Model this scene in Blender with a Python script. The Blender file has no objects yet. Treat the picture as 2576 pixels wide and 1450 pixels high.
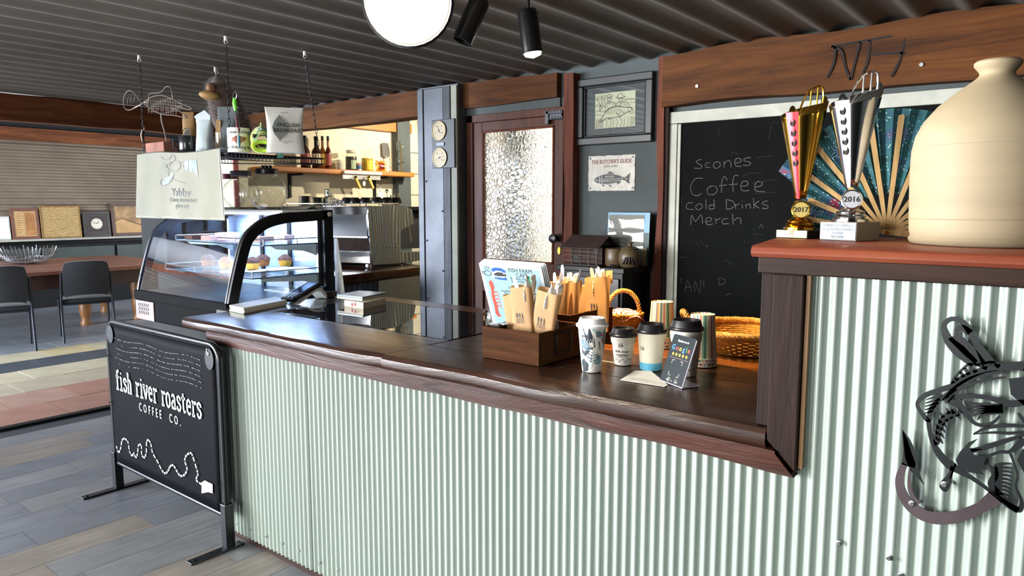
import bpy, bmesh, math, random
from mathutils import Vector, Matrix, noise
random.seed(7)
S = bpy.context.scene
COL = S.collection
PI = math.pi
# ---------------------------------------------------------------- camera
FPX = 1820.0; YAW = math.radians(38.5); PITCH = math.radians(6.63); CH = 1.45
FW = Vector((math.cos(YAW)*math.cos(PITCH), math.sin(YAW)*math.cos(PITCH), -math.sin(PITCH)))
RT = Vector((math.sin(YAW), -math.cos(YAW), 0)); UP = RT.cross(FW)
CAM = Vector((0, 0, CH))
cd = bpy.data.cameras.new('camera'); cam = bpy.data.objects.new('camera', cd); COL.objects.link(cam)
cd.sensor_fit = 'HORIZONTAL'; cd.sensor_width = 36.0; cd.lens = FPX/2576*36.0
cd.clip_start = .02; cd.clip_end = 200
cam.matrix_world = Matrix(((RT.x, UP.x, -FW.x, 0), (RT.y, UP.y, -FW.y, 0), (RT.z, UP.z, -FW.z, CH), (0, 0, 0, 1)))
S.camera = cam
# ---------------------------------------------------------------- view, world, lights
S.view_settings.view_transform = 'Standard'
S.view_settings.look = 'None'; S.view_settings.gamma = 1.0
S.view_settings.use_curve_mapping = False
S.view_settings.exposure = 0.85
W = bpy.data.worlds.new('world'); S.world = W; W.use_nodes = True
bg = W.node_tree.nodes['Background']; bg.inputs[0].default_value = (.86, .92, 1.0, 1); bg.inputs[1].default_value = 1.05

def area(name, loc, to, sx, sy, power, col=(1, 1, 1), spread=180):
    l = bpy.data.lights.new(name, 'AREA'); l.shape = 'RECTANGLE'; l.size = sx; l.size_y = sy
    l.energy = power; l.color = col; l.spread = math.radians(spread)
    o = bpy.data.objects.new(name, l); COL.objects.link(o); o.location = loc
    o.rotation_euler = (Vector(to)-Vector(loc)).to_track_quat('-Z', 'Y').to_euler(); return o
def spot(name, loc, to, power, col, angle, blend=.3, r=.03):
    l = bpy.data.lights.new(name, 'SPOT'); l.energy = power; l.color = col
    l.spot_size = math.radians(angle); l.spot_blend = blend; l.shadow_soft_size = r
    o = bpy.data.objects.new(name, l); COL.objects.link(o); o.location = loc
    o.rotation_euler = (Vector(to)-Vector(loc)).to_track_quat('-Z', 'Y').to_euler(); return o
# daylight through the open side of the building (left of the customers) and the dining room windows
area('daylight_entry', (-2.9, 4.9, 1.45), (1.6, -.3, .8), 2.8, 2.1, 165, (1.0, .97, .94), 95)
area('daylight_front', (-2.9, 1.6, 1.5), (1.6, 2.1, .9), 1.8, 1.9, 62, (1.0, .98, .95))
area('daylight_dining', (-2.8, 8.6, 1.35), (3.0, 8.3, 1.5), 2.5, 1.9, 760, (.78, .87, 1.0))
area('daylight_dining_far', (6.6, 8.8, 1.6), (2.5, 9.5, .8), 1.6, 1.5, 60, (.85, .92, 1.0))
# ceiling spots and an added ceiling fill
LAMP_BIG = Vector((1.62, 1.70, 2.075)); LAMP_TUBE = Vector((2.13, 1.60, 1.985)); LAMP_TILT = Vector((1.80, 1.64, 1.975))
spot('spot_to_bar', LAMP_BIG+Vector((-.06, -.09, -.03)), (1.75, .25, 1.25), 24, (1.0, .90, .76), 95, .5, .07)
spot('spot_to_counter', LAMP_TUBE+Vector((.012, 0, -.03)), (2.33, 1.22, .98), 190, (1.0, .70, .33), 44, .25, .012)
spot('spot_kitchen', (6.2, 4.9, 2.42), (5.15, 6.4, 1.78), 140, (1.0, .88, .70), 95, .4, .03)
spot('spot_kitchen_side', (4.6, 4.1, 2.40), (6.3, 6.4, 1.5), 65, (1.0, .88, .70), 70, .4, .03)
spot('fill_ceiling_wash', LAMP_BIG+Vector((.0, .0, -.06)), (1.3, 2.6, 2.3), 55, (1.0, .93, .84), 150, .8, .1)  # added fill at the flood lamp, brightens the ceiling around it
# ---------------------------------------------------------------- helpers
def ray(px, py): return FW + RT*((px-1288)/FPX) - UP*((py-725)/FPX)
def _at(px, py, ax, v):
    d = ray(px, py); return CAM + d*((v-CAM[ax])/d[ax])
def PX(px, py, v): return _at(px, py, 0, v)
def PY(px, py, v): return _at(px, py, 1, v)
def PZ(px, py, v): return _at(px, py, 2, v)
def PD(px, py, D): return CAM + ray(px, py)*D
def PN(px, py, p0, n):
    d = ray(px, py); return CAM + d*((Vector(p0)-CAM).dot(n)/d.dot(n))
def lin(h):
    h = h.lstrip('#'); o = []
    for i in (0, 2, 4):
        c = int(h[i:i+2], 16)/255; o.append(c/12.92 if c <= .04045 else ((c+.055)/1.055)**2.4)
    return (*o, 1)
def frame(o, u, v):
    u = Vector(u).normalized(); v = Vector(v); v = (v-u*v.dot(u)).normalized(); n = u.cross(v)
    return Matrix(((u.x, v.x, n.x, o[0]), (u.y, v.y, n.y, o[1]), (u.z, v.z, n.z, o[2]), (0, 0, 0, 1)))
def rotz(x, y, z, a): return Matrix.Translation((x, y, z)) @ Matrix.Rotation(a, 4, 'Z')
WALLX = lambda x, y, z: frame((x, y, z), (0, -1, 0), (0, 0, 1))    # plane facing -X: right is -Y, up is +Z
WALLY = lambda x, y, z: frame((x, y, z), (1, 0, 0), (0, 0, 1))     # plane facing -Y: right is +X, up is +Z

class MB:
    def __init__(s, mx=None): s.v = []; s.f = []; s.mi = []; s.mx = mx or Matrix(); s.cur = 0
    def add(s, vs, fs):
        b = len(s.v); s.v += [s.mx @ Vector(p) for p in vs]
        for f in fs: s.f.append([i+b for i in f]); s.mi.append(s.cur)
        return s
    def box(s, x0, y0, z0, x1, y1, z1):
        return s.add([(x0,y0,z0),(x1,y0,z0),(x1,y1,z0),(x0,y1,z0),(x0,y0,z1),(x1,y0,z1),(x1,y1,z1),(x0,y1,z1)],
              [(0,3,2,1),(4,5,6,7),(0,1,5,4),(1,2,6,5),(2,3,7,6),(3,0,4,7)])
    def hexa(s, b4, t4):
        return s.add(list(b4)+list(t4), [(0,3,2,1),(4,5,6,7),(0,1,5,4),(1,2,6,5),(2,3,7,6),(3,0,4,7)])
    def tube(s, pts, r, n=6, closed=False):
        pts = [Vector(p) for p in pts]; N = len(pts); R = r if isinstance(r, (list, tuple)) else [r]*N
        vs = []; fs = []; prev = None
        for i, p in enumerate(pts):
            a = pts[(i-1) % N] if (closed or i > 0) else p; c = pts[(i+1) % N] if (closed or i < N-1) else p
            t = c-a
            if t.length < 1e-9: t = Vector((0, 0, 1))
            t.normalize()
            if prev is None:
                q = Vector((0, 0, 1)) if abs(t.z) < .9 else Vector((1, 0, 0)); prev = t.cross(q).normalized()
            e = prev - t*prev.dot(t)
            if e.length < 1e-6: e = t.orthogonal()
            e.normalize(); prev = e; g = t.cross(e)
            for k in range(n):
                an = 2*PI*k/n; vs.append(p + (e*math.cos(an)+g*math.sin(an))*R[i])
        M = N if closed else N-1
        for i in range(M):
            for k in range(n):
                j = (i+1) % N
                fs.append((i*n+k, i*n+(k+1) % n, j*n+(k+1) % n, j*n+k))
        if not closed: fs.append(tuple(range(n))[::-1]); fs.append(tuple((N-1)*n+k for k in range(n)))
        return s.add(vs, fs)
    def cyl(s, a, b, r, r2=None, n=12): return s.tube([a, b], [r, r if r2 is None else r2], n)
    def lathe(s, prof, n=24, c=(0, 0, 0), sx=1, sy=1, mats=None):
        b = len(s.v)
        for r, z in prof:
            for k in range(n):
                an = 2*PI*k/n; s.v.append(s.mx @ Vector((c[0]+r*sx*math.cos(an), c[1]+r*sy*math.sin(an), c[2]+z)))
        for i in range(len(prof)-1):
            for k in range(n):
                s.f.append([b+i*n+k, b+i*n+(k+1) % n, b+(i+1)*n+(k+1) % n, b+(i+1)*n+k])
                s.mi.append(mats[i] if mats else s.cur)
        if prof[0][0] > 1e-6: s.f.append([b+k for k in range(n)][::-1]); s.mi.append(mats[0] if mats else s.cur)
        if prof[-1][0] > 1e-6: s.f.append([b+(len(prof)-1)*n+k for k in range(n)]); s.mi.append(mats[-1] if mats else s.cur)
        return s
    def shell(s, prof, n=24, c=(0, 0, 0), sx=1, sy=1):   # open lathe without caps
        b = len(s.v)
        for r, z in prof:
            for k in range(n):
                an = 2*PI*k/n; s.v.append(s.mx @ Vector((c[0]+r*sx*math.cos(an), c[1]+r*sy*math.sin(an), c[2]+z)))
        for i in range(len(prof)-1):
            for k in range(n):
                s.f.append([b+i*n+k, b+i*n+(k+1) % n, b+(i+1)*n+(k+1) % n, b+(i+1)*n+k]); s.mi.append(s.cur)
        return s
    def prism(s, poly, z0, z1):
        n = len(poly); vs = [(x, y, z0) for x, y in poly]+[(x, y, z1) for x, y in poly]
        fs = [tuple(range(n))[::-1], tuple(range(n, 2*n))]+[(i, (i+1) % n, n+(i+1) % n, n+i) for i in range(n)]
        return s.add(vs, fs)
    def ribbon(s, pts, w, z0=0, z1=.0006):
        pts = [Vector((p[0], p[1])) for p in pts]; N = len(pts); Wd = w if isinstance(w, (list, tuple)) else [w]*N
        L = []
        for i, p in enumerate(pts):
            t = pts[min(i+1, N-1)]-pts[max(i-1, 0)]
            if t.length < 1e-9: t = Vector((1, 0))
            t.normalize(); q = Vector((-t.y, t.x))*(Wd[i]/2); L.append((p+q, p-q))
        for i in range(N-1):
            a, b = L[i]; c, d = L[i+1]
            s.hexa([(*b, z0), (*d, z0), (*c, z0), (*a, z0)], [(*b, z1), (*d, z1), (*c, z1), (*a, z1)])
        return s
    def grid(s, fn, nu, nv, wrap=False):
        vs = [fn(i/nu, j/nv) for j in range(nv+1) for i in range(nu+(0 if wrap else 1))]
        st = nu if wrap else nu+1; fs = []
        for j in range(nv):
            for i in range(nu):
                k = (i+1) % st if wrap else i+1
                fs.append((j*st+i, j*st+k, (j+1)*st+k, (j+1)*st+i))
        return s.add(vs, fs)
    def build(s, name, mat, parent=None, smooth=None, bevel=0, recalc=True, solid=0, seg=2):
        base = Matrix()
        if parent is not None: base = parent_mx(parent)
        inv = base.inverted()
        me = bpy.data.meshes.new(name); me.from_pydata([tuple(inv @ p) for p in s.v], [], s.f)
        mats = mat if isinstance(mat, (list, tuple)) else [mat]
        for m in mats: me.materials.append(m)
        me.polygons.foreach_set('material_index', s.mi)
        if recalc:
            bm = bmesh.new(); bm.from_mesh(me); bmesh.ops.recalc_face_normals(bm, faces=bm.faces); bm.to_mesh(me); bm.free()
        if smooth is not None:
            me.polygons.foreach_set('use_smooth', [True]*len(me.polygons)); me.set_sharp_from_angle(angle=math.radians(smooth))
        me.update()
        o = bpy.data.objects.new(name, me); COL.objects.link(o)
        if parent is not None: o.parent = parent
        if solid:
            d = o.modifiers.new('solid', 'SOLIDIFY'); d.thickness = solid; d.offset = 0
        if bevel:
            d = o.modifiers.new('bevel', 'BEVEL'); d.width = bevel; d.segments = seg; d.limit_method = 'ANGLE'; d.angle_limit = math.radians(40)
        return o
def parent_mx(o):
    m = o.matrix_basis.copy()
    while o.parent: o = o.parent; m = o.matrix_basis @ m
    return m
def tag(o, label=None, cat=None, group=None, kind=None):
    if label: o['label'] = label
    if cat: o['category'] = cat
    if group: o['group'] = group
    if kind: o['kind'] = kind
    return o
def thing(name, label, cat, loc=(0, 0, 0), rz=0, group=None):
    o = bpy.data.objects.new(name, None); COL.objects.link(o); o.empty_display_size = .05
    o.location = loc; o.rotation_euler = (0, 0, rz); return tag(o, label, cat, group)
def solo(mb, name, mat, label, cat, group=None, base=None, **k):   # a thing that is one mesh, origin at its base
    o = mb.build(name, mat, **k)
    xs = [v.co for v in o.data.vertices]
    if base is None:
        base = Vector((sum(v.x for v in xs)/len(xs), sum(v.y for v in xs)/len(xs), min(v.z for v in xs)))
    base = Vector(base); o.data.transform(Matrix.Translation(-base)); o.location = base
    return tag(o, label, cat, group)
def struct(mb, name, mat, **k): return tag(mb.build(name, mat, **k), kind='structure')
def copy_thing(o, loc=None, rz=None, label=None, parent=None):
    c = o.copy(); COL.objects.link(c)
    if parent is not None: c.parent = parent
    for ch in o.children: copy_thing(ch, parent=c)
    if loc is not None: c.location = loc
    if rz is not None: c.rotation_euler = (0, 0, rz)
    if label: c['label'] = label
    return c
def text(body, size, mx, mat, parent, name='lettering', align='CENTER', bold=0, ext=.0004, sx=1.0, shear=0, space=1.0, line=1.0):
    cu = bpy.data.curves.new(name, 'FONT'); cu.body = body; cu.size = size; cu.align_x = align; cu.align_y = 'CENTER'
    cu.offset = bold; cu.extrude = ext; cu.resolution_u = 2; cu.shear = shear; cu.space_character = space; cu.space_line = line
    t = bpy.data.objects.new('t', cu); COL.objects.link(t)
    me = bpy.data.meshes.new_from_object(t); bpy.data.objects.remove(t)
    me.transform(mx @ Matrix.Diagonal((sx, 1, 1, 1))); me.name = name
    if parent is not None: me.transform(parent_mx(parent).inverted())
    me.materials.clear(); me.materials.append(mat)
    o = bpy.data.objects.new(name, me); COL.objects.link(o)
    if parent is not None: o.parent = parent
    return o
def cr3(p, k=4, closed=False):      # smooth curve through points
    p = [Vector(q) for q in p]; o = []; N = len(p); g = lambda i: p[i % N] if closed else p[max(0, min(N-1, i))]
    for i in range(N if closed else N-1):
        a, b0, c, d = g(i-1), g(i), g(i+1), g(i+2)
        for j in range(k):
            t = j/k; o.append(.5*((2*b0)+(c-a)*t+(2*a-5*b0+4*c-d)*t*t+(3*b0-a-3*c+d)*t**3))
    if not closed: o.append(p[-1])
    return o
# ---------------------------------------------------------------- materials
def _new(name):
    m = bpy.data.materials.new(name); m.use_nodes = True; nt = m.node_tree
    return m, nt, nt.nodes['Principled BSDF'], nt.nodes['Material Output']
def _coord(nt, scale=(1, 1, 1), rot=(0, 0, 0), kind='Object'):
    t = nt.nodes.new('ShaderNodeTexCoord'); mp = nt.nodes.new('ShaderNodeMapping')
    mp.inputs['Scale'].default_value = scale; mp.inputs['Rotation'].default_value = rot
    nt.links.new(t.outputs[kind], mp.inputs[0]); return mp.outputs[0]
def _noise(nt, co, sc, det=4, rough=.6, dist=0):
    n = nt.nodes.new('ShaderNodeTexNoise'); n.inputs['Scale'].default_value = sc; n.inputs['Detail'].default_value = det
    n.inputs['Roughness'].default_value = rough; n.inputs['Distortion'].default_value = dist
    nt.links.new(co, n.inputs['Vector']); return n.outputs[0]
def _ramp(nt, fac, stops):
    r = nt.nodes.new('ShaderNodeValToRGB'); e = r.color_ramp.elements
    while len(e) < len(stops): e.new(.5)
    for k, (p, c) in enumerate(stops): e[k].position = p; e[k].color = c
    nt.links.new(fac, r.inputs[0]); return r.outputs[0]
def _bump(nt, h, b, strength, dist=.01):
    n = nt.nodes.new('ShaderNodeBump'); n.inputs['Strength'].default_value = strength; n.inputs['Distance'].default_value = dist
    nt.links.new(h, n.inputs['Height']); nt.links.new(n.outputs[0], b.inputs['Normal'])
def sc(c, k): return (min(c[0]*k, 1), min(c[1]*k, 1), min(c[2]*k, 1), 1)
def M(name, col, rough=.5, metal=0, var=.08, vs=6, bump=0, bs=60, stretch=(1, 1, 1), coat=0, spec=.5, emit=None, es=0, sub=0, trans=0, sheen=0):
    m, nt, b, out = _new(name); c = lin(col) if isinstance(col, str) else col
    b.inputs['Roughness'].default_value = rough; b.inputs['Metallic'].default_value = metal
    b.inputs['Specular IOR Level'].default_value = spec; b.inputs['Coat Weight'].default_value = coat; b.inputs['Coat Roughness'].default_value = .12
    b.inputs['Base Color'].default_value = c
    if sheen: b.inputs['Sheen Weight'].default_value = sheen
    if sub: b.inputs['Subsurface Weight'].default_value = sub; b.inputs['Subsurface Radius'].default_value = (.02, .01, .006)
    if trans: b.inputs['Transmission Weight'].default_value = trans
    if var or bump: co = _coord(nt, stretch)
    if var:
        f = _noise(nt, co, vs); nt.links.new(_ramp(nt, f, [(.3, sc(c, 1-var*2)), (.7, sc(c, 1+var))]), b.inputs['Base Color'])
    if bump: _bump(nt, _noise(nt, co, bs, 3), b, bump, .004)
    if emit: b.inputs['Emission Color'].default_value = lin(emit); b.inputs['Emission Strength'].default_value = es
    return m
def wood(name, c1, c2, c3=None, along='y', rough=.45, scale=1.0, bump=.35, coat=0, dist=1.2, spec=.5):
    m, nt, b, out = _new(name); k = 14*scale; l = 1.1*scale
    st = {'x': (l, k, k), 'y': (k, l, k), 'z': (k, k, l)}[along]
    co = _coord(nt, st); f = _noise(nt, co, 1.6, 6, .65, dist); g = _noise(nt, _coord(nt, (1, 1, 1)), 2.3*scale, 3)
    c3 = c3 or c1
    a = _ramp(nt, f, [(.28, lin(c1)), (.52, lin(c2)), (.75, lin(c3))])
    mix = nt.nodes.new('ShaderNodeMix'); mix.data_type = 'RGBA'; mix.blend_type = 'MULTIPLY'; mix.inputs[0].default_value = .55
    nt.links.new(a, mix.inputs[6]); nt.links.new(_ramp(nt, g, [(.3, (.42, .40, .38, 1)), (.7, (1, 1, 1, 1))]), mix.inputs[7])
    nt.links.new(mix.outputs[2], b.inputs['Base Color']); b.inputs['Roughness'].default_value = rough
    b.inputs['Coat Weight'].default_value = coat; b.inputs['Coat Roughness'].default_value = .15; b.inputs['Specular IOR Level'].default_value = spec
    if bump: _bump(nt, f, b, bump, .006)
    return m
def thin_glass(name, tint=(.97, .99, .99, 1), gloss=1.0, base=.04):
    m, nt, b, out = _new(name); nt.nodes.remove(b)
    tr = nt.nodes.new('ShaderNodeBsdfTransparent'); tr.inputs[0].default_value = tint
    gl = nt.nodes.new('ShaderNodeBsdfGlossy'); gl.inputs['Roughness'].default_value = .02; gl.inputs[0].default_value = (gloss, gloss, gloss, 1)
    fr = nt.nodes.new('ShaderNodeLayerWeight'); fr.inputs[0].default_value = .5
    pw = nt.nodes.new('ShaderNodeMath'); pw.operation = 'POWER'; pw.inputs[1].default_value = 3.2; nt.links.new(fr.outputs['Facing'], pw.inputs[0])
    ma = nt.nodes.new('ShaderNodeMath'); ma.operation = 'MULTIPLY_ADD'; ma.inputs[1].default_value = .6; ma.inputs[2].default_value = base; nt.links.new(pw.outputs[0], ma.inputs[0])
    mx = nt.nodes.new('ShaderNodeMixShader'); nt.links.new(ma.outputs[0], mx.inputs[0])
    nt.links.new(tr.outputs[0], mx.inputs[1]); nt.links.new(gl.outputs[0], mx.inputs[2]); nt.links.new(mx.outputs[0], out.inputs[0]); return m
def bands(name, axis, stops, rough=.5, src='Object', scale=1.0):   # crisp bands along one local axis
    m, nt, b, out = _new(name); t = nt.nodes.new('ShaderNodeTexCoord'); sp = nt.nodes.new('ShaderNodeSeparateXYZ')
    nt.links.new(t.outputs[src], sp.inputs[0]); c = _ramp(nt, sp.outputs[axis], stops)
    [n for n in nt.nodes if n.type == 'VALTORGB'][-1].color_ramp.interpolation = 'CONSTANT'
    nt.links.new(c, b.inputs['Base Color']); b.inputs['Roughness'].default_value = rough; return m

m_wallgrey = M('dark_grey_paint', '#4a5253', .75, var=.12, vs=3, bump=.1)
m_black = M('black_satin', '#0b0c0e', .42, spec=.25, var=.1)
m_blackmatte = M('black_matte', '#0a0b0c', .8, var=.2)
m_plastic = M('black_plastic', '#0c0d0f', .5, spec=.12, var=.05)
m_white = M('white_paint', '#d9d9d0', .5, var=.04)
m_offwhite = M('aged_white_paint', '#b4b6aa', .55, var=.1, vs=9)
m_paper = M('white_paper', '#cfcdc4', .7, var=.02)
m_cream = M('cream_wall', '#d8cfb4', .8, var=.06, vs=2, bump=.12, bs=90)
m_chrome = M('chrome', '#d6d6d8', .07, 1, var=0)
m_steel = M('brushed_steel', '#a9abad', .28, 1, var=.1, vs=20)
m_darksteel = M('dark_wire', '#2a2a2b', .4, .8, var=.1)
m_wire = M('aged_wire', '#86786e', .5, .6, var=.2, vs=40)
m_gold = M('gold_metal', '#c89a3c', .16, 1, var=.08, vs=20)
m_silver = M('silver_metal', '#cfcfd2', .12, 1, var=.06, vs=20)
m_red = M('red_foil', '#c8101e', .25, .6, var=.12, vs=20)
m_ink = M('dark_ink', '#1c1c1e', .6, var=.1)
m_inkgrey = M('grey_ink', '#5c5f62', .7, var=.1)
m_chalk = M('chalk', '#686966', .95, var=.3, vs=60)
m_chalkfaint = M('faint_chalk', '#2c2e2d', .95, var=.3, vs=60)
m_zinc = M('zinc_sheet', '#55575c', .5, .6, var=.14, vs=4, bump=.08, bs=8)
m_glass = thin_glass('clear_glass')
m_jarglass = thin_glass('jar_glass', (.93, .95, .94, 1))
m_beam = wood('rough_red_timber', '#2a1608', '#5c3514', '#74481f', 'y', .7, .55, .8, spec=.2)
m_beamx = wood('rough_brown_timber', '#371b0d', '#6b3d22', '#82512d', 'x', .75, .55, .8, spec=.2)
m_post = wood('red_brown_timber', '#3d1a0e', '#6a3420', '#7c4428', 'z', .6, .7, .5, spec=.2)
m_door = wood('door_timber', '#3a1c12', '#59301f', '#683a26', 'z', .5, .9, .25, spec=.25)
m_slab = wood('dark_hardwood_slab', '#140b07', '#2f1a10', '#43261a', 'y', .30, .7, .55, .35)
m_slabred = wood('reddish_hardwood_edge', '#180b07', '#3a1b11', '#4a2417', 'y', .45, .7, .8, .08, spec=.25)
m_bartop = wood('red_hardwood', '#4a1d10', '#84402a', '#93502f', 'y', .42, .6, .35, .1)
m_darkpost = wood('dark_brown_timber', '#130a06', '#24140f', '#2f1c14', 'z', .6, .8, .5, spec=.15)
m_darkapron = wood('dark_brown_apron', '#170d08', '#2c1a12', '#382218', 'y', .6, .8, .5, spec=.2)
m_shelfwood = wood('golden_timber', '#8a4c16', '#b9742a', '#c88a3c', 'x', .5, .6, .3)
m_boxwood = wood('walnut_box', '#2a180c', '#432814', '#4f311b', 'y', .75, 1.2, .2, spec=.06)
m_tabletop = wood('red_table_timber', '#4c2a1e', '#7a4a38', '#8c5a46', 'x', .45, .6, .15)
m_lightwood = wood('pale_timber', '#a98650', '#c9a66e', '#d6b680', 'z', .5, 1.5, .15)
m_trimwood = wood('pale_trim', '#8c6238', '#a97c4c', '#b98a58', 'z', .5, 1.0, .2)
m_wicker = wood('wicker', '#8a5a20', '#b9822f', '#d09a44', 'x', .6, 4, .5)
m_wickerdark = wood('wicker_handle', '#6a4418', '#9a6c28', '#b08036', 'z', .6, 4, .5)
m_deep = M('deep_black', '#08090b', .7, spec=.05)
m_beans = M('black_lid', '#17181a', .35, var=.05)
# corrugated paint
m_corr = M('sage_green_steel', '#96a39b', .26, .15, var=.05, vs=5, bump=.03, bs=30, stretch=(1, 1, .15), spec=.6)
m_ceil = M('dark_roof_steel', '#6d6963', .6, .1, var=.1, vs=2)
m_dwall = M('brown_grey_corrugated', '#7a6c5c', .5, .3, var=.15, vs=1.5)
# ================================================================ SETTING
XB = 3.80          # back wall plane
XF = 1.61          # corrugated counter front
# ---- floor: base, vinyl planks on the customer side, tiles in the dining room
m_floor = M('floor_base', '#2a2c2f', .6, var=.1)
plank_mats = [wood('vinyl_plank_%s' % n, a, b, c, 'x', .42, 1.1, .1, dist=.6) for n, a, b, c in
   (('grey', '#64676b', '#7b7d80', '#8a8885'), ('slate', '#5b6068', '#6d727a', '#7c8086'), ('brown', '#6e6862', '#807a72', '#8e867c'))]
fb = MB(); fb.box(-4.2, -3.2, -.08, 9.2, 12.4, -.012)
floor = struct(fb, 'floor', m_floor)
plank_meshes = []
for m in plank_mats:
    o = MB().box(0, 0, -.012, .898, .196, 0).build('plank', m, floor, bevel=0)
    plank_meshes.append(o.data); bpy.data.objects.remove(o)
def child(me, name, parent, loc, scale=None):
    o = bpy.data.objects.new(name, me); COL.objects.link(o); o.parent = parent; o.location = loc
    if scale: o.scale = scale
    return o
r = random.Random(3)
y = .835; k = 0
while y < 5.2:
    x = -1.4-r.random()*.8
    while x < (2.7 if y > 3.1 else 1.55):
        child(plank_meshes[r.choice((0, 0, 1, 1, 2))], 'plank', floor, (x, y, 0), (1, 1, 1+.04*r.random())); x += .9
    y += .1985
MB().box(-1.5, 5.40, -.012, 4.0, 5.46, .006).build('floor_seam_strip', m_black, floor)
tile_cols = {'red': '#9a7262', 'rose': '#a08070', 'sand': '#a59a84', 'buff': '#b0a78e', 'dark': '#454a50', 'gold': '#b3a47e', 'grey': '#8d9096', 'slate': '#858a92'}
tile_me = {}
for n, c in tile_cols.items():
    o = MB().box(0, 0, -.012, .434, .434, 0).build('floor_tile', M('tile_'+n, c, .38, var=.1, vs=5, bump=.1, bs=14), floor, bevel=.004)
    tile_me[n] = o.data; mod = o; bpy.data.objects.remove(o)
rows = ['red', 'rose', 'sand', 'buff', 'dark', 'gold', 'grey', 'slate', 'grey', 'grey', 'slate', 'grey', 'grey', 'slate']
for j, rn in enumerate(rows):
    for i in range(11):
        n = rn if r.random() < .8 else {'red': 'rose', 'rose': 'red', 'sand': 'buff', 'buff': 'sand', 'dark': 'dark', 'gold': 'buff', 'grey': 'slate', 'slate': 'grey'}[rn]
        child(tile_me[n], 'floor_tile', floor, (1.05+i*.44-(.22 if j % 2 else 0), 5.465+j*.44, .001+.002*r.random()))
# ---- walls
WB = MB()
WB.box(XB, 1.62, 0, XB+.12, 2.62, 2.6); WB.box(XB, -3.2, 0, XB+.12, 1.62, 2.6)
WB.box(XB, 2.62, 2.0, XB+.12, 3.34, 2.6); WB.box(XB, 3.34, 0, XB+.12, 3.45, 2.6)
WB.box(XB+.02, 3.45, 2.15, XB+.12, 6.6, 2.7)
wall_back = struct(WB, 'wall_back', m_wallgrey)
struct(MB().box(XB+.12, 3.60, 0, 8.0, 3.72, 2.7), 'wall_kitchen_right', m_cream)
WK = MB(); WK.box(XB, 6.5, 0, 8.0, 6.62, 2.7)
wall_kitchen = struct(WK, 'wall_kitchen', m_cream)
xq0 = PY(1003, 480, 6.4).x; xq1 = PY(1034, 480, 6.4).x
m_block = M('block_wall', '#bcb9a6', .8, var=.05, bump=.15, bs=80)
for j in range(8):
    o = MB().box(xq1+.01, 6.44, .3+j*.252, xq1+.402, 6.499, .3+j*.252+.246).build('block', m_block, wall_kitchen, bevel=.004)
    o = MB().box(xq1+.408, 6.44, .3+j*.252, xq1+.80, 6.499, .3+j*.252+.246).build('block', m_block, wall_kitchen, bevel=.004)
MB().box(xq0, 6.40, 0, xq1, 6.5, 2.7).build('dark_pier', m_wallgrey, wall_kitchen)
struct(MB().box(8.0, 3.6, 0, 8.12, 6.6, 2.7), 'wall_kitchen_end', m_cream)
struct(MB().box(-4.2, -3.32, 0, XB+.12, -3.2, 2.7), 'wall_front', m_wallgrey)
# left side of the building: wall with two wide daylight openings
WL = MB(); WL.box(-3.12, -3.2, 0, -3.0, .7, 2.7); WL.box(-3.12, 2.5, 0, -3.0, 3.4, 2.7); WL.box(-3.12, .7, 2.5, -3.0, 2.5, 2.7); WL.box(-3.12, 6.4, 0, -3.0, 7.3, 2.7); WL.box(-3.12, 9.9, 0, -3.0, 12.4, 2.7)
WL.box(-3.12, 3.4, 2.5, -3.0, 6.4, 2.7); WL.box(-3.12, 7.3, 2.3, -3.0, 9.9, 2.7); WL.box(-3.12, 7.3, 0, -3.0, 9.9, .35)
struct(WL, 'wall_left', m_wallgrey)
# dining room far wall: corrugated sheets laid sideways above a dark wainscot
YD = 11.4
struct(MB().box(-3.0, YD, 0, 9.2, YD+.12, 2.75), 'wall_dining', m_blackmatte)
wall_dining = bpy.data.objects['wall_dining']
def hcorr(x0, x1):
    n = 180; P = .086; vs = []
    b = MB(); b.grid(lambda u, v: (x0+(x1-x0)*u, YD-.035-.013*math.cos(2*PI*(1.0+1.47*v)/P), 1.0+1.47*v), 1, n)
    return b
for x0, x1 in ((-2.9, 1.2), (1.2, 4.75), (4.75, 9.1)):
    hcorr(x0, x1).build('corrugated_sheet', m_dwall, wall_dining, smooth=60)
MB().box(-2.9, YD-.09, 2.30, 9.1, YD-.02, 2.47).build('top_rail', m_beamx, wall_dining)
m_panel = M('dark_wainscot', '#3a423f', .5, var=.1)
for i in range(9): MB().box(-1.2+i*1.0, YD-.03, .5, -.24+i*1.0, YD-.002, .84).build('wainscot_panel', m_panel, wall_dining, bevel=.006)
struct(MB().box(9.1, 6.6, 0, 9.2, 11.4, 2.75), 'wall_dining_right', m_dwall)
# window in that right wall is modelled as a daylight area; picture ledge
lg = thing('picture_ledge', 'long pale ledge board along the far dining wall carrying leaning pictures', 'ledge', (3.2, YD-.1, .93))
MB().box(-1.5, YD-.17, .945, 8.6, YD-.045, .975).build('ledge_board', M('ledge_paint', '#9a978c', .5), lg, bevel=.004)
MB().box(-1.5, YD-.06, .90, 8.6, YD-.032, .945).build('ledge_cleat', m_black, lg)
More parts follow.
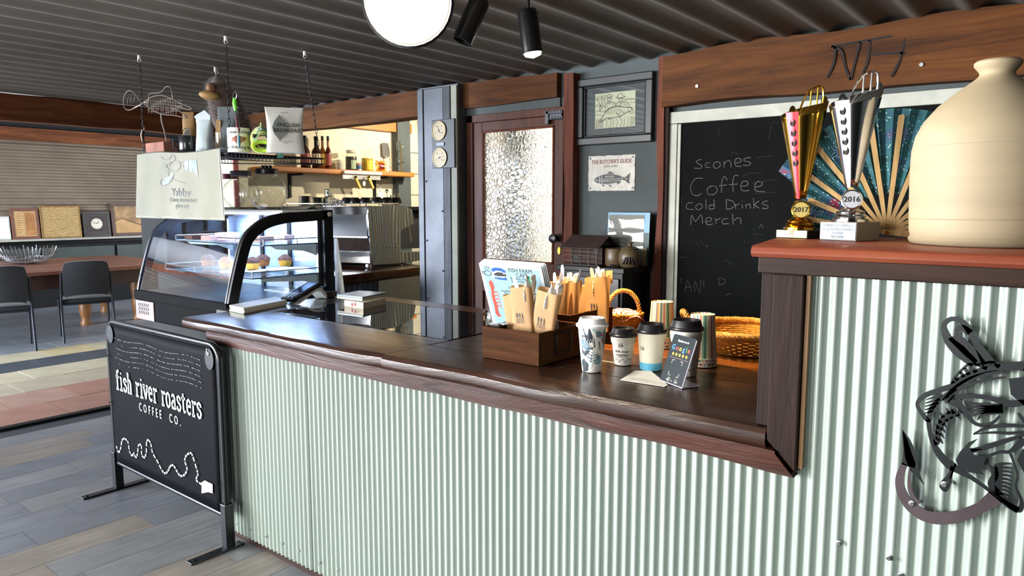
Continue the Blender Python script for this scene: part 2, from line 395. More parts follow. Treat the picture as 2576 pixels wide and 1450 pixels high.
# ---- ceilings
def roof(x0, x1, y0, y1, z):
    P = .195; prof = [(0, .0), (.035, .0), (.062, -.012), (.077, -.022), (.098, -.025), (.119, -.022), (.134, -.012), (.161, 0)]
    ys = []; y = y0
    while y < y1-.02:
        for a, d in prof: ys.append((y+a, z+.02+d))
        y += P
    ys.append((y+.002, z+.021))
    b = MB(); vs = []; fs = []
    for i, (yy, zz) in enumerate(ys): vs += [(x0, yy, zz), (x1, yy, zz)]
    for i in range(len(ys)-1): fs.append((2*i, 2*i+1, 2*i+3, 2*i+2))
    b.add(vs, fs); return b
c1 = MB(); c1.box(-4.2, -3.3, 2.72, 3.95, 12.5, 2.8); c1.box(3.95, 3.6, 2.72, 9.2, 12.5, 2.8)
ceiling = struct(c1, 'ceiling', m_ceil)
for y0, y1 in ((-3.15, -.42), (-.42, 1.725), (1.725, 3.87), (3.87, 6.4)):
    roof(-3.0, XB, y0, y1, 2.27).build('roof_sheet', m_ceil, ceiling, smooth=50)
m_dceil = M('dining_ceiling', '#d3d0d2', .7, var=.05)
MB().box(-3, 6.52, 2.56, 9.1, 11.4, 2.60).build('dining_lining', m_dceil, ceiling)
MB().box(XB, 3.6, 2.58, 8.1, 6.6, 2.62).build('kitchen_lining', m_cream, ceiling)
# ---- beams
def rough_beam(x0, y0, z0, x1, y1, z1, along, amp=.012, n=26, seed=0):
    b = MB(); rr = 0
    L = (y1-y0) if along == 'y' else (x1-x0)
    def pt(t, k):
        w = lambda s: amp*noise.noise(Vector((t*L*1.6+seed*7.3, s*3.1, seed)))*2
        if along == 'y':
            c = [(x0+w(1)*.5, z0+w(2)), (x1, z0+w(2)*.6), (x1, z1+w(3)), (x0+w(4)*.5, z1+w(3))][k]; return (c[0], y0+L*t, c[1])
        c = [(y0+w(1)*.5, z0+w(2)), (y1, z0+w(2)*.6), (y1, z1+w(3)), (y0+w(4)*.5, z1+w(3))][k]; return (x0+L*t, c[0], c[1])
    vs = [pt(i/n, k) for i in range(n+1) for k in range(4)]; fs = []
    for i in range(n):
        for k in range(4): fs.append((i*4+k, i*4+(k+1) % 4, (i+1)*4+(k+1) % 4, (i+1)*4+k))
    fs += [(3, 2, 1, 0), tuple(n*4+k for k in range(4))]
    b.add(vs, fs); return b
t1 = struct(rough_beam(XB-.09, -3.1, 1.985, XB, 1.895, 2.262, 'y', .022, 60, 1), 'trim_1', m_beam, smooth=50)
# bolts and scorched brand strokes on the beam
for px, py in ((1754, 217), (2318, 163)):
    p = PX(px, py, XB-.092); MB().cyl((p.x-.006, p.y, p.z), (p.x+.02, p.y, p.z), .009, n=8).build('bolt', m_steel, t1, smooth=40)
m_scorch = M('scorched_groove', '#1e100a', .8, var=.2)
def onw(pts, X): return [(-q.y, q.z) for q in (PX(a, b, X) for a, b in pts)]
for st in ([(2078, 195), (2095, 160), (2100, 116)], [(2090, 116), (2115, 128), (2125, 170), (2138, 200)], [(2138, 200), (2150, 150), (2162, 104)],
           [(2168, 185), (2182, 150), (2186, 100)], [(2186, 136), (2230, 134), (2276, 132)], [(2240, 192), (2262, 150), (2278, 85)], [(2090, 116), (2230, 92), (2340, 72)]):
    P2 = [(-q.y, q.z) for q in (PX(a, b, XB-.105) for a, b in st)]
    bb = MB(frame((XB-.0945, 0, 0), (0, -1, 0), (0, 0, 1))); bb.ribbon(cr3([(*p_, 0) for p_ in P2]) if len(P2) > 2 else P2, .011, -.015, .001); bb.build('brand_mark', m_scorch, t1)
struct(rough_beam(XB-.05, 2.63, 2.105, XB, 3.50, 2.262, 'y', .008, 20, 2), 'trim_2', m_beam, smooth=50)      # lintel over the door
struct(rough_beam(XB-.012, 2.63, 2.035, XB, 3.50, 2.105, 'y', .006, 20, 5), 'trim_3', m_wallgrey, smooth=50)
struct(rough_beam(XB-.03, 3.52, 2.075, XB+.10, 6.6, 2.262, 'y', .008, 30, 3), 'trim_4', m_beam, smooth=50)      # kitchen opening header
struct(rough_beam(-3.0, 6.38, 2.075, XB+.05, 6.50, 2.275, 'x', .012, 60, 4), 'trim_5', m_beamx, smooth=50)      # beam to dining room
struct(MB().box(4.0, 6.42, 2.285, 6.15, 6.5, 2.40), 'trim_6', m_shelfwood, bevel=.004)                              # pale rail on kitchen wall
struct(MB().box(XB-.02, 6.36, 0, XB+.12, 6.5, 2.08), 'trim_7', m_cream, bevel=.004)                                  # corner post
MB().box(XB-.026, 6.35, 0, XB+.02, 6.372, 2.08).build('red_edge_strip', M('red_paint', '#7a2a20', .5), bpy.data.objects['trim_7'])
# timber wall posts either side of the pictures
def wavy_post(name, y0, y1, x0, z0, z1, mat, seed, amp=.012):
    b = MB(); n = 26; vs = []; fs = []
    for i in range(n+1):
        z = z0+(z1-z0)*i/n; w = amp*2*noise.noise(Vector((z*1.7+seed, seed, 0))); w2 = amp*.6*noise.noise(Vector((z*2.3+seed, 5+seed, 0)))
        vs += [(x0, y0+w2, z), (XB, y0+w2, z), (XB, y1+w, z), (x0, y1+w, z)]
    for i in range(n):
        for k in range(4): fs.append((i*4+k, i*4+(k+1) % 4, i*4+4+(k+1) % 4, i*4+4+k))
    fs += [(3, 2, 1, 0), tuple(n*4+k for k in range(4))]; b.add(vs, fs)
    return struct(b, name, mat, smooth=40)
wavy_post('trim_8', PX(1441, 400, XB-.075).y, PX(1417, 400, XB-.075).y, XB-.075, 0, 2.235, m_post, 3)
wavy_post('trim_9', PX(1669, 400, XB-.06).y, PX(1651, 400, XB-.06).y, XB-.06, 0, 2.26, m_post, 9, .012)
struct(MB().box(XB-.05, PX(1680, 400, XB-.05).y, 0, XB, PX(1669, 400, XB-.05).y, 2.26), 'trim_10', m_darkpost)
p = PX(1651, 634, XB-.07); MB().cyl((p.x-.004, p.y, p.z), (p.x+.02, p.y, p.z), .007, n=8).build('bolt', m_steel, bpy.data.objects['trim_9'], smooth=40)
# ---- door
dj = MB(); dj.box(XB-.03, 3.345, 0, XB+.10, 3.40, 2.05); dj.box(XB-.03, 2.56, 2.0, XB+.1, 3.40, 2.05)
door = MB()
gy0, gy1, gz0, gz1 = 2.668, 3.266, 1.066, 1.938
door.box(XB-.02, gy1, .01, XB+.025, 3.345, 2.0); door.box(XB-.02, 2.60, .01, XB+.025, gy0, 2.0)
door.box(XB-.02, gy0, gz1, XB+.025, gy1, 2.0); door.box(XB-.02, gy0, .85, XB+.025, gy1, gz0); door.box(XB-.02, gy0, .01, XB+.025, gy1, .22)
door_1 = struct(door, 'door_1', m_door, bevel=.004)
dj.build('door_frame', m_door, door_1, bevel=.003)
MB().box(XB-.005, gy0, .22, XB+.01, gy1, .85).build('door_panel', m_door, door_1)
bd = MB()
for a in ((gy0, gz0, gy1, gz0+.012), (gy0, gz1-.012, gy1, gz1), (gy0, gz0, gy0+.012, gz1), (gy1-.012, gz0, gy1, gz1)): bd.box(XB-.026, a[0], a[1], XB-.012, a[2], a[3])
bd.build('glazing_bead', m_post, door_1, bevel=.002)
mg, nt, b, out = _new('pebbled_glass'); b.inputs['Base Color'].default_value = (.94, .93, .92, 1); b.inputs['Roughness'].default_value = .16
b.inputs['Transmission Weight'].default_value = 1; b.inputs['IOR'].default_value = 1.45
vo = nt.nodes.new('ShaderNodeTexVoronoi'); vo.feature = 'DISTANCE_TO_EDGE'; vo.inputs['Scale'].default_value = 36
co = _coord(nt); nz = nt.nodes.new('ShaderNodeVectorMath'); nz.operation = 'ADD'
n2 = nt.nodes.new('ShaderNodeTexNoise'); n2.inputs['Scale'].default_value = 14; sc2 = nt.nodes.new('ShaderNodeVectorMath'); sc2.operation = 'SCALE'; sc2.inputs[3].default_value = .03
nt.links.new(co, n2.inputs['Vector']); nt.links.new(n2.outputs[1], sc2.inputs[0]); nt.links.new(co, nz.inputs[0]); nt.links.new(sc2.outputs[0], nz.inputs[1]); nt.links.new(nz.outputs[0], vo.inputs['Vector'])
rmp = nt.nodes.new('ShaderNodeMapRange'); rmp.inputs[1].default_value = 0; rmp.inputs[2].default_value = .12; nt.links.new(vo.outputs['Distance'], rmp.inputs[0])
_bump(nt, rmp.outputs[0], b, .30, .005)
MB().box(XB-.008, gy0, gz0, XB+.004, gy1, gz1).build('glass_pane', mg, door_1)
kb = MB(frame((XB-.02, 2.632, 1.235), (0, -1, 0), (0, 0, 1)))
kb.lathe([(.024, 0), (.024, .008), (.012, .012), (.011, .035), (.026, .045), (.031, .058), (.026, .07), (.008, .075), (0, .075)], 16)
kb.build('door_knob', M('dark_knob', '#120c0b', .3), door_1, smooth=40)
MB(frame((XB-.02, 2.622, 1.155), (0, -1, 0), (0, 0, 1))).prism([(-.012*math.cos(a)*.9, .024*math.sin(a)) for a in [2*PI*i/14 for i in range(14)]], 0, .006).build('keyhole_plate', m_gold, door_1)
# galvanised slide bracket at the top of the door
sb = MB(); z0 = PX(1375, 290, XB-.05).z
y0b = PX(1415, 290, XB-.05).y; sb.box(XB-.05, y0b, z0-.030, XB-.022, y0b+.125, z0-.012); sb.box(XB-.055, y0b, z0+.006, XB-.022, y0b+.125, z0+.024); sb.box(XB-.045, y0b+.01, z0-.012, XB-.03, y0b+.115, z0+.006); sb.box(XB-.055, y0b+.105, z0-.055, XB-.03, y0b+.13, z0+.026)
sl = tag(sb.build('door_closer', m_zinc, None, bevel=.002), 'galvanised slide bracket screwed on above the pebbled glass door', 'bracket')
for k in range(5):
    for dz in (-.024, .016): MB().cyl((XB-.058, y0b+.012+k*.022, z0+dz), (XB-.049, y0b+.012+k*.022, z0+dz), .004, n=6).build('rivet', m_black, sl)
# outside beyond the door: porch post, and a pale wall added as lit backdrop for the glass
m_yard = M('pale_yard_backdrop', '#d6cbbd', .8)
struct(MB().box(6.2, -2.0, 0, 6.3, 3.55, 3.4), 'wall_yard_backdrop', m_yard)
struct(MB().box(4.3, 3.30, 0, 4.42, 3.50, 2.6), 'trim_12', m_wallgrey)
area('daylight_yard', (5.0, 2.6, 3.0), (6.2, 2.6, 1.2), 2.0, 1.0, 130, (1, .93, .86))
# ---- zinc clad post between door and kitchen
zp = MB(); ya, yb = 3.412, 3.79
zp.box(XB-.10, ya, 0, XB+.14, yb, 2.262)
zpost = struct(zp, 'trim_11', M('post_grey', '#5d6063', .5, .5, var=.12), bevel=.003)
MB().box(XB-.116, 3.735, 0, XB-.10, 3.79, 2.25).build('edge_flashing', m_zinc, zpost, bevel=.004)
MB().box(XB-.118, 3.535, 0, XB-.10, 3.725, 2.25).build('zinc_sheet', m_zinc, zpost, bevel=.006)
for k in range(5): MB().cyl((XB-.108, 3.482+k*.012, 0), (XB-.108, 3.482+k*.012, 2.25), .009, n=8).build('rib', m_zinc, zpost, smooth=60)
MB().box(XB-.115, 3.412, 0, XB-.095, 3.465, 2.25).build('cream_edge', M('cream_edge_paint', '#8b8a7b', .6, var=.1), zpost, bevel=.003)
for k in range(7): MB().cyl((XB-.124, 3.54+(.01 if k % 2 else .165), .35+k*.21), (XB-.116, 3.54+(.01 if k % 2 else .165), .35+k*.21), .007, n=6).build('nail', m_ink, zpost)
# ================================================================ COUNTER
cb = thing('counter', 'long service counter clad in pale green corrugated steel', 'counter', (2.05, 1.7, 0))
P = .0272
def vcorr(y0, y1, z0, z1, x, amp=.0052, per=8):
    n = max(8, int(abs(y1-y0)/P*per)); b = MB()
    b.grid(lambda u, v: (x-amp*math.cos(2*PI*(y0+(y1-y0)*u)/P), y0+(y1-y0)*u, z0+(z1-z0)*v), n, 1); return b
vcorr(2.907, 2.275, .03, .862, XF-.001).build('corrugated_sheet', m_corr, cb, smooth=80)
vcorr(2.295, .465, .03, .862, XF+.0015).build('corrugated_sheet', m_corr, cb, smooth=80)
car = MB(); car.box(XF+.012, .60, .02, 2.50, 2.905, .862); car.build('carcass', m_blackmatte, cb)
MB().box(XF+.006, 1.0, 0, XF+.05, 2.87, .034).build('plinth', m_darkapron, cb)
scr = MB(); 
def screw_mesh():
    b = MB(frame((0, 0, 0), (0, -1, 0), (0, 0, 1))); b.lathe([(.006, 0), (.006, .0015), (.0038, .002), (.0038, .0045), (0, .0045)], 8); o = b.build('screw', m_steel, None, smooth=40); me = o.data; bpy.data.objects.remove(o); return me
me_screw = screw_mesh()
for px, py in ((575, 1307), (594, 1318), (630, 1332), (668, 1350), (709, 1369), (750, 1387), (803, 1418), (849, 1436)):
    q = PX(px, py, XF-.006); child(me_screw, 'screw', cb, q-Vector(cb.location))
# fascia board (front timber under the slab) with mitre at the post
rr = random.Random(5)
def wobble(y, s, a): return a*2*noise.noise(Vector((y*3.1, s, 0)))
fa = MB(); n = 60; vs = []; fs = []
for i in range(n+1):
    y = 2.935+(.468-2.935)*i/n; yt = min(y, 2.935)
    zb = .858+wobble(y, 1, .006); zt = .906; yy = y
    x = 1.583+wobble(y, 3, .006)
    top = max(y, .553) if i == n else y
    vs += [(x, y, zb), (XF+.0, y, zb), (XF+.0, y+(0.047 if i == n else 0), zt), (x-.004, y+(0.047 if i == n else 0), zt)]
for i in range(n):
    for k in range(4): fs.append((i*4+k, i*4+(k+1) % 4, i*4+4+(k+1) % 4, i*4+4+k))
fs += [(3, 2, 1, 0), tuple(n*4+k for k in range(4))]
fa.add(vs, fs); fa.build('fascia_board', m_slabred, cb, smooth=40)
# worktop
wt = thing('worktop', 'dark polished hardwood slab worktop with inset glass on the long counter', 'worktop', (2.05, 1.8, .90))
def slab(y0, y1, x0, x1, z0, z1, front_amp, name, mat, seed, yskew=0, nx=3):
    n = max(6, int(abs(y1-y0)*26)); b = MB(); vs = []; fs = []
    for i in range(n+1):
        t = i/n; y = y0+(y1-y0)*t
        xf = x0+wobble(y, seed, front_amp); zz = wobble(y, seed+2, front_amp*.4)
        sk = yskew*(1 if i == 0 else 0)
        ring = [(xf+.004, y, z0), (xf-.003, y, z0+(z1-z0)*.35), (xf-.002, y, z1-.012+zz*.3), (xf+.008, y, z1-.002), (xf+.02, y, z1), (x1, y+sk, z1), (x1, y+sk, z0)]
        vs += ring
    K = 7
    for i in range(n):
        for k in range(K): fs.append((i*K+k, i*K+(k+1) % K, i*K+K+(k+1) % K, i*K+K+k))
    fs += [tuple(range(K))[::-1], tuple(n*K+k for k in range(K))]
    b.add(vs, fs); return b.build(name, mat, wt, smooth=35)
yj = PZ(1000, 885, .95).y
slab(3.125, yj+.0015, 1.578, 1.905, .905, .950, .010, 'slab_board', m_slab, 4)
slab(yj-.0015, .534, 1.583, 1.80, .905, .950, .006, 'slab_board', m_slab, 8)
m_orange = wood('orange_lit_hardwood_plank', '#3a1c0a', '#63340f', '#7a4518', 'y', .28, .8, .3, .4)  # orange of the lamplight put into the plank colour
def plank(x0, y0, x1, y1, mat, z=.9495, name='top_plank'): MB().box(x0, y0, .905, x1, y1, z).build(name, mat, wt, bevel=.003)
plank(1.803, .50, 1.965, yj-.0015, m_slab); plank(1.968, .50, 2.13, yj-.002, m_slab, .949)
plank(2.133, .50, 2.30, yj-.002, m_orange); plank(2.303, .50, 2.485, yj-.002, m_orange, .949)
plank(2.488, .50, 2.613, 2.955, m_orange, .951)
plank(1.908, 2.955, 2.613, 3.125, m_slab, .9505); plank(1.80, 3.126, 2.613, 3.24, m_slab, .948)
MB().box(1.908, yj, .905, 2.485, 2.952, .9475).build('glass_underlay', m_blackmatte, wt)
mgl, nt, b, out = _new('black_glass'); b.inputs['Base Color'].default_value = (.012, .012, .014, 1); b.inputs['Roughness'].default_value = .015; b.inputs['IOR'].default_value = 1.9
MB().box(1.910, yj+.003, .9475, 2.483, 2.950, .9515).build('glass_inset', mgl, wt, bevel=.001)
wt['label'] = 'dark polished hardwood slab worktop with inset glass on the long counter'
# ---- raised bar at the right
bc = thing('bar_counter', 'raised corrugated steel bar section with dark timber corner post, right side', 'counter', (1.9, -.2, 0))
vcorr(.468, -1.2, .0, 1.30, XF+.0015).build('corrugated_sheet', m_corr, bc, smooth=80)
MB().box(XF+.014, -1.2, 0, 2.12, .45, 1.298).build('carcass', m_blackmatte, bc)
po = MB(); po.mx = frame((1.583, 0, 0), (0, -1, 0), (0, 0, 1))
po.prism([(-.466, .862), (-.466, 1.299), (-.532, 1.299), (-.532, .925)], -.10, 0)
po.build('corner_post', m_darkpost, bc, bevel=.003)
MB().box(1.60, .533, .951, 1.70, .563, 1.299).build('side_board', m_darkpost, bc, bevel=.003)
MB().box(1.596, .4565, .87, 1.609, .4645, 1.298).build('pale_trim_strip', m_trimwood, bc)
MB().box(1.583, -1.2, 1.299, 1.62, .566, 1.3355).build('apron_board', m_darkapron, bc, bevel=.003)
MB().box(1.62, .45, 1.299, 2.1, .566, 1.3355).build('end_apron_board', m_darkapron, bc, bevel=.003)
MB().box(1.75, .45, .951, 2.12, .50, 1.299).build('end_panel', m_darkpost, bc)
for px, py in ((2110, 1367), (2236, 1404), (2265, 1448)):
    child(me_screw, 'screw', bc, PX(px, py, XF-.006)-Vector(bc.location))
bt = MB(); n = 40; vs = []; fs = []
for i in range(n+1):
    y = .573+(-1.25-.573)*i/n; xf = 1.558+wobble(y, 6, .006); zt = 1.36; zb = 1.3358
    vs += [(xf+.004, y, zb), (xf-.003, y, zb+.008), (xf, y, zt-.005), (xf+.006, y, zt), (2.16, y+(.12 if i == 0 else 0), zt), (2.16, y+(.12 if i == 0 else 0), zb)]
for i in range(n):
    for k in range(6): fs.append((i*6+k, i*6+(k+1) % 6, i*6+6+(k+1) % 6, i*6+6+k))
fs += [tuple(range(6))[::-1], tuple(n*6+k for k in range(6))]
bt.add(vs, fs)
o = bt.build('raised_worktop', m_bartop, smooth=40); o.data.transform(Matrix.Translation((-1.85, .3, -1.3358))); o.location = (1.85, -.3, 1.3358)
tag(o, 'thick red hardwood board topping the raised bar under trophies and jar', 'worktop')
# ================================================================ METAL FISH ART on the bar front
fo = thing('metal_fish_art', 'black laser cut metal fish with hook mounted on corrugated bar front', 'wall art', (XF-.02, .05, .75))
XA = XF-.022
m_art = M('art_black_steel', '#0f1518', .38, .3, var=.2, vs=9)
m_artbr = M('art_bronze_steel', '#4a4043', .4, .5, var=.15, vs=9)
def A(cx, cy): q = PX(2200+cx*.3933, 780+cy*.3931, XA); return (-q.y, q.z)
AF = frame((XA, 0, 0), (0, -1, 0), (0, 0, 1))
K1 = .00040   # crop pixel to metres
def art(pts, w, name='fish_outline', mat=None, smooth=True):
    p = [Vector(A(*q)) for q in pts]; ws = w if isinstance(w, (list, tuple)) else [w]*len(p)
    if smooth and len(p) > 2:
        P2 = []; W2 = []
        for i in range(len(p)-1):
            a = p[max(i-1, 0)]; b0 = p[i]; c = p[i+1]; d = p[min(i+2, len(p)-1)]
            for k in range(5):
                t = k/5; P2.append(.5*((2*b0)+(c-a)*t+(2*a-5*b0+4*c-d)*t*t+(3*b0-a-3*c+d)*t**3)); W2.append(ws[i]+(ws[i+1]-ws[i])*t)
        P2.append(p[-1]); W2.append(ws[-1]); p, ws = P2, W2
    ART.ribbon(p, [x*K1 for x in ws], -.0015, .0015)
def artpoly(pts): ART.prism([A(*q) for q in pts], -.0015, .0015)
ART = MB(AF)    # hook
art([(180, 768), (205, 840), (225, 930), (215, 1000)], [3, 36, 62, 60])
artpoly([(180, 768), (212, 830), (240, 920), (270, 1000), (318, 1122), (285, 1085), (240, 1040), (215, 1000), (195, 940)])
ART.build('hook_barb', m_art, fo)
ART = MB(AF)
art([(196, 985), (170, 1040), (160, 1110), (185, 1190), (240, 1265), (330, 1320), (440, 1335), (560, 1315), (680, 1265), (780, 1195)], [26, 34, 40, 48, 56, 62, 60, 54, 50, 70])
art([(228, 1020), (222, 1100), (236, 1180), (290, 1240)], [12, 16, 20, 14])
ART.build('hook_bend', m_artbr, fo)
ART = MB(AF)    # shank eye loop
art([(735, 350), (660, 225), (600, 120), (545, 65), (480, 62), (445, 105), (470, 185), (540, 260), (640, 345)], [60, 30, 30, 22, 22, 24, 40, 60, 40])
artpoly([(470, 185), (540, 150), (640, 240), (720, 345), (640, 345), (560, 275)]); art([(520, 140), (560, 110), (610, 150)], [20, 24, 40])
ART.build('hook_eye', m_art, fo)
ART = MB(AF)    # dorsal spines and back line
art([(500, 485), (590, 430), (700, 385), (820, 365), (960, 360), (1050, 380)], [34, 34, 28, 34, 44, 46])
for a, b in (((505, 470), (498, 455)), ((535, 450), (515, 432)), ((570, 430), (548, 395)), ((605, 415), (575, 370)), ((650, 400), (605, 347)), ((720, 375), (640, 345)), ((800, 365), (750, 335))):
    art([a, b], [20, 10], smooth=False)
art([(498, 455), (515, 432), (548, 395), (575, 370), (605, 347), (660, 350), (750, 333), (800, 350)], 12)
art([(440, 580), (520, 500), (620, 440), (760, 400), (860, 405)], [12, 20, 22, 18, 10])
art([(470, 590), (560, 500), (680, 455), (840, 430)], [6, 14, 14, 8])
ART.build('dorsal_fin', m_art, fo)
ART = MB(AF)    # soft dorsal, face line
art([(500, 490), (410, 515), (320, 550), (275, 600), (300, 655), (345, 705), (360, 640), (400, 590), (440, 560), (520, 500)], [30, 24, 24, 18, 20, 24, 20, 22, 20, 20])
for k in range(5): art([(430-10*k, 545+24*k), (330-3*k, 575+22*k)], [16, 4], smooth=False)
art([(345, 700), (355, 780), (380, 860), (420, 930), (480, 990), (540, 1030), (620, 1075), (700, 1130), (780, 1190), (860, 1250), (920, 1285)], [22, 20, 26, 34, 46, 30, 20, 16, 20, 30, 30])
ART.build('body_line', m_art, fo)
ART = MB(AF)    # scales row along the side
art([(535, 650), (470, 680), (430, 720), (410, 780), (405, 860)], [40, 36, 30, 24, 14])
for (x, y) in ((545, 640), (500, 640), (470, 640), (430, 665), (415, 700), (400, 735), (393, 770), (388, 805), (388, 840)): art([(x+10, y+25), (x-12, y-12)], [20, 3], smooth=False)
for (x, y) in ((540, 690), (500, 705), (470, 720), (450, 745), (440, 775), (432, 810), (425, 845)): art([(x-12, y-20), (x+14, y+12)], [20, 3], smooth=False)
ART.build('scale_row', m_art, fo)
ART = MB(AF)    # pectoral fin
art([(460, 570), (540, 610), (600, 680), (640, 725), (700, 740), (760, 720), (800, 680)], [40, 34, 22, 16, 16, 14, 10])
art([(500, 560), (620, 552), (740, 565), (860, 600), (960, 590)], [20, 20, 22, 34, 26])
for k, (x, y) in enumerate(((580, 590), (585, 620), (600, 650), (625, 680), (660, 705))): art([(820, 620+k*6), (700, 610+k*14), (x, y)], [30, 18, 4])
ART.build('pectoral_fin', m_art, fo)
ART = MB(AF)    # belly fins and tail
art([(632, 795), (720, 755), (840, 740), (960, 745), (1060, 760)], [4, 16, 18, 14, 10]); art([(632, 795), (760, 785), (860, 790), (980, 780)], [4, 10, 14, 10])
artpoly([(662, 825), (600, 850), (545, 910), (520, 960), (540, 1010), (610, 1040), (700, 1055), (670, 1020), (720, 1020), (700, 985), (720, 940), (640, 930), (620, 910), (700, 890), (600, 885)])
art([(620, 905), (740, 870), (850, 835), (960, 800)], [20, 24, 20, 10])
art([(720, 940), (800, 910), (870, 905), (960, 830)], [14, 14, 16, 40])
art([(760, 1000), (770, 1060), (745, 1110), (770, 1150), (860, 1240), (925, 1280), (940, 1220), (905, 1130), (915, 1050), (870, 920)], [30, 30, 26, 30, 30, 26, 14, 10, 8, 12])
for k in range(9): art([(770, 1000+k*22), (830, 985+k*24), (880, 985+k*28)], [18, 12, 3])
art([(500, 1000), (480, 1060), (440, 1100), (430, 1130), (455, 1155), (480, 1110), (495, 1050), (520, 985)], [14, 20, 16, 20, 16, 14, 8, 8])
ART.build('tail_fin', m_art, fo)
ART = MB(AF)    # head side that runs out of frame
artpoly([(860, 440), (960, 430), (1010, 520), (990, 640), (930, 590), (870, 540)]); art([(960, 360), (1060, 400), (1150, 500), (1180, 600), (1120, 680), (1000, 740), (920, 660)], [44, 40, 34, 30, 26, 24, 12])
artpoly([(940, 900), (1000, 860), (1100, 820), (1140, 880), (1060, 980), (960, 1050), (910, 960)])
ART.build('head', m_art, fo)
for cx, cy in ((446, 1117), (240, 1240)):
    a = A(cx, cy); s_ = MB(AF); s_.lathe([(.0065, .001), (.0065, .0025), (.004, .003), (.004, .005), (0, .005)], 8, (a[0], a[1], 0)); s_.build('screw', m_steel, fo, smooth=40)
    sp = MB(AF); sp.cyl((a[0], a[1], -.02), (a[0], a[1], 0), .004, n=6); sp.build('standoff', m_steel, fo)
# ================================================================ THINGS ON THE COUNTER
ZC = .9515
def text_warp(body, size, fn, mat, parent, sx=1, bold=0, name='lettering', dx=0, dy=0, space=1):
    o = text(body, size, Matrix.Translation((dx, dy, 0)), mat, None, name, sx=sx, bold=bold, space=space)
    inv = parent_mx(parent).inverted()
    for v in o.data.vertices: v.co = inv @ Vector(fn(v.co))
    o.parent = parent; return o
def warp(mb, fn): mb.v = [Vector(fn(p)) for p in mb.v]; return mb
def cone_map(cx, cy, z0, r0, r1, h, a0):
    def f(p):
        r = r0+(r1-r0)*max(0, min(1, p.y/h)); a = a0+p.x/max(r, .001); rr_ = r+p.z+.0004
        return (cx+rr_*math.cos(a), cy+rr_*math.sin(a), z0+p.y)
    return f
m_cupwhite = M('cup_paper', '#d9d6cc', .6, var=.03)
m_cupcream = M('cup_cream_paper', '#cfcab6', .65, var=.04)
m_lidblack = M('black_cup_lid', '#17161a', .33, var=.03)
m_lidwhite = M('white_cup_lid', '#dedfe2', .35, var=.02)
m_navy = M('navy_print', '#1d2733', .55, var=.15, vs=30); m_aqua = M('aqua_print', '#8fc4c8', .55, var=.1, vs=30); m_pink = M('pink_print', '#b8435f', .55)
m_bluegrey = M('slate_print', '#5f7784', .55, var=.1); m_blueband = M('blue_band', '#4f9fbd', .6, var=.05)
def cup(name, label, x, y, rb, rt, h, lidmat, bodymat, lidh, group=None, z=ZC, bandmat=None, sleeve=False, group_=None):
    t = thing(name, label, 'cup', (x, y, z), 0, group)
    b = MB(rotz(x, y, z, 0)); b.shell([(rb-.004, .004), (rb-.001, 0), (rb, .001), (rb+.0005, .004), (rt, h), (rt+.0015, h+.002)], 36)
    b.build('cup_body', bodymat, t, smooth=50)
    if bandmat:
        b = MB(rotz(x, y, z, 0)); b.shell([(rb+.0008, .001), (rb+(rt-rb)*.2+.0008, h*.2)], 36); b.build('colour_band', bandmat, t, smooth=50)
    if sleeve:
        b = MB(rotz(x, y, z, 0)); ra = lambda q: rb+(rt-rb)*q+.0018
        for q in (.74, .78, .82, .86, .90): b.tube([(ra(q)*math.cos(2*PI*i/36), ra(q)*math.sin(2*PI*i/36), h*q) for i in range(36)], .0009, 5, True)
        b.build('embossed_ring', bodymat, t, smooth=60)
    l = MB(rotz(x, y, z, 0)); R = rt+.003
    l.lathe([(R-.003, h-.004), (R+.002, h-.004), (R+.003, h+.001), (R+.001, h+.004), (R-.003, h+.006), (R-.007, h+lidh-.004), (R-.0085, h+lidh), (R-.012, h+lidh), (R-.015, h+lidh-.006), (.0, h+lidh-.007)], 36)
    lid = l.build('lid', lidmat, t, smooth=35)
    a = math.atan2(-y, -x)+2.3
    s_ = MB(rotz(x, y, z, a)); s_.box(R-.020, -.006, h+lidh-.008, R-.0145, .006, h+lidh-.0055); s_.build('sip_opening', m_ink, lid)
    return t, cone_map(x, y, z, rb, rt, h, math.atan2(-y, -x))
# tall leaf print cup
cx, cy = 1.818, 1.140
t, mp = cup('coffee_cup', 'tall white lidded paper cup with navy and aqua leaf print', cx, cy, .0285, .043, .140, m_lidwhite, m_cupwhite, .022)
def leafpoly(b, x, y, L, w, ang, off=.0002):
    c, s_ = math.cos(ang), math.sin(ang); pts = []
    for i in range(9):
        u = i/8; pts.append((u*L, w*math.sin(PI*u**.8)))
    for i in range(8, -1, -1):
        u = i/8; pts.append((u*L, -w*math.sin(PI*u**.8)))
    pts = pts[:-1]
    b.prism([(x+c*p-s_*q, y+s_*p+c*q) for p, q in pts], 0, off)
def strip(b, x0, x1, y0, y1, n=12, off=.0002):   # big area split so that it hugs the cone
    for i in range(n):
        a, c = x0+(x1-x0)*i/n, x0+(x1-x0)*(i+1)/n; b.add([(a, y0, off), (c, y0, off), (c, y1, off), (a, y1, off)], [(0, 1, 2, 3)])
def blob(b, pts, off):   # polygon cut into fine fan so that it bends
    P_ = [Vector(p) for p in pts]; c = sum(P_, Vector((0, 0)))/len(P_); n = len(P_)
    vs = [(c.x, c.y, off)]+[(c.x+(p.x-c.x)*k, c.y+(p.y-c.y)*k, off) for k in (.5, 1) for p in P_]; fs = []
    for i in range(n): j = (i+1) % n; fs += [(0, 1+i, 1+j), (1+i, 1+n+i, 1+n+j, 1+j)]
    b.add(vs, fs)
def ell(cx_, cy_, a, b_, n=14, rot=0):
    return [(cx_+a*math.cos(2*PI*i/n)*math.cos(rot)-b_*math.sin(2*PI*i/n)*math.sin(rot), cy_+a*math.cos(2*PI*i/n)*math.sin(rot)+b_*math.sin(2*PI*i/n)*math.cos(rot)) for i in range(n)]
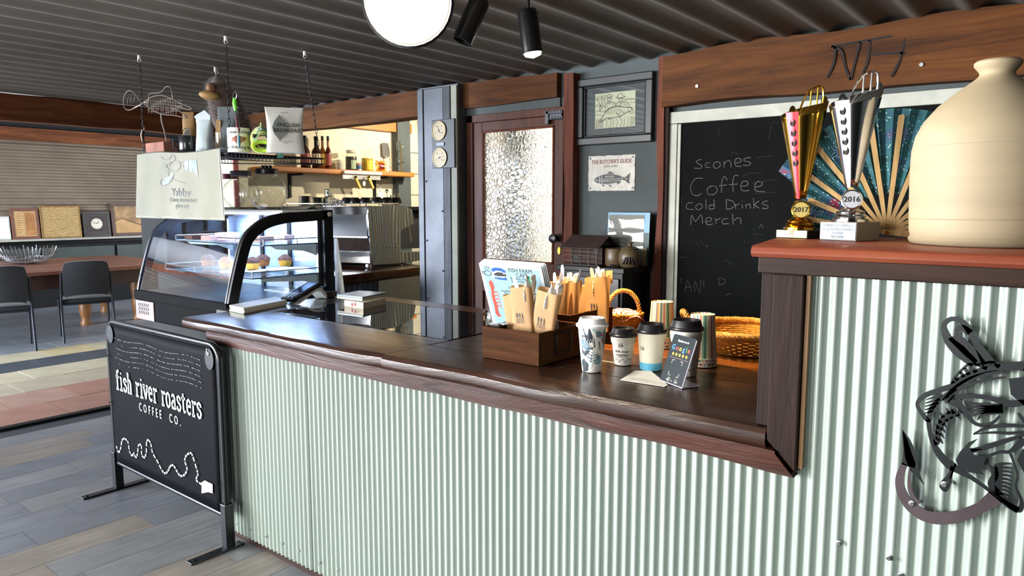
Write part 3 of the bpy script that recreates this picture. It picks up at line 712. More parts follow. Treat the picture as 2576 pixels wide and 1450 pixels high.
b = MB(); blob(b, [(-.052, .136), (-.052, .05), (-.040, .03), (-.02, .05), (-.008, .062), (.012, .060), (.026, .072), (.024, .095), (.005, .105), (-.004, .125), (-.008, .137), (-.03, .137)], .0001)
blob(b, ell(-.022, .022, .012, .02, rot=.3), .0001); blob(b, ell(-.024, .006, .007, .005), .00012); blob(b, ell(.05, .09, .012, .04, rot=.2), .0001)
warp(b, mp).build('leaf_print', m_navy, t)
b = MB(); blob(b, [(.0, .137), (.006, .115), (.028, .10), (.045, .10), (.05, .137)], .00008); blob(b, [(-.02, .0), (-.012, .03), (.006, .05), (.03, .05), (.04, .03), (.04, 0)], .00006); blob(b, ell(-.045, .05, .008, .03, rot=.2), .0001)
warp(b, mp).build('leaf_print', m_aqua, t)
b = MB(); blob(b, ell(.008, .045, .024, .016, rot=-.5), .00015); blob(b, ell(-.02, .085, .012, .022, rot=.7), .00018); blob(b, ell(.02, .118, .012, .010, rot=-.3), .00018)
warp(b, mp).build('leaf_print', m_bluegrey, t)
b = MB()
for k in range(5):
    leafpoly(b, -.004+k*.002, .030+k*.009, .022-k*.002, .0028, .35, .0003); leafpoly(b, -.004+k*.002, .030+k*.009, .02-k*.002, .0028, 2.7, .0003)
for k in range(6): b.ribbon([(-.016+.004*k, .078), (-.022+.007*k, .092+.002*k), (-.020+.009*k, .104)], .0009, .0002, .0003)
b.ribbon([(.0, .02), (.004, .075), (.002, .11)], .0012, .0002, .0003); leafpoly(b, .004, .128, .02, .004, -1.2, .0003); leafpoly(b, -.01, .012, .018, .004, .9, .0003)
warp(b, mp).build('leaf_print', m_cupwhite, t)
b = MB(); blob(b, ell(.034, .098, .003, .010), .0003); blob(b, ell(.033, .115, .006, .004), .0003); warp(b, mp).build('leaf_print', m_pink, t)
# cup marked 15
cx, cy = 1.958, 1.113
t, mp = cup('coffee_cup', 'small white cup with black lid marked 15 and fish river roasters', cx, cy, .0265, .0385, .094, m_lidblack, m_cupwhite, .021, sleeve=True)
text_warp('fish river\nroasters', .0105, mp, m_ink, t, sx=1.05, dx=-.004, dy=.040, space=1.1, bold=.0001)
text_warp('coffee co', .0055, mp, m_inkgrey, t, dx=-.004, dy=.0285, space=1.5)
text_warp('15', .016, mp, m_ink, t, dx=-.009, dy=.065, bold=.0004, name='number_mark')
b = MB(); b.ribbon([(-.026+.0009*i, .017+.0045*math.sin(i*.30)+.003*math.sin(i*.71)+(.008 if i > 48 else 0)*(i-48)/12) for i in range(60)], .0008, 0, .0003); warp(b, mp).build('river_line', m_ink, t)
# cup marked 16
cx, cy = 1.950, 1.012
t, mp = cup('coffee_cup', 'plain cream cup with black lid, number 16 and blue base band', cx, cy, .032, .042, .118, m_lidblack, m_cupcream, .022, bandmat=m_blueband)
text_warp('16', .018, mp, m_ink, t, dx=-.030, dy=.068, name='number_mark')
# big black lid cup behind the stand
cx, cy = 1.950, .900
t, mp = cup('coffee_cup', 'large white cup with black lid standing behind the review stand', cx, cy, .033, .0455, .138, m_lidblack, m_cupwhite, .025, sleeve=True)
b = MB(); b.ribbon([(.0+.0009*i, .022+.0045*math.sin(i*.30)) for i in range(40)], .0008, 0, .0003); warp(b, mp).build('river_line', m_ink, t)
# striped cup stacks (upside down)
stripe_cols = ['#d6cfb4', '#c97a5a', '#d6cfb4', '#6fa889', '#3f7a5c', '#d6cfb4', '#cfc38a', '#d6cfb4', '#a8626c', '#d6cfb4', '#8fa6b8', '#d6cfb4', '#7d6a8a', '#b59a4a', '#d6cfb4', '#4f7d72']
sm = [M('stripe_%d' % i, c, .6, var=.03) for i, c in enumerate(stripe_cols)]
def striped(x, y, rb, rt, h, n, label):
    t = thing('striped_cup_stack', label, 'cup stack', (x, y, ZC))
    N = 48
    for k in range(n):
        b = MB(rotz(x, y, ZC, .4*k+.3)); z0 = k*.012; hh = h-(n-1)*.012
        for i in range(N):
            b.cur = (i//1) % 16 if True else 0
            a, c = 2*PI*i/N, 2*PI*(i+1)/N
            b.add([(rb*math.cos(a), rb*math.sin(a), z0), (rb*math.cos(c), rb*math.sin(c), z0), (rt*math.cos(c), rt*math.sin(c), z0+hh), (rt*math.cos(a), rt*math.sin(a), z0+hh)], [(0, 1, 2, 3)])
        b.cur = 0
        b.tube([((rb+.001)*math.cos(2*PI*i/24), (rb+.001)*math.sin(2*PI*i/24), z0+.002) for i in range(24)], .0018, 5, True)
        if k == n-1: b.add([(rt*math.cos(2*PI*i/24), rt*math.sin(2*PI*i/24), z0+hh-.004) for i in range(24)], [tuple(range(24))])
        b.build('paper_cup', sm, t, smooth=40)
striped(2.105, .918, .046, .0365, .160, 3, 'upturned candy striped paper cups, stack right of the review stand')
striped(2.290, 1.150, .046, .0375, .160, 4, 'upturned candy striped paper cups, stack behind the lidded cups')
# review stand
f1 = PZ(1660, 958, ZC); f2 = PZ(1715, 978, ZC); bk = PZ(1752, 972, ZC)
u = (f2-f1).normalized(); nb = Vector((-u.y, u.x, 0)); nb = nb if nb.x > 0 else -nb
rs = thing('review_stand', 'black leaning acrylic sign asking for reviews with five gold stars', 'sign', ((f1.x+f2.x)/2, (f1.y+f2.y)/2, ZC))
Wd = (f2-f1).length*1.02; Hh = .140
vv = (Vector((0, 0, 1))*.94+nb*.34).normalized()
F = frame(f1-u*.0, u, vv)
m_card = M('black_acrylic', '#22282b', .28, var=.04)
m_edge = M('clear_acrylic_edge', '#c9c6d6', .15, var=0)
def rrect(w, h, r_, n=5):
    o = []
    for cx_, cy_, a0 in ((w-r_, h-r_, 0), (r_, h-r_, PI/2), (r_, r_, PI), (w-r_, r_, 1.5*PI)):
        for i in range(n+1): a = a0+PI/2*i/n; o.append((cx_+r_*math.cos(a), cy_+r_*math.sin(a)))
    return o
b = MB(F); b.prism(rrect(Wd, Hh, .006), -.0015, .0012); b.build('sign_panel', m_card, rs)
b = MB(F); b.prism([(Wd-.0012, .001), (Wd+.0006, .0), (Wd+.0006, Hh-.004), (Wd-.0012, Hh-.004)], -.0018, .0014); b.build('panel_edge', m_edge, rs)
ft = MB(frame(f1+Vector((0, 0, .0015)), u, nb)); ft.box(0, -.001, -.0015, Wd, .062, .0015); ft.build('foot_plate', m_edge, rs)
def FT(cx_, cy_): return F @ Matrix.Translation((cx_, cy_, .0016))
def FV(q): return Vector(q)
text('Review us on', .0088, FT(Wd*.5, Hh*.885), m_paper, rs, bold=.00025)
gl = [('G', '#4a7fd6'), ('o', '#d8483c'), ('o', '#e0b03a'), ('g', '#4a7fd6'), ('l', '#3f9a5a'), ('e', '#d8483c')]
gx = [.16, .335, .47, .61, .725, .83]
for (ch, c), xx in zip(gl, gx): text(ch, .0205, FT(Wd*xx, Hh*.735), M('letter_'+c[1:], c, .4, var=0), rs, bold=.0003)
m_star = M('gold_print', '#e0a83c', .4, var=0)
for k in range(5):
    b = MB(FT(Wd*(.22+.145*k), Hh*.605)); b.prism([((.0062 if i % 2 == 0 else .0026)*math.cos(PI/2+i*PI/5), (.0062 if i % 2 == 0 else .0026)*math.sin(PI/2+i*PI/5)) for i in range(10)], 0, .0004); b.build('star', m_star, rs)
b = MB(FT(0, Hh*.53)); b.box(Wd*.08, -.0006, 0, Wd*.92, .0006, .0004); b.build('divider_line', M('muted_rose', '#7a5a5a', .5), rs)
b = MB(FT(Wd*.5, Hh*.33))
qs = .022
for sx_, sy_ in ((1, 1), (1, -1), (-1, 1), (-1, -1)):
    b.ribbon([(sx_*qs, sy_*(qs-.010)), (sx_*qs, sy_*qs), (sx_*(qs-.010), sy_*qs)], .0012, 0, .0004)
b.build('corner_mark', m_paper, rs)
text('Tap       or       Scan', .0062, FT(Wd*.5, Hh*.075), m_paper, rs)
b = MB(FT(Wd*.36, Hh*.085)); b.tube([(.005*math.cos(2*PI*i/14), .006*math.sin(2*PI*i/14), .0004) for i in range(14)], .0006, 4, True); b.ribbon([(-.003, -.004), (.0, .004), (.003, -.002)], .001, 0, .0004); b.build('tap_icon', m_paper, rs)
b = MB(FT(Wd*.66, Hh*.085)); b.tube([(-.0035, -.006, .0004), (.0035, -.006, .0004), (.0035, .006, .0004), (-.0035, .006, .0004)], .0006, 4, True); b.build('phone_icon', m_paper, rs)
# handwritten paper note
pts = [PZ(*q, ZC) for q in ((1560, 957), (1597, 934), (1637, 934), (1680, 970), (1672, 974))]
b = MB(); b.prism([(q.x, q.y) for q in pts], ZC, ZC+.0012)
nt_ = solo(b, 'paper_note', m_paper, 'small white folded paper note lying before the review stand', 'note')
e1 = (pts[3]-pts[0]).normalized()
b = MB(frame(pts[0]+Vector((0, 0, .0013)), e1, (pts[1]-pts[0])))
for k in range(3): b.ribbon([(.02+.003*i, .014+.010*k+.0014*math.sin(i*1.9+k)) for i in range(int(28-6*k))], .0005, 0, .0003)
b.build('handwriting', m_inkgrey, nt_)
# ---- wooden cutlery boxes
def caddy(x0, y0, x1, y1, h, label, handle):
    t = thing('wooden_box', label, 'box', ((x0+x1)/2, (y0+y1)/2, ZC)); w = .009; z0 = ZC; z1 = ZC+h
    MB().box(x0, y0, z0, x0+w, y1, z1).build('side', m_boxwood, t, bevel=.0015); MB().box(x1-w, y0, z0, x1, y1, z1).build('side', m_boxwood, t, bevel=.0015)
    MB().box(x0+w, y0, z0, x1-w, y0+w, z1).build('end', m_boxwood, t, bevel=.0015); MB().box(x0+w, y1-w, z0, x1-w, y1, z1).build('end', m_boxwood, t, bevel=.0015)
    MB().box(x0+w, y0+w, z0, x1-w, y1-w, z0+.008).build('bottom', m_boxwood, t)
    MB().box((x0+x1)/2-.004, y0+w, z0+.008, (x0+x1)/2+.004, y1-w, z1-.02).build('divider', m_boxwood, t)
    if handle:
        xa, xc = (x0+x1)/2-.045, (x0+x1)/2+.045; b = MB(); yy = y0-.003
        b.tube([(xa, yy, z1-.012), (xc, yy, z1-.012)], .0035, 8); h_ = b.build('handle_bracket', m_black, t, smooth=40)
        b = MB(); b.tube([(xa+.004, yy-.004, z1-.014), (xa+.004, yy-.006, z1-.06), (xa+.014, yy-.006, z1-.075), (xc-.014, yy-.006, z1-.075), (xc-.004, yy-.006, z1-.06), (xc-.004, yy-.004, z1-.014)], .003, 8); b.build('drop_handle', m_black, t, smooth=40)
    return t
caddy(1.762, 1.296, 2.010, 1.526, .103, 'dark wooden cutlery box with black drop handle in front', True)
caddy(2.045, 1.372, 2.330, 1.605, .118, 'second wooden cutlery box, behind the front box', False)
# ---- paper cutlery bags
def paper(name, col):
    m, nt, b, out = _new(name); b.inputs['Base Color'].default_value = lin(col); b.inputs['Roughness'].default_value = .75
    co = _coord(nt, (1, 1, .4)); f = _noise(nt, co, 30, 4); nt.links.new(_ramp(nt, f, [(.3, sc(lin(col), .82)), (.7, sc(lin(col), 1.08))]), b.inputs['Base Color'])
    _bump(nt, _noise(nt, co, 16, 3), b, .35, .006)
    tr = nt.nodes.new('ShaderNodeBsdfTranslucent'); tr.inputs[0].default_value = sc(lin(col), .9)
    mx = nt.nodes.new('ShaderNodeMixShader'); mx.inputs[0].default_value = .35
    nt.links.new(b.outputs[0], mx.inputs[1]); nt.links.new(tr.outputs[0], mx.inputs[2]); nt.links.new(mx.outputs[0], out.inputs[0]); return m
m_kraft = paper('kraft_paper', '#c09a6c')
def cutlery_bag(P0, P1, w, d, label, seed, twist=0.0, icons=True, tab=False, roll=0):
    P0 = Vector(P0); P1 = Vector(P1); H = (P1-P0).length; v = (P1-P0).normalized()
    u = Vector((math.sin(twist), -math.cos(twist), 0)); u = (u-v*u.dot(v)).normalized(); F = frame(P0, u, v)
    t = thing('cutlery_bag', label, 'paper bag', P0, 0, None)
    r_ = random.Random(seed); n = 24; rows = 7; vs = []; fs = []
    for j in range(rows):
        q = j/(rows-1)
        for i in range(n):
            a = 2*PI*i/n; ca, sa = math.cos(a), math.sin(a)
            x = w/2*(abs(ca)**.35)*(1 if ca > 0 else -1)*(1-.06*(1-q))
            z = d/2*(abs(sa)**.6)*(1 if sa > 0 else -1)*(.25+.75*q)
            nn = noise.noise(Vector((x*40+seed, q*5, z*30)))*.004
            y = H*q
            if j == rows-1: y += (.006*noise.noise(Vector((x*30, seed, 0))))-(.010 if sa > .2 else 0)
            vs.append((x+nn*.5, y, z+nn))
    for j in range(rows-1):
        for i in range(n): fs.append((j*n+i, j*n+(i+1) % n, (j+1)*n+(i+1) % n, (j+1)*n+i))
    b = MB(F); b.add(vs, fs); b.build('bag_body', m_kraft, t, smooth=45)
    if tab:
        b = MB(F); b.box(w*.22, H-.03, -d/2-.002, w*.5, H+.018, -d/2); b.build('folded_flap', m_kraft, t)
    if icons:
        b = MB(F @ Matrix.Translation((-.004, H*.42, d/2*.55+.003)))
        def fork(x):
            b.ribbon([(x, -.018), (x, .006)], [.003, .0022], 0, .0005)
            for k in (-1, 0, 1): b.ribbon([(x+k*.002, .006), (x+k*.002, .016)], .0011, 0, .0005)
            b.ribbon([(x-.003, .006), (x+.003, .006)], .003, 0, .0005)
        def spoon(x):
            b.ribbon([(x, -.018), (x, .006)], [.003, .0018], 0, .0005); b.prism(ell(x, .010, .0034, .006, 10), 0, .0005)
        def knife(x):
            b.ribbon([(x, -.018), (x, -.002)], .0026, 0, .0005); b.prism([(x-.0013, -.002), (x+.0022, -.002), (x+.0022, .006), (x+.0005, .016), (x-.0013, .016)], 0, .0005)
        fork(-.011); spoon(0); knife(.011); b.build('printed_icons', m_ink, t)
    return F, H
CUT = []
m_cutl = M('dark_cutlery_steel', '#8b8078', .25, .9, var=.15)
m_napkin = M('white_napkin', '#dcd8d0', .85, var=.05, bump=.4, bs=30)
def knife_tip(F, x, y, z, ang, label, L=.05, mat=None):
    b = MB(F @ Matrix.Translation((x, y, z)) @ Matrix.Rotation(ang, 4, 'Z'))
    b.prism([(-.006, -.035), (.006, -.035), (.0075, L*.5), (.004, L*.92), (0, L), (-.005, L*.9), (-.0075, L*.5)], -.001, .001)
    return solo(b, 'knife', mat or m_cutl, label, 'knife', None)
def napkin(F, x, y, z, s_, label, mat=None):
    b = MB(F @ Matrix.Translation((x, y, z)))
    b.grid(lambda p, q: (s_*(p-.5)*2*(1-.3*q), -.05+.075*q+.012*math.sin(p*9)*q, .009*math.sin(p*14+q*4)+.010*math.cos(p*3)), 16, 6)
    return solo(b, 'napkin', mat or m_napkin, label, 'napkin', None, solid=.0015, smooth=60)
# front box
F, H = cutlery_bag(PX(1317, 826, 1.825)-Vector((0, 0, .045)), PX(1312, 716, 1.84), .083, .034, 'upright brown paper cutlery bag, left in the front box', 1)
napkin(F, .034, H-.006, 0, .014, 'white napkin poking from the left bag of the front box'); 
b = MB(F @ Matrix.Translation((.022, H-.008, .0))); b.lathe([(.0, -.05), (.006, -.03), (.013, .0), (.011, .016), (.004, .022), (0, .022)], 12, sx=1, sy=.4)
solo(MB(F @ Matrix.Translation((.030, H+.012, 0))).add(*[[(p[0], p[1], 0) for p in ell(0, 0, .009, .013, 14)]+[(0, 0, .004)], [(i, (i+1) % 14, 14) for i in range(14)]]), 'toy_spoon', M('mint_plastic', '#2fc79a', .3, var=0, emit=None), 'mint green plastic spoon tip above the front paper bags', 'spoon', solid=.002)
knife_tip(F, -.018, H-.02, -.004, .35, 'grey knife tip leaning out of the left front bag')
F, H = cutlery_bag(PX(1357, 838, 1.835)-Vector((0, .0, .045)), PX(1384, 728, 1.85), .088, .036, 'brown paper cutlery bag leaning right in the front box', 2)
napkin(F, .022, H-.012, .004, .022, 'crumpled white napkin in the leaning front bag'); knife_tip(F, .018, H-.006, -.008, -.1, 'dark knife tip behind the napkin of the leaning bag', .04)
F, H = cutlery_bag(PX(1300, 826, 1.87)-Vector((0, 0, .045)), PX(1288, 735, 1.90), .075, .026, 'pale paper cutlery bag tucked behind the left front bag', 3, icons=False)
# rear box
F, H = cutlery_bag(PX(1400, 830, 2.08)-Vector((0, 0, .05)), PX(1405, 706, 2.12), .086, .034, 'orange lit paper cutlery bag, left in the rear box', 4, icons=False)
knife_tip(F, -.015, H-.004, 0, .1, 'knife tip in the left bag of the rear box', .035); knife_tip(F, .012, H+.0, .004, -.1, 'second knife tip in the left bag of the rear box', .03)
F, H = cutlery_bag(PX(1418, 826, 2.17)-Vector((0, 0, .05)), PX(1424, 696, 2.20), .082, .034, 'paper cutlery bag with fork tines, second in the rear box', 5, icons=False)
b = MB(F @ Matrix.Translation((.006, H-.004, 0)))
for k in range(4): b.ribbon([(k*.005, -.03), (k*.005, .018)], .0024, 0, .0015)
b.box(-.002, -.04, 0, .017, -.028, .0015)
solo(b, 'fork', m_cutl, 'fork standing tines up in a bag of the rear box', 'fork'); knife_tip(F, -.016, H+.004, 0, .05, 'knife tip beside the upright fork in the rear box', .04)
F, H = cutlery_bag(PX(1432, 828, 2.12)-Vector((0, 0, .05)), PX(1446, 706, 2.16), .072, .034, 'paper cutlery bag leaning right, middle of the rear box', 6, twist=-.5, icons=False)
napkin(F, -.012, H-.008, 0, .016, 'white napkin in the middle bag of the rear box'); knife_tip(F, .022, H-.004, 0, -.35, 'knife tip tilted right in the middle rear bag', .05)
F, H = cutlery_bag(PX(1462, 828, 2.24)-Vector((0, 0, .05)), PX(1462, 716, 2.27), .078, .03, 'paper cutlery bag half hidden left of the tallest bag', 7, twist=.3, icons=False)
F, H = cutlery_bag(PX(1502, 812, 2.215)-Vector((0, 0, .035)), PX(1503, 693, 2.255), .098, .046, 'tallest brown paper bag with fork spoon knife print, right', 8, tab=True)
napkin(F, .010, H-.014, .004, .018, 'white napkin in the tallest paper bag'); knife_tip(F, -.020, H-.004, 0, .2, 'wooden knife handle tip in the tallest bag', .035, m_lightwood); knife_tip(F, .003, H-.0, -.006, .1, 'grey knife tip in the tallest paper bag', .034)
# serving spoon and clip at the left of the front box
b = MB(); p0 = PX(1226, 796, 1.90); q0 = PX(1238, 826, 1.90)-Vector((0, 0, .05)); F = frame(p0, (.45, -1, 0), (p0-q0))
b.mx = F; b.lathe([(.0, 0), (.006, .0005), (.011, .003), (.014, .006), (.0135, .0075), (.0105, .0045), (.0055, .0022), (0, .0016)], 20, sx=1, sy=1.6); b.tube([(0, -.022, .004), (0, -.04, .0), (0, -.10, -.001)], [.004, .003, .004], 8)
solo(b, 'serving_spoon', m_chrome, 'steel spoon standing in the left corner of the front box', 'spoon', smooth=50)
p0 = PX(1252, 818, 1.80); b = MB(frame(p0, (.2, -1, 0), (1, .2, .1))); b.box(-.028, -.006, -.006, .006, .006, .004); b.lathe([(0, 0), (.012, .001), (.016, .006), (.013, .008), (0, .004)], 16, (.022, .0, .0), sx=1.3)
solo(b, 'measuring_scoop', m_steel, 'small steel scoop lying on the left rim of the front box', 'scoop', smooth=45)
# ---- drinks menu (stack of laminated sheets)
TL = PX(1204, 660, 1.895); TR = PX(1362, 672, 1.895); BL = PX(1252, 815, 1.975)
u = (TR-TL).normalized(); v = (TL-BL); v = v-u*v.dot(u); Hm = v.length+.055; v.normalize(); Wm = (TR-TL).length; F0 = frame(TL-v*Hm, u, v)
Hm = Hm
m_lam = M('laminated_sheet', '#b3babd', .22, var=.02, coat=.3); m_menu = M('pale_blue_print', '#86a6b0', .3, var=.04, coat=.3)
mn = thing('menu_stack', 'stack of laminated pale blue drinks menus leaning behind the front bags', 'menu', F0 @ Vector((Wm/2, 0, 0)))
def uF(x, y, z=0): return F0 @ Matrix.Translation((x, y, z))
# shear the sheet the way it leans: keep the side edges parallel to v, the top edge parallel to u
for k in range(4):
    b = MB(uF(.004*k, .003*k, -.004*k)); b.prism(rrect(Wm, Hm, .008), -.001, .001); b.build('menu_sheet', m_lam, mn)
b = MB(uF(0, 0)); b.prism([(.014, .012), (Wm-.014, .012), (Wm-.014, Hm-.014), (.014, Hm-.014)], .0009, .0014); b.build('printed_area', m_menu, mn)
Z = .0016
def mt(s_, size, x, y, mat=m_ink, **k): return text(s_, size*Wm, uF(Wm*x, Hm*y, Z), mat, mn, ext=.0002, **k)
mt('FISH FARM', .080, .66, .93); mt('CAFÉ', .080, .67, .872); mt('SERVING FISH RIVER', .046, .68, .826); mt('ROASTERS COFFEE', .046, .68, .788)
mt('DRINK MENU', .055, .58, .70)
for y, s_ in ((.655, 'Long Black | Cappuccino | Flat White'), (.625, 'Piccolo | Espresso | Macchiato'), (.575, 'Special Coffee'), (.545, 'Flavour Syrup'), (.445, 'Flavoured Teas'), (.395, 'Milkshakes'), (.365, 'Thickshakes'), (.325, 'Chocolate | Chai'), (.265, 'Dragon Leaf Coffee'), (.235, 'Tamworth'), (.16, 'Muffin')):
    mt(s_, .038, .56, y)
b = MB(uF(Wm*.12, Hm*.87, Z)); k_ = Wm
b.tube([(.055*k_*math.cos(a), .035*k_*math.sin(a), 0) for a in [2*PI*i/16 for i in range(16)]], .0012, 4, True); b.tube([(-.055*k_*math.cos(a), .035*k_*math.sin(a)-.012*k_*0, 0) for a in [PI+PI*i/10 for i in range(11)]], .0012, 4)
for s_ in (-.03, 0, .03): b.ribbon([(s_*k_, .05*k_), ((s_+.01)*k_, .075*k_), (s_*k_, .10*k_)], .0015, -.0002, .0003)
b.tube([(-.055*k_, .01*k_, 0), (-.09*k_, .02*k_, 0), (-.085*k_, -.02*k_, 0), (-.05*k_, -.02*k_, 0)], .0012, 4)
b.build('cup_drawing', m_navy, mn)
m_blue = M('logo_blue', '#1f4f8f', .4, var=.03)
b = MB(uF(Wm*.31, Hm*.875, Z)); b.box(-.115*k_, -.08*k_, 0, .125*k_, .09*k_, .0002); b.build('logo_ground', m_lam, mn)
b = MB(uF(Wm*.31, Hm*.875, Z+.0003)); b.ribbon([(-.11*k_, .035*k_), (-.05*k_, .06*k_), (.04*k_, .06*k_), (.11*k_, .03*k_)], .045*k_, 0, .0003); b.ribbon([(-.09*k_, -.055*k_), (0, -.066*k_), (.11*k_, -.066*k_)], .038*k_, 0, .0003); b.build('logo_band', m_blue, mn)
b = MB(uF(Wm*.31, Hm*.875, Z+.0003)); b.prism([(p*k_, q*k_) for p, q in ((-.10, -.02), (-.07, .0), (-.02, .02), (.05, .018), (.08, -.01), (.11, .01), (.11, -.035), (.08, -.03), (.02, -.035), (-.05, -.035))], 0, .0003); b.build('logo_fish', m_ink, mn)
text('FISH FARM', .034*k_, uF(Wm*.305, Hm*.832, Z+.0007), m_lam, mn, ext=.0001, bold=.0003)
m_cray = M('crayfish_red', '#b34a3e', .4, var=.1)
b = MB(uF(Wm*.12, Hm*.45, Z)); q = k_
b.prism([(p_*q, q_*q) for p_, q_ in ((-.02, .33), (.02, .36), (.05, .32), (.055, .26), (.03, .20), (.02, .12), (.035, .0), (.03, -.12), (.06, -.16), (.0, -.17), (-.03, -.13), (-.02, 0), (-.03, .12), (-.01, .2))], 0, .0003)
for k in range(5): b.ribbon([(.02*q, (.18-.05*k)*q), (.075*q, (.20-.05*k)*q), (.11*q, (.155-.05*k)*q)], [.02*q, .014*q, .006*q], 0, .0003)
b.build('crayfish_drawing', m_cray, mn)
# ---- rope helpers
def rope(b, path, r, strands=3, turns=10, sub=6, closed=False, n=5):
    path = [Vector(p) for p in path]; fine = []
    N = len(path)
    for i in range(N if closed else N-1):
        for k in range(sub):
            t = k/sub; g = lambda j: path[j % N] if closed else path[max(0, min(N-1, j))]
            a, c, d, e = g(i-1), g(i), g(i+1), g(i+2)
            fine.append(.5*((2*c)+(d-a)*t+(2*a-5*c+4*d-e)*t*t+(3*c-a-3*d+e)*t**3))
    if not closed: fine.append(path[-1])
    L = len(fine)
    for s_ in range(strands):
        pts = []
        for i, p in enumerate(fine):
            a = fine[(i-1) % L] if closed or i else p; c = fine[(i+1) % L] if closed or i < L-1 else p
            t = (c-a).normalized(); e = t.cross(Vector((.3, .2, 1))).normalized(); g2 = t.cross(e)
            an = 2*PI*(s_/strands+turns*i/L); pts.append(p+(e*math.cos(an)+g2*math.sin(an))*r*.55)
        b.tube(pts, r*.62, n, closed)
def weave(b, cx_, cy_, z0, prof, stakes, rw, lvls):
    for l in range(lvls):
        q = l/(lvls-1); rx, ry, z = prof(q)
        pts = []
        for i in range(stakes*2):
            a = PI*i/stakes; k = 1 if (i+l) % 2 else -1
            pts.append((cx_+(rx+k*rw*.55)*math.cos(a), cy_+(ry+k*rw*.55)*math.sin(a), z0+z))
        b.tube(pts, rw, 5, True)
# gingham basket
gx_, gy_ = 2.500, 1.425
gb = thing('small_basket', 'small round wicker basket with twisted handle holding red gingham cloth', 'basket', (gx_, gy_, ZC))
b = MB(); weave(b, gx_, gy_, ZC, lambda q: (.050+.022*q, .058+.022*q, .004+.060*q), 15, .0036, 10); b.build('woven_body', m_wicker, gb, smooth=60)
b = MB(); b.lathe([(.0, .0), (.05, .0), (.05, .004), (0, .004)], 20, (gx_, gy_, ZC)); b.build('basket_base', m_wicker, gb)
b = MB(); rope(b, [(gx_+.072*math.cos(a), gy_+.080*math.sin(a), ZC+.068) for a in [2*PI*i/20 for i in range(20)]], .006, 2, 22, 4, True); b.build('rim', m_wicker, gb, smooth=60)
dirx = Vector((.62, -.78, 0))
b = MB(); rope(b, [Vector((gx_, gy_, ZC+.066))+dirx*(.066*math.cos(a))+Vector((0, 0, .092*math.sin(a))) for a in [PI*i/14 for i in range(15)]], .0085, 3, 9, 5); b.build('handle', m_wicker, gb, smooth=60)
mgg, nt, bb, out = _new('gingham_cloth'); co = _coord(nt, (1, 1, 1))
sp = nt.nodes.new('ShaderNodeSeparateXYZ'); nt.links.new(co, sp.inputs[0])
def stp(o_, f_):
    a = nt.nodes.new('ShaderNodeMath'); a.operation = 'MULTIPLY'; a.inputs[1].default_value = f_; nt.links.new(sp.outputs[o_], a.inputs[0])
    c = nt.nodes.new('ShaderNodeMath'); c.operation = 'FRACT'; nt.links.new(a.outputs[0], c.inputs[0]); d = nt.nodes.new('ShaderNodeMath'); d.operation = 'GREATER_THAN'; d.inputs[1].default_value = .55; nt.links.new(c.outputs[0], d.inputs[0]); return d.outputs[0]
ad = nt.nodes.new('ShaderNodeMath'); ad.operation = 'ADD'; nt.links.new(stp('X', 75), ad.inputs[0]); nt.links.new(stp('Y', 75), ad.inputs[1])
hf = nt.nodes.new('ShaderNodeMath'); hf.operation = 'MULTIPLY'; hf.inputs[1].default_value = .5; nt.links.new(ad.outputs[0], hf.inputs[0])
nt.links.new(_ramp(nt, hf.outputs[0], [(.0, lin('#efe8de')), (.5, lin('#d08a86')), (1, lin('#a8202c'))]), bb.inputs['Base Color']); bb.inputs['Roughness'].default_value = .85
b = MB()
def cl(p, q):
    a = 2*PI*p; rr_ = .066*q+.022*max(0, q-.8)*5*(.5+.5*math.sin(a*3+1)); z = .085-.03*q*q+.012*math.sin(a*5+q*6)*q
    return (gx_+rr_*math.cos(a), gy_+rr_*1.15*math.sin(a), ZC+z)
b.grid(cl, 48, 10, True)
solo(b, 'gingham_cloth', mgg, 'red and white gingham cloth bundled in the small basket', 'cloth', base=(gx_, gy_, ZC+.055), smooth=70, solid=.002)
# wicker tray basket by the post
tx, ty = 2.415, .900; ta = math.radians(-12)
tb = thing('wicker_tray', 'oval wicker tray basket with loop handles beside the dark post', 'basket', (tx, ty, ZC))
b = MB(); weave(b, tx, ty, ZC, lambda q: (.135+.045*q, .135+.05*q, .006+.06*q), 26, .004, 10); b.build('woven_body', m_wicker, tb, smooth=60)
b = MB(); b.lathe([(0, 0), (.135, 0), (.135, .006), (0, .006)], 28, (tx, ty, ZC)); b.build('tray_base', m_wicker, tb)
b = MB(); rope(b, [(tx+.182*math.cos(a), ty+.187*math.sin(a), ZC+.074) for a in [2*PI*i/28 for i in range(28)]], .012, 4, 26, 5, True); b.build('rim', m_wicker, tb, smooth=60)
hd = Vector((.62, -.78, 0))
for s_ in (1, -1):
    b = MB(); c0 = Vector((tx, ty, ZC+.07))+hd*(.183*s_); tg = Vector((.78, .62, 0))
    rope(b, [c0+tg*(.045*math.cos(a))+hd*(s_*.03*math.sin(a))+Vector((0, 0, .062*math.sin(a))) for a in [PI*i/12 for i in range(13)]], .010, 3, 7, 5); b.build('handle', m_wickerdark, tb, smooth=60)
for a in (2.6, 5.0):
    b = MB(); c0 = Vector((tx+.182*math.cos(a), ty+.187*math.sin(a), ZC+.074)); e = Vector((math.cos(a), math.sin(a), 0))
    for k in (-1, 0, 1):
        tg = Vector((-math.sin(a), math.cos(a), 0)); b.tube([c0+tg*(.006*k)+(e*math.cos(x)+Vector((0, 0, math.sin(x))))*.015 for x in [2*PI*i/12 for i in range(12)]], .003, 5, True)
    b.build('binding', m_wicker, tb, smooth=60)
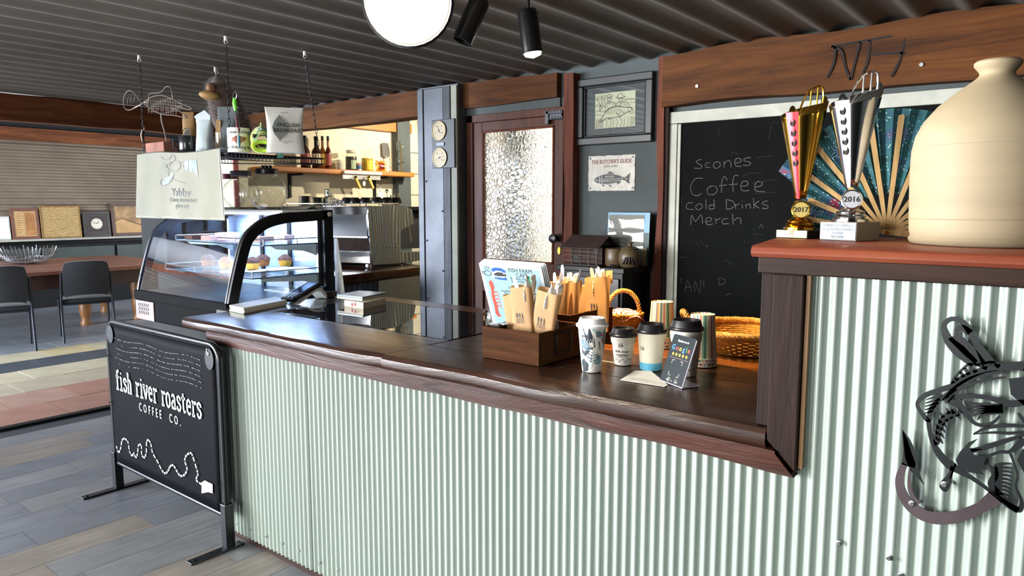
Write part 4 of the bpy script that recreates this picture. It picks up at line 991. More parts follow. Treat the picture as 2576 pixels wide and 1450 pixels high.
# small tin at the back of the counter
q = PZ(1548, 795, ZC)
tn = MB(); tn.box(2.52, 1.545, ZC, 2.56, 1.60, ZC+.06)
o = solo(tn, 'tea_tin', M('dull_red_tin', '#5a1f1c', .4, var=.1), 'little dull red tin at the back edge beside the tall bag', 'tin', bevel=.002)
MB().box(2.5185, 1.558, ZC+.012, 2.5199, 1.588, ZC+.046).build('tin_label', M('olive_label', '#8a8a4a', .5), o)
# ================================================================ THINGS ON THE BAR TOP
ZB = 1.3605
JC = PD(2478, 600, 1.60); jx, jy = JC.x, JC.y; JS = 1.04
J = M('cream_stoneware', '#998b71', .6, var=.06, vs=5, bump=.06, bs=12, stretch=(.3, .3, 3), spec=.3)
b = MB(rotz(jx, jy, ZB, 0))
b.lathe([(r_*JS, z_*JS) for r_, z_ in ((.134, 0), (.142, .004), (.145, .012), (.141, .018), (.144, .03), (.147, .10), (.149, .16), (.148, .200), (.142, .232), (.128, .262), (.104, .292), (.074, .318), (.05, .336), (.037, .346), (.032, .352), (.032, .357), (.037, .364), (.0425, .371), (.043, .377), (.039, .381), (.034, .381), (.029, .377), (.026, .36), (.026, .33))], 64)
o = solo(b, 'stoneware_jar', J, 'large cream stoneware demijohn on the right of the bar top', 'jar', base=(jx, jy, ZB), smooth=45)
b = MB(rotz(jx, jy, ZB, 0))
for z in (.055, .16, .205): b.tube([(.1465*JS*math.cos(2*PI*i/48), .1465*JS*math.sin(2*PI*i/48), z*JS) for i in range(48)], .0011, 5, True)
b.build('throwing_ridge', J, o, smooth=60)
# ---- trophies
vw = lambda x, y: math.atan2(-y, -x)+PI/2   # yaw so that local -y points at the customers
def trophy(px, D, h, bw, bd, bh, m1, m2, basemat, platemat, year, lines, label):
    q_ = PD(px, 600, D); x, y = q_.x, q_.y; yaw = vw(x, y)+.06
    t = thing('trophy', label, 'trophy', (x, y, ZB)); Rz = rotz(x, y, ZB, yaw); Rp = rotz(x, y, ZB, yaw-.62)
    MB(Rp).box(-bw/2, -bd/2, 0, bw/2, bd/2, bh).build('plinth', basemat, t, bevel=.002)
    pl = MB(Rp); pl.box(-bw/2*.96, -bd/2-.0012, bh*.08, bw/2*.96, -bd/2, bh*.94); pl = pl.build('name_plate', platemat, t)
    for i, s_ in enumerate(lines): text(s_, bh*.19, Rp @ frame((0, -bd/2-.0014, bh*(.80-.2*i)), (1, 0, 0), (0, 0, 1)), m_ink, t, sx=.8, ext=.0001)
    s_ = h/.34
    b = MB(Rz); b.lathe([(.036*s_, bh), (.036*s_, bh+.006), (.028*s_, bh+.010), (.032*s_, bh+.014), (.026*s_, bh+.020), (.028*s_, bh+.024), (.016*s_, bh+.032), (.012*s_, bh+.05), (.016*s_, bh+.06), (.014*s_, bh+.075), (.0, bh+.078)], 24); b.build('stem', m1, t, smooth=30)
    md = frame((0, -.017*s_, bh+.045*s_), (1, 0, 0), (0, .12, 1)); b = MB(Rz @ md); b.lathe([(.0, -.002), (.0205*s_, -.002), (.0205*s_, .003), (.018*s_, .0042), (.0175*s_, .0025), (0, .0025)], 24); b.build('medallion', m1, t, smooth=30); b = MB(Rz @ md); b.lathe([(0, .0026), (.0172*s_, .0026), (.0172*s_, .0030), (0, .0030)], 24); b.build('medallion_face', M('medal_face_'+year, '#b7a45e' if m1 is m_gold else '#a9acb2', .45), t)
    text(year, .0155*s_, Rz @ md @ Matrix.Translation((0, 0, .0034)), m_ink, t, ext=.0003, bold=.0003)
    z0 = bh+.07*s_; z1 = h
    def leaf(w0, w1, yo0, yo1, curv, zt, skew):     # half cone sheet, open to the back
        b = MB(Rz)
        def fn(p, q):
            a = (p-.5)*PI*1.05; w = w0+(w1-w0)*q
            ztop = zt+skew*(p-.5); z = z0+(ztop-z0)*q
            return (w*math.sin(a)+skew*0, yo0+(yo1-yo0)*q-w*curv*math.cos(a), z)
        b.grid(fn, 14, 10); return b
    b = leaf(.011*s_, .050*s_, -.0, .012*s_, .75, h*.86, h*.10); b.build('cup_front', m2, t, smooth=60, solid=.0015)
    # coloured band with round cut-outs along the front
    b = MB(Rz)
    def bandp(p, q):
        a = (-.95+.65*p); w = (.011+(.039)*q)*s_; z = z0+(h*.83-z0)*q
        return (w*math.sin(a), .012*s_*q-(w*.75)*math.cos(a)-.0012, z)
    b.grid(bandp, 5, 14); b.build('colour_band', m_red if 'red' in label else m_irid, t, smooth=60)
    hb = MB(Rz)
    for k in range(5):
        q = .42+.115*k; w = (.011+.039*q)*s_; a = -.60; z = z0+(h*.83-z0)*q
        c = Vector((w*math.sin(a), .012*s_*q-w*.75*math.cos(a)-.0022, z)); nn = Vector((math.sin(a), -math.cos(a), .2)).normalized(); e = nn.cross(Vector((0, 0, 1))).normalized(); g = nn.cross(e)
        hb.tube([c+(e*math.cos(x_)*.72+g*math.sin(x_))*(.0072*s_) for x_ in [2*PI*i/14 for i in range(14)]], .0014*s_, 5, True)
        hb.add([c+(e*math.cos(x_)*.72+g*math.sin(x_))*(.0066*s_) for x_ in [2*PI*i/14 for i in range(14)]], [tuple(range(14))])
    hb.build('round_cutout', m_black, t, smooth=60)
    b = leaf(.006*s_, .018*s_, .0, .018*s_, .5, h*.80, -h*.03); b.mx = Matrix(); 
    bb = MB(Rz @ Matrix.Translation((-.022*s_, .0, 0)))
    bb.grid(lambda p, q: ((-.008+.016*p)*s_*(.5+q)-.010*s_*q+.014*s_*(1-q), .004*math.sin(p*PI), z0+(h*.80-z0)*q), 4, 8); bb.build('side_wing', m1, t, smooth=60, solid=.0015)
    # openwork crest on top
    cr = MB(Rz); top = [(-.012*s_, h*.84), (-.002*s_, h*.93), (.012*s_, h*.985), (.028*s_, h), (.036*s_, h*.985), (.038*s_, h*.93), (.036*s_, h*.86)]
    cr.tube([(x_, .002, z) for x_, z in top], .0026*s_, 6); cr.tube([(.010*s_, .002, h*.83), (.012*s_, .002, h*.98)], .002*s_, 6); cr.tube([(.024*s_, .002, h*.85), (.026*s_, .002, h*.99)], .002*s_, 6)
    cr.build('openwork_crest', m1, t, smooth=50)
    cr = MB(Rz @ frame((-.026*s_, .004, h*.845), (1, 0, 0), (0, 0, 1))); cr.lathe([(0, -.001), (.010*s_, -.001), (.010*s_, .001), (0, .001)], 16, sx=.7, sy=1.2); cr.build('crest_disc', m1, t)
    cr = MB(Rz @ frame((.040*s_, .004, h*.90), (1, 0, 0), (0, 0, 1))); cr.lathe([(0, -.001), (.010*s_, -.001), (.010*s_, .001), (0, .001)], 16, sx=.7, sy=1.2); cr.build('crest_disc', m1, t)
m_irid, nt, b, out = _new('iridescent_foil'); b.inputs['Metallic'].default_value = .9; b.inputs['Roughness'].default_value = .15
b.inputs['Base Color'].default_value = lin('#c9b4c4'); b.inputs['Thin Film Thickness'].default_value = 420; b.inputs['Thin Film IOR'].default_value = 1.6
trophy(2010, 1.92, .392, .092, .07, .022, m_gold, m_gold, m_black, M('gold_plate', '#94813f', .4, .1, var=.05), '2017', ['TOURISM', 'WINNER', 'FISH FARM'], 'gold and red 2017 trophy on a black plinth, bar top left')
m_stone = M('pale_marble', '#6f685e', .4, var=.1)
trophy(2136, 1.80, .408, .098, .098, .046, m_silver, m_silver, m_stone, M('pale_plate', '#73889a', .4, .0, var=.03), '2016', ['CHAMBER OF COMMERCE', 'LOCAL BUSINESS AWARDS', 'TOURISM', 'FISH FARM'], 'taller silver 2016 trophy on a pale marble plinth')
# ---- folding fan
D0 = 1.86
Pv = PD(2230, 585, D0)
fa_ = (Vector((RT.x, RT.y, 0))*.86-Vector((FW.x, FW.y, 0))*.50).normalized(); Ff = frame(Pv, fa_, (0, 0, 1))
Ff = Ff @ Matrix.Rotation(math.radians(6), 4, 'Y')
fn_ = thing('folding_fan', 'open wooden fan with teal floral cloth leaning behind the trophies', 'fan', Pv)
mfan, nt, b, out = _new('floral_cloth'); co = _coord(nt)
v1 = nt.nodes.new('ShaderNodeTexVoronoi'); v1.inputs['Scale'].default_value = 110; nt.links.new(co, v1.inputs['Vector'])
v2 = nt.nodes.new('ShaderNodeTexVoronoi'); v2.inputs['Scale'].default_value = 22; nt.links.new(co, v2.inputs['Vector'])
base = _ramp(nt, _noise(nt, co, 14, 4), [(.35, lin('#12323a')), (.5, lin('#1f5a60')), (.62, lin('#2b4a6a')), (.7, lin('#7a2a3c'))])
mixn = nt.nodes.new('ShaderNodeMix'); mixn.data_type = 'RGBA'; nt.links.new(base, mixn.inputs[6]); mixn.inputs[7].default_value = lin('#a9c4c4')
nt.links.new(_ramp(nt, v1.outputs['Distance'], [(.16, (1, 1, 1, 1)), (.24, (0, 0, 0, 1))]), mixn.inputs[0]); nt.links.new(mixn.outputs[2], b.inputs['Base Color']); b.inputs['Roughness'].default_value = .8
A0, A1 = math.radians(-4), math.radians(177); NR = 13; Rf = .312
b = MB(Ff); vs = []; fs = []; NN = 52
for i in range(NN+1):
    a = A0+(A1-A0)*i/NN; z = .004*(1 if i % 2 else -1)
    rout = Rf*(1.0 if 25 < math.degrees(a) < 150 else .86 if math.degrees(a) < 150 else .72)
    if math.degrees(a) <= 25: rout = Rf*(.45+.0105*(math.degrees(a)+4))
    vs += [(.10*math.cos(a), .10*math.sin(a), z), (rout*math.cos(a), rout*math.sin(a), z)]
for i in range(NN): fs.append((2*i, 2*i+1, 2*i+3, 2*i+2))
b.add(vs, fs); b.build('fan_cloth', mfan, fn_)
for k in range(NR):
    a = A0+(A1-A0)*(k+.5)/NR; e = math.cos(a), math.sin(a); L = Rf*(.94 if 25 < math.degrees(a) < 150 else .80 if math.degrees(a) < 150 else .66)
    if math.degrees(a) <= 25: L = Rf*(.43+.0100*(math.degrees(a)+4))
    b = MB(Ff @ Matrix.Rotation(a, 4, 'Z')); b.prism([(.0, -.004), (.10, -.0055), (L, -.007), (L+.003, 0), (L, .007), (.10, .0055), (0, .004)], .0045, .0068); b.build('fan_rib', m_lightwood, fn_)
b = MB(Ff @ Matrix.Rotation(A0, 4, 'Z')); b.prism([(-.01, -.006), (.135, -.011), (.137, .010), (-.01, .006)], -.006, .012); b.build('guard_stick', m_lightwood, fn_, bevel=.001)
b = MB(Ff); b.cyl((0, 0, -.008), (0, 0, .016), .005, n=10); b.build('pivot_pin', m_gold, fn_)
m_petal = M('pale_flower_print', '#8a96b8', .8, var=.1); 
for (a, rr_) in ((165, .185), (40, .205), (22, .15), (62, .255), (120, .24)):
    b = MB(Ff @ Matrix.Translation((rr_*math.cos(math.radians(a)), rr_*math.sin(math.radians(a)), .005)))
    for k in range(5):
        an = 2*PI*k/5; b.tube([(.0, 0, 0), (.014*math.cos(an-.35), .014*math.sin(an-.35), 0), (.027*math.cos(an), .027*math.sin(an), 0), (.014*math.cos(an+.35), .014*math.sin(an+.35), 0)], .0009, 4, True)
    b.build('flower_print', m_petal, fn_)
# ================================================================ CAKE DISPLAY CABINET
DY0, DY1 = 3.25, 4.22
dc = thing('cake_display', 'curved glass refrigerated cake display with black frame, lit blue inside', 'display cabinet', (2.2, 3.74, .80))
def py(a, b_): q = PY(a, b_, DY0); return (q.x, q.z)
outer = [py(574, 778), py(580, 735), py(596, 660), py(612, 604), py(634, 574), py(668, 550), py(716, 537), py(770, 533), py(832, 529)]
xr = outer[-1][0]; ztop = outer[-1][1]; xb = outer[0][0]; ZF = .955
outer[0] = (xb, ZF)
# smooth the arch
def cr(p, k=4):
    p = [Vector(q) for q in p]; o = []
    for i in range(len(p)-1):
        a = p[max(i-1, 0)]; b0 = p[i]; c = p[i+1]; d = p[min(i+2, len(p)-1)]
        for j in range(k):
            t = j/k; o.append(.5*((2*b0)+(c-a)*t+(2*a-5*b0+4*c-d)*t*t+(3*b0-a-3*c+d)*t**3))
    o.append(p[-1]); return o
oc = cr(outer)
def offs(p, d):
    o = []
    for i, q in enumerate(p):
        t = (p[min(i+1, len(p)-1)]-p[max(i-1, 0)]).normalized(); o.append(q+Vector((t.y, -t.x))*d)
    return o
ic = offs(oc, .052)
def arch(y0, y1, name):
    b = MB(frame((0, y0, 0), (1, 0, 0), (0, 0, 1)))
    n = len(oc); T = y0-y1
    vs = []; fs = []
    for i in range(n):
        o_ = oc[i]; q = ic[i]; q = Vector((min(q.x, xr-.045), q.y if i < n-1 else ztop-.052))
        for z in (0, T): vs += [(o_.x, o_.y, z), (q.x, q.y, z)]
    for i in range(n-1):
        a = i*4; c = a+4
        fs += [(a, a+1, c+1, c), (a+2, c+2, c+3, a+3), (a, c, c+2, a+2), (a+1, a+3, c+3, c+1)]
    fs += [(0, 2, 3, 1), (n*4-4, n*4-3, n*4-1, n*4-2)]
    b.add(vs, fs); b.box(xr-.047, ZF-.03, min(0, T), xr+.012, ztop, max(0, T))
    return b.build(name, m_black, dc, smooth=35)
arch(DY0, DY0+.022, 'side_frame'); arch(DY1-.022, DY1, 'side_frame')
MB(frame((xr-.012, DY0-.002, ztop-.022), (1, 0, 0), (0, 0, 1))).lathe([(.013, 0), (.013, .004), (.010, .006), (0, .006)], 16).build('frame_button', M('cream_plastic', '#c9c4b4', .4), dc, smooth=40)
mdg = thin_glass('display_glass', (.90, .95, .98, 1))
# curved front glass (single bent sheet), side glass
b = MB(); ii = offs(oc, .004)
b.grid(lambda u, v: (lambda q: (q.x, DY0+.022+(DY1-DY0-.044)*v, q.y))(ii[min(int(round(u*(len(ii)-1))), len(ii)-1)]), len(ii)-1, 1)
b.build('front_glass', mdg, dc, smooth=60)
gp = [(q.x, q.y) for q in offs(oc, .03)]+[(xr-.03, ZF)]
b = MB(frame((0, DY0+.011, 0), (1, 0, 0), (0, 0, 1))); b.add([(x, z, 0) for x, z in gp], [tuple(range(len(gp)))]); b.build('side_glass', mdg, dc)
b = MB(frame((0, DY1-.011, 0), (1, 0, 0), (0, 0, 1))); b.add([(x, z, 0) for x, z in gp], [tuple(range(len(gp)))]); b.build('side_glass', mdg, dc)
# silver edge trim along the front glass ends
for y in (DY0+.0225, DY1-.0225):
    b = MB(); b.tube([(q.x-.002, y, q.y) for q in oc[:-6]], .0035, 6); b.build('edge_trim', m_steel, dc, smooth=60)
# base, louvred end, top panel, rear doors
MB().box(xb-.005, DY0, .80, xr+.01, DY1, ZF).build('base_cabinet', m_deep, dc, bevel=.01)
MB().box(xb-.012, DY0-.004, ZF-.04, xb+.02, DY1+.004, ZF+.012).build('front_rail', m_deep, dc, bevel=.004)
vb = MB(frame((xb-.008, DY1-.05, .865), (0, -1, 0), (0, 0, 1)))
for r_ in range(3):
    for k in range(6): vb.prism([(-.01+k*.022, -.03+r_*.022), (-.002+k*.022, -.03+r_*.022), (.008+k*.022, -.012+r_*.022), (.0+k*.022, -.012+r_*.022)], 0, .003)
MB().box(xb-.010, DY1-.22, .805, xb-.004, DY1-.01, ZF-.045).build('vent_panel', M('pinkish_steel', '#8d7f7a', .35, .6), dc); vb.build('vent_slots', m_black, dc)
MB().box(xb+.02, DY0+.03, ZF-.002, xr-.02, DY1-.03, ZF+.006).build('floor_plate', M('dark_steel_floor', '#3a3d42', .3, .6), dc)
gr = MB()
for k in range(14): gr.box(xr-.16+k*.008, DY0+.15, ZF+.006, xr-.156+k*.008, DY0+.42, ZF+.010)
gr.build('air_grille', m_steel, dc)
xt0 = oc[-9].x
MB().box(xt0, DY0+.02, ztop-.012, xr+.01, DY1-.02, ztop+.002).build('top_panel', m_white, dc, bevel=.002)
m_rear = M('rear_door_reflection_tint', '#b9cbe0', .35, var=0); m_rear.node_tree.nodes['Principled BSDF'].inputs['Alpha'].default_value = .32  # pale tint put into the doors for bluish reflections inside the cabinet
rb_ = MB(); rb_.box(xr-.02, DY0+.02, ZF, xr-.012, DY1-.02, ztop-.012); rb_.build('rear_doors', m_rear, dc)
for y in (DY0+.34, DY0+.62): MB().box(xr-.03, y, ZF, xr-.004, y+.03, ztop-.01).build('rear_door_stile', m_plastic, dc)
MB().box(xr-.07, DY0+.03, ztop-.04, xr-.02, DY0+.05, ZF+.02).build('shelf_upright', m_steel, dc); MB().box(xr-.07, DY1-.05, ztop-.04, xr-.02, DY1-.03, ZF+.02).build('shelf_upright', m_steel, dc)
# LED strip
m_led = M('led_strip', '#ffffff', .5, var=0, emit='#a9c4ff', es=14)
MB().box(xt0+.03, DY0+.04, ztop-.022, xt0+.05, DY1-.04, ztop-.014).build('light_strip', m_led, dc)
for y in (DY0+.25, DY0+.72): area('display_led', (xt0+.09, y, ztop-.03), (xt0+.11, y, ZF), 0.06, .34, 6.5, (.44, .60, 1.0))
SH = [PY(790, 607, DY0+.03).z, PY(790, 683, DY0+.03).z]
for i, z in enumerate(SH):
    x0 = xb+.16+(.07 if i == 0 else 0); x1 = xr-.05
    sh = MB().box(x0, DY0+.035, z-.006, x1, DY1-.035, z).build('glass_shelf', thin_glass('shelf_glass', (.86, .92, .94, 1)), dc)
    b = MB(); rz_ = z+.018
    b.tube([(x1, DY0+.035, z-.012), (x0, DY0+.035, z-.012), (x0, DY1-.035, z-.012), (x1, DY1-.035, z-.012)], .004, 6); b.tube([(x1, DY0+.035, rz_), (x0, DY0+.035, rz_), (x0, DY1-.035, rz_), (x1, DY1-.035, rz_)], .003, 6)
    for (x, y) in ((x0, DY0+.035), (x0, DY1-.035), (x1, DY0+.035), (x0+.2, DY0+.035), (x0, DY0+.3), (x0, DY0+.6)): b.tube([(x, y, z-.014), (x, y, rz_)], .003, 6)
    b.build('shelf_rail', m_steel, sh, smooth=50)
    for y in (DY0+.05, DY1-.05):
        bb = MB(frame((0, y, 0), (1, 0, 0), (0, 0, 1))); bb.prism([(x1, z-.012), (x1, z-.09), (x1-.04, z-.07), (x1-.10, z-.05), (x0+.08, z-.035), (x0+.04, z-.012)], -.002, .002); bb.build('shelf_bracket', m_offwhite, sh)
# plates, muffins and slices
m_cakeY = M('yellow_cake', '#d99a2c', .7, var=.15, vs=60, bump=.3, bs=150, sub=.1); m_cakeB = M('brown_crumble', '#55290f', .8, var=.35, vs=90, bump=.6, bs=160); m_plate = M('white_plate', '#dfe3ea', .2, var=0)
m_cakeO = M('orange_brown_cake', '#a4602a', .7, var=.2, vs=60, bump=.3, bs=150)
zl = SH[1]
def muffin(px, py_, lab, top, side, X=None):
    p = PZ(px, py_, zl+.012) if X is None else PX(px, py_, X)
    t = thing('muffin', lab, 'muffin', (p.x, p.y, zl+.009), 0, None)
    b = MB(rotz(p.x, p.y, zl+.009, .3)); b.lathe([(.0, 0), (.030, .0), (.033, .004), (.038, .030), (.040, .034), (.034, .038), (0, .038)], 20); b.build('cake_body', side, t, smooth=50)
    b = MB(rotz(p.x, p.y, zl+.009, .1)); b.grid(lambda u, v: ((.041*math.cos(v*PI/2))*(1+.08*math.sin(u*40+v*9))*math.cos(2*PI*u), (.041*math.cos(v*PI/2))*(1+.08*math.cos(u*34))*math.sin(2*PI*u), .034+.030*math.sin(v*PI/2)*(1+.15*math.sin(u*25+v*14))), 22, 6, True); b.build('crumble_top', top, t, smooth=30)
    return p
for k, (x_, y_, rr_) in enumerate(((2.12, 3.52, .12), (2.34, 3.44, .12))):
    b = MB(rotz(x_, y_, zl+.0006, 0)); b.lathe([(0, 0), (.06, 0), (rr_, .007), (rr_, .009), (.06, .003), (0, .003)], 32); solo(b, 'plate', m_plate, ['round white plate under the left muffins on lower cake shelf', 'round white plate under the right muffins on lower cake shelf'][k], 'plate', smooth=40)
X1, X2, X3 = 2.06, 2.15, 2.30
muffin(524, 668, 'pale muffin farthest left behind the curved front glass', m_cakeB, m_cakeO); muffin(569, 675, 'orange muffin second from left behind the front glass', m_cakeO, m_cakeY)
muffin(636, 676, 'bright yellow muffin with dark crumbs right of the black arch', m_cakeB, m_cakeY); muffin(662, 668, 'brown topped muffin behind the bright yellow muffin', m_cakeB, m_cakeO); muffin(718, 668, 'muffin alone at the right end of the lower shelf', m_cakeB, m_cakeY)
m_slice = M('pink_slice', '#b98a7c', .7, var=.2, vs=50, bump=.3, bs=120); zu = SH[0]+.002
for k, (px, py_, w, lab) in enumerate(((502, 598, .13, 'dark tray of slice, left on the upper cake shelf'), (548, 600, .15, 'long pink slice beside the dark tray, upper cake shelf'), (572, 592, .11, 'raised pale slice behind the others on upper shelf'), (656, 604, .11, 'crumbly slice just right of the black arch, upper shelf'), (712, 600, .10, 'crumbly slice at the right end of the upper shelf'))):
    p = PZ(px, py_+4, zu); b = MB(rotz(p.x, p.y, zu, .1*k)); n = 10; h_ = .026
    b.grid(lambda u, v: (w*(u-.5), .085*(v-.5), h_+.004*noise.noise(Vector((u*9, v*9, k)))), 10, 8)
    b.add([(w*s1*.5, .085*s2*.5, z) for z in (0, h_) for s1, s2 in ((-1, -1), (1, -1), (1, 1), (-1, 1))], [(0, 3, 2, 1), (0, 1, 5, 4), (1, 2, 6, 5), (2, 3, 7, 6), (3, 0, 4, 7)])
    solo(b, 'slice', m_slice if k else m_cakeB, lab, 'slice')
# support cabinet below the display
dcab = MB(); dcab.box(xb+.06, DY0+.02, 0, xr-.02, DY1-.04, .80)
solo(dcab, 'display_stand', m_blackmatte, 'black stand cabinet carrying the cake display behind the banner', 'cabinet', bevel=.004)
# ---- globe jars on top of the display
m_knob = m_lidblack
def globe(px, py_, D, R, lab, lidmat, seed):
    c = PD(px, py_, D); z = ztop+.0035; 
    t = thing('globe_jar', lab, 'jar', (c.x, c.y, z)); Rm = rotz(c.x, c.y, z, seed)
    b = MB(Rm); pr = []
    for i in range(15):
        a = -PI/2+.42+(PI-.42-.55)*i/14; pr.append((R*math.cos(a), R*.93+R*.93*math.sin(a)*1.0))
    z0 = pr[0][1]; pr = [(0, 0.002)]+[(pr[0][0]*.9, .001)]+[(r_, zz-z0+.002) for r_, zz in pr]; zt = pr[-1][1]; pr += [(R*.50, zt+.012), (R*.50, zt+.026)]
    b.shell(pr, 40); b.build('glass_bowl', m_jarglass, t, smooth=60)
    b = MB(Rm)
    for k in range(5):
        pts = []
        for i in range(12):
            q = i/11; a = k*1.25+q*1.6; e = -1.0+1.9*q; rr_ = R*math.cos(e)*1.004; pts.append((rr_*math.cos(a), rr_*math.sin(a), R*.93*math.sin(e)+R*.93-z0+.002))
        b.tube(pts, .0016, 5)
    b.build('embossed_swirl', m_jarglass, t, smooth=60)
    l = MB(Rm); l.lathe([(R*.55, zt+.016), (R*.57, zt+.018), (R*.57, zt+.040), (R*.53, zt+.044), (R*.30, zt+.046), (0, zt+.046)], 32); lid = l.build('lid', lidmat, t, smooth=40)
    if lidmat is m_knob:
        k = MB(Rm)
        for i in range(7): k.cyl((.022*math.cos(i*.9), .022*math.sin(i*.9), zt+.045), (.024*math.cos(i*.9), .024*math.sin(i*.9), zt+.062), .005, n=8)
        k.cyl((0, 0, zt+.045), (0, 0, zt+.06), .02, n=12); k.build('lid_knob', lidmat, lid, smooth=40)
globe(673, 500, 3.88, .104, 'clear globe jar with black lid, in front on the cake display', m_knob, .3)
globe(609, 500, 4.10, .103, 'clear globe jar with grey lid, behind left on the display', M('grey_lid', '#6d6668', .4), 1.7)
globe(578, 500, 4.42, .100, 'globe jar with dull red lid, farthest back by the tea towel', M('dull_red_lid', '#6a3038', .4), .8)
# papers lying on the display top
for k, (pp, lab) in enumerate(((((700, 531), (790, 531), (828, 526), (760, 522)), 'white paper sheet lying on the cake display roof, right'), (((640, 536), (700, 536), (740, 527), (676, 527)), 'second paper sheet on the display roof beneath the jars'))):
    q = [(xt0+.06+k*.02, DY0+.05+k*.25), (xr-.02-k*.08, DY0+.03+k*.24), (xr-.01-k*.08, DY0+.24+k*.28), (xt0+.09, DY0+.27+k*.25)]
    b = MB(); n = 8
    b.grid(lambda u, v: ((q[0][0]*(1-u)+q[1][0]*u)*(1-v)+(q[3][0]*(1-u)+q[2][0]*u)*v, (q[0][1]*(1-u)+q[1][1]*u)*(1-v)+(q[3][1]*(1-u)+q[2][1]*u)*v, ztop+.0032+k*.0001+(.018*math.exp(-((u-.7)/.16)**2) if k == 0 else .002)), 14, 4)
    solo(b, 'paper_sheet', m_paper, lab, 'paper', smooth=60)
# white paper scroll hanging behind the display
xs = xr+.03; yA, yB = PX(843, 700, xs).y, PX(866, 700, xs).y; yT = PX(849, 610, xs).y; zT = PX(846, 600, xs).z
b = MB(); b.hexa([(xs, yB, .952), (xs, yA, .952), (xs+.004, yA, .952), (xs+.004, yB, .952)], [(xs, yT, zT), (xs, yA, zT), (xs+.004, yA, zT), (xs+.004, yT, zT)])
o = solo(b, 'paper_scroll', m_paper, 'tapering white paper sheet standing just right of the cake display', 'paper')
c = PX(854, 695, xs-.0005); b = MB(WALLX(c.x, c.y, c.z)); b.tube([(.016*math.cos(a), .022*math.sin(a), 0) for a in [2*PI*i/20 for i in range(20)]], .0007, 4, True); b.tube([(.010*math.cos(a), .014*math.sin(a), 0) for a in [2*PI*i/20 for i in range(20)]], .0007, 4, True); b.build('printed_crest', m_inkgrey, o)
# ================================================================ CARD TERMINAL, CARDS, BOOKS
ct = thing('card_terminal', 'black card payment terminal tilted on a white stand by the display', 'terminal', PZ(780, 765, ZC))
a0 = PZ(742, 769, ZC); a1 = PZ(838, 748, ZC); u = (a1-a0); L = u.length; u.normalize(); wv = Vector((-u.y, u.x, 0)) 
Ft = frame(a0, u, wv)   # x along the terminal, y away, z up
k_ = L
b = MB(Ft @ Matrix.Rotation(math.radians(-13), 4, 'Y') @ Matrix.Translation((-.02*0, 0, .016))); b.prism([(.0, .004), (.01, 0), (k_*.72, 0), (k_*.72, .08), (.01, .08), (0, .076)], 0, .022); bd_ = b.build('terminal_body', m_plastic, ct, bevel=.004)
b = MB(Ft @ Matrix.Rotation(math.radians(-13), 4, 'Y') @ Matrix.Translation((0, 0, .0385))); b.box(.085, .01, 0, k_*.66, .07, .0012); b.build('screen', M('screen_black', '#0a0d14', .08), bd_)
b = MB(Ft @ Matrix.Rotation(math.radians(-13), 4, 'Y') @ Matrix.Translation((0, 0, .038)))
for i in range(4):
    for j in range(3): b.box(.012+i*.017, .012+j*.02, 0, .024+i*.017, .027+j*.02, .003)
b.build('keypad', M('key_grey', '#3a3d44', .4), bd_, bevel=.001)
b = MB(Ft); b.mx = Ft @ frame((0, .0, 0), (1, 0, 0), (0, 0, 1)); b.prism([(.03, 0), (.04, 0), (k_*.52, .046), (k_*.66, .052), (k_*.80, .010), (k_*.84, .0), (k_*.90, .0), (k_*.74, .058), (k_*.62, .064), (k_*.45, .052)], -.075, -.002); b.build('stand', m_white, ct, bevel=.002)
b = MB(Ft); b.box(k_*.84, .0, 0, k_*1.12, .07, .030); b.cyl((k_*.78, -.004, .056), (k_*.78, .078, .056), .012, n=12); b.build('printer_roll', m_plastic, ct, bevel=.003, smooth=40)
# stack of cards
q = [PZ(*c, ZC) for c in ((578, 783), (614, 791), (722, 769), (694, 760))]
for k in range(4):
    z = ZC+k*.0072; d = Vector((.003*math.sin(k*2.1), .004*math.cos(k*1.7), 0)); b = MB()
    b.hexa([(p.x+d.x, p.y+d.y, z) for p in q], [(p.x+d.x, p.y+d.y, z+.0066) for p in q])
    solo(b, 'notebook', [M('pale_green_card', '#b9c4ae', .7), m_paper, M('ivory_card', '#c9c8b4', .7), m_paper][k], ['pale green booklet at the bottom of the stack by the terminal', 'white booklet second from bottom of the stack by terminal', 'ivory booklet second from top of the stack by terminal', 'white booklet on top of the stack beside the card terminal'][k], 'booklet', 'booklets stacked on the counter corner')
# books / tiles stack on the glass
def boxpx(c, z0, z1): q = [PZ(*p, ZC) for p in c]; b = MB(); b.hexa([(p.x, p.y, z0) for p in q], [(p.x, p.y, z1) for p in q]); return b, q
ftp = [(866, 771), (914, 778), (971, 765), (930, 760)]
b, q = boxpx(ftp, ZC, ZC+.030); o = solo(b, 'cherry_box', M('cream_box', '#d4c9ae', .6, var=.04), 'flat cream box with red cherries printed on its side', 'box', bevel=.001)
e = (q[1]-q[0]).normalized(); Fq = frame(q[0], e, (0, 0, 1)); Lq = (q[1]-q[0]).length
b = MB(Fq @ Matrix.Translation((Lq*.6, .014, .0005)));
for dx, dz in ((-.025, 0), (-.002, .003)): b.lathe([(0, -.0003), (.0085, -.0003), (.0085, .0006), (0, .0006)], 12, (dx, dz, 0), sx=.8, sy=1)
b.build('cherry_print', M('cherry_red', '#a02a30', .5), o)
b = MB(Fq @ Matrix.Translation((Lq*.6, .014, .0006))); b.ribbon([(-.025, .006), (-.01, .013), (.012, .004), (.028, .008)], .0012, 0, .0006); b.ribbon([(.01, -.006), (.03, .0), (.045, -.004)], .0014, 0, .0006); b.build('stem_print', M('stem_brown', '#7a5a3a', .6), o)
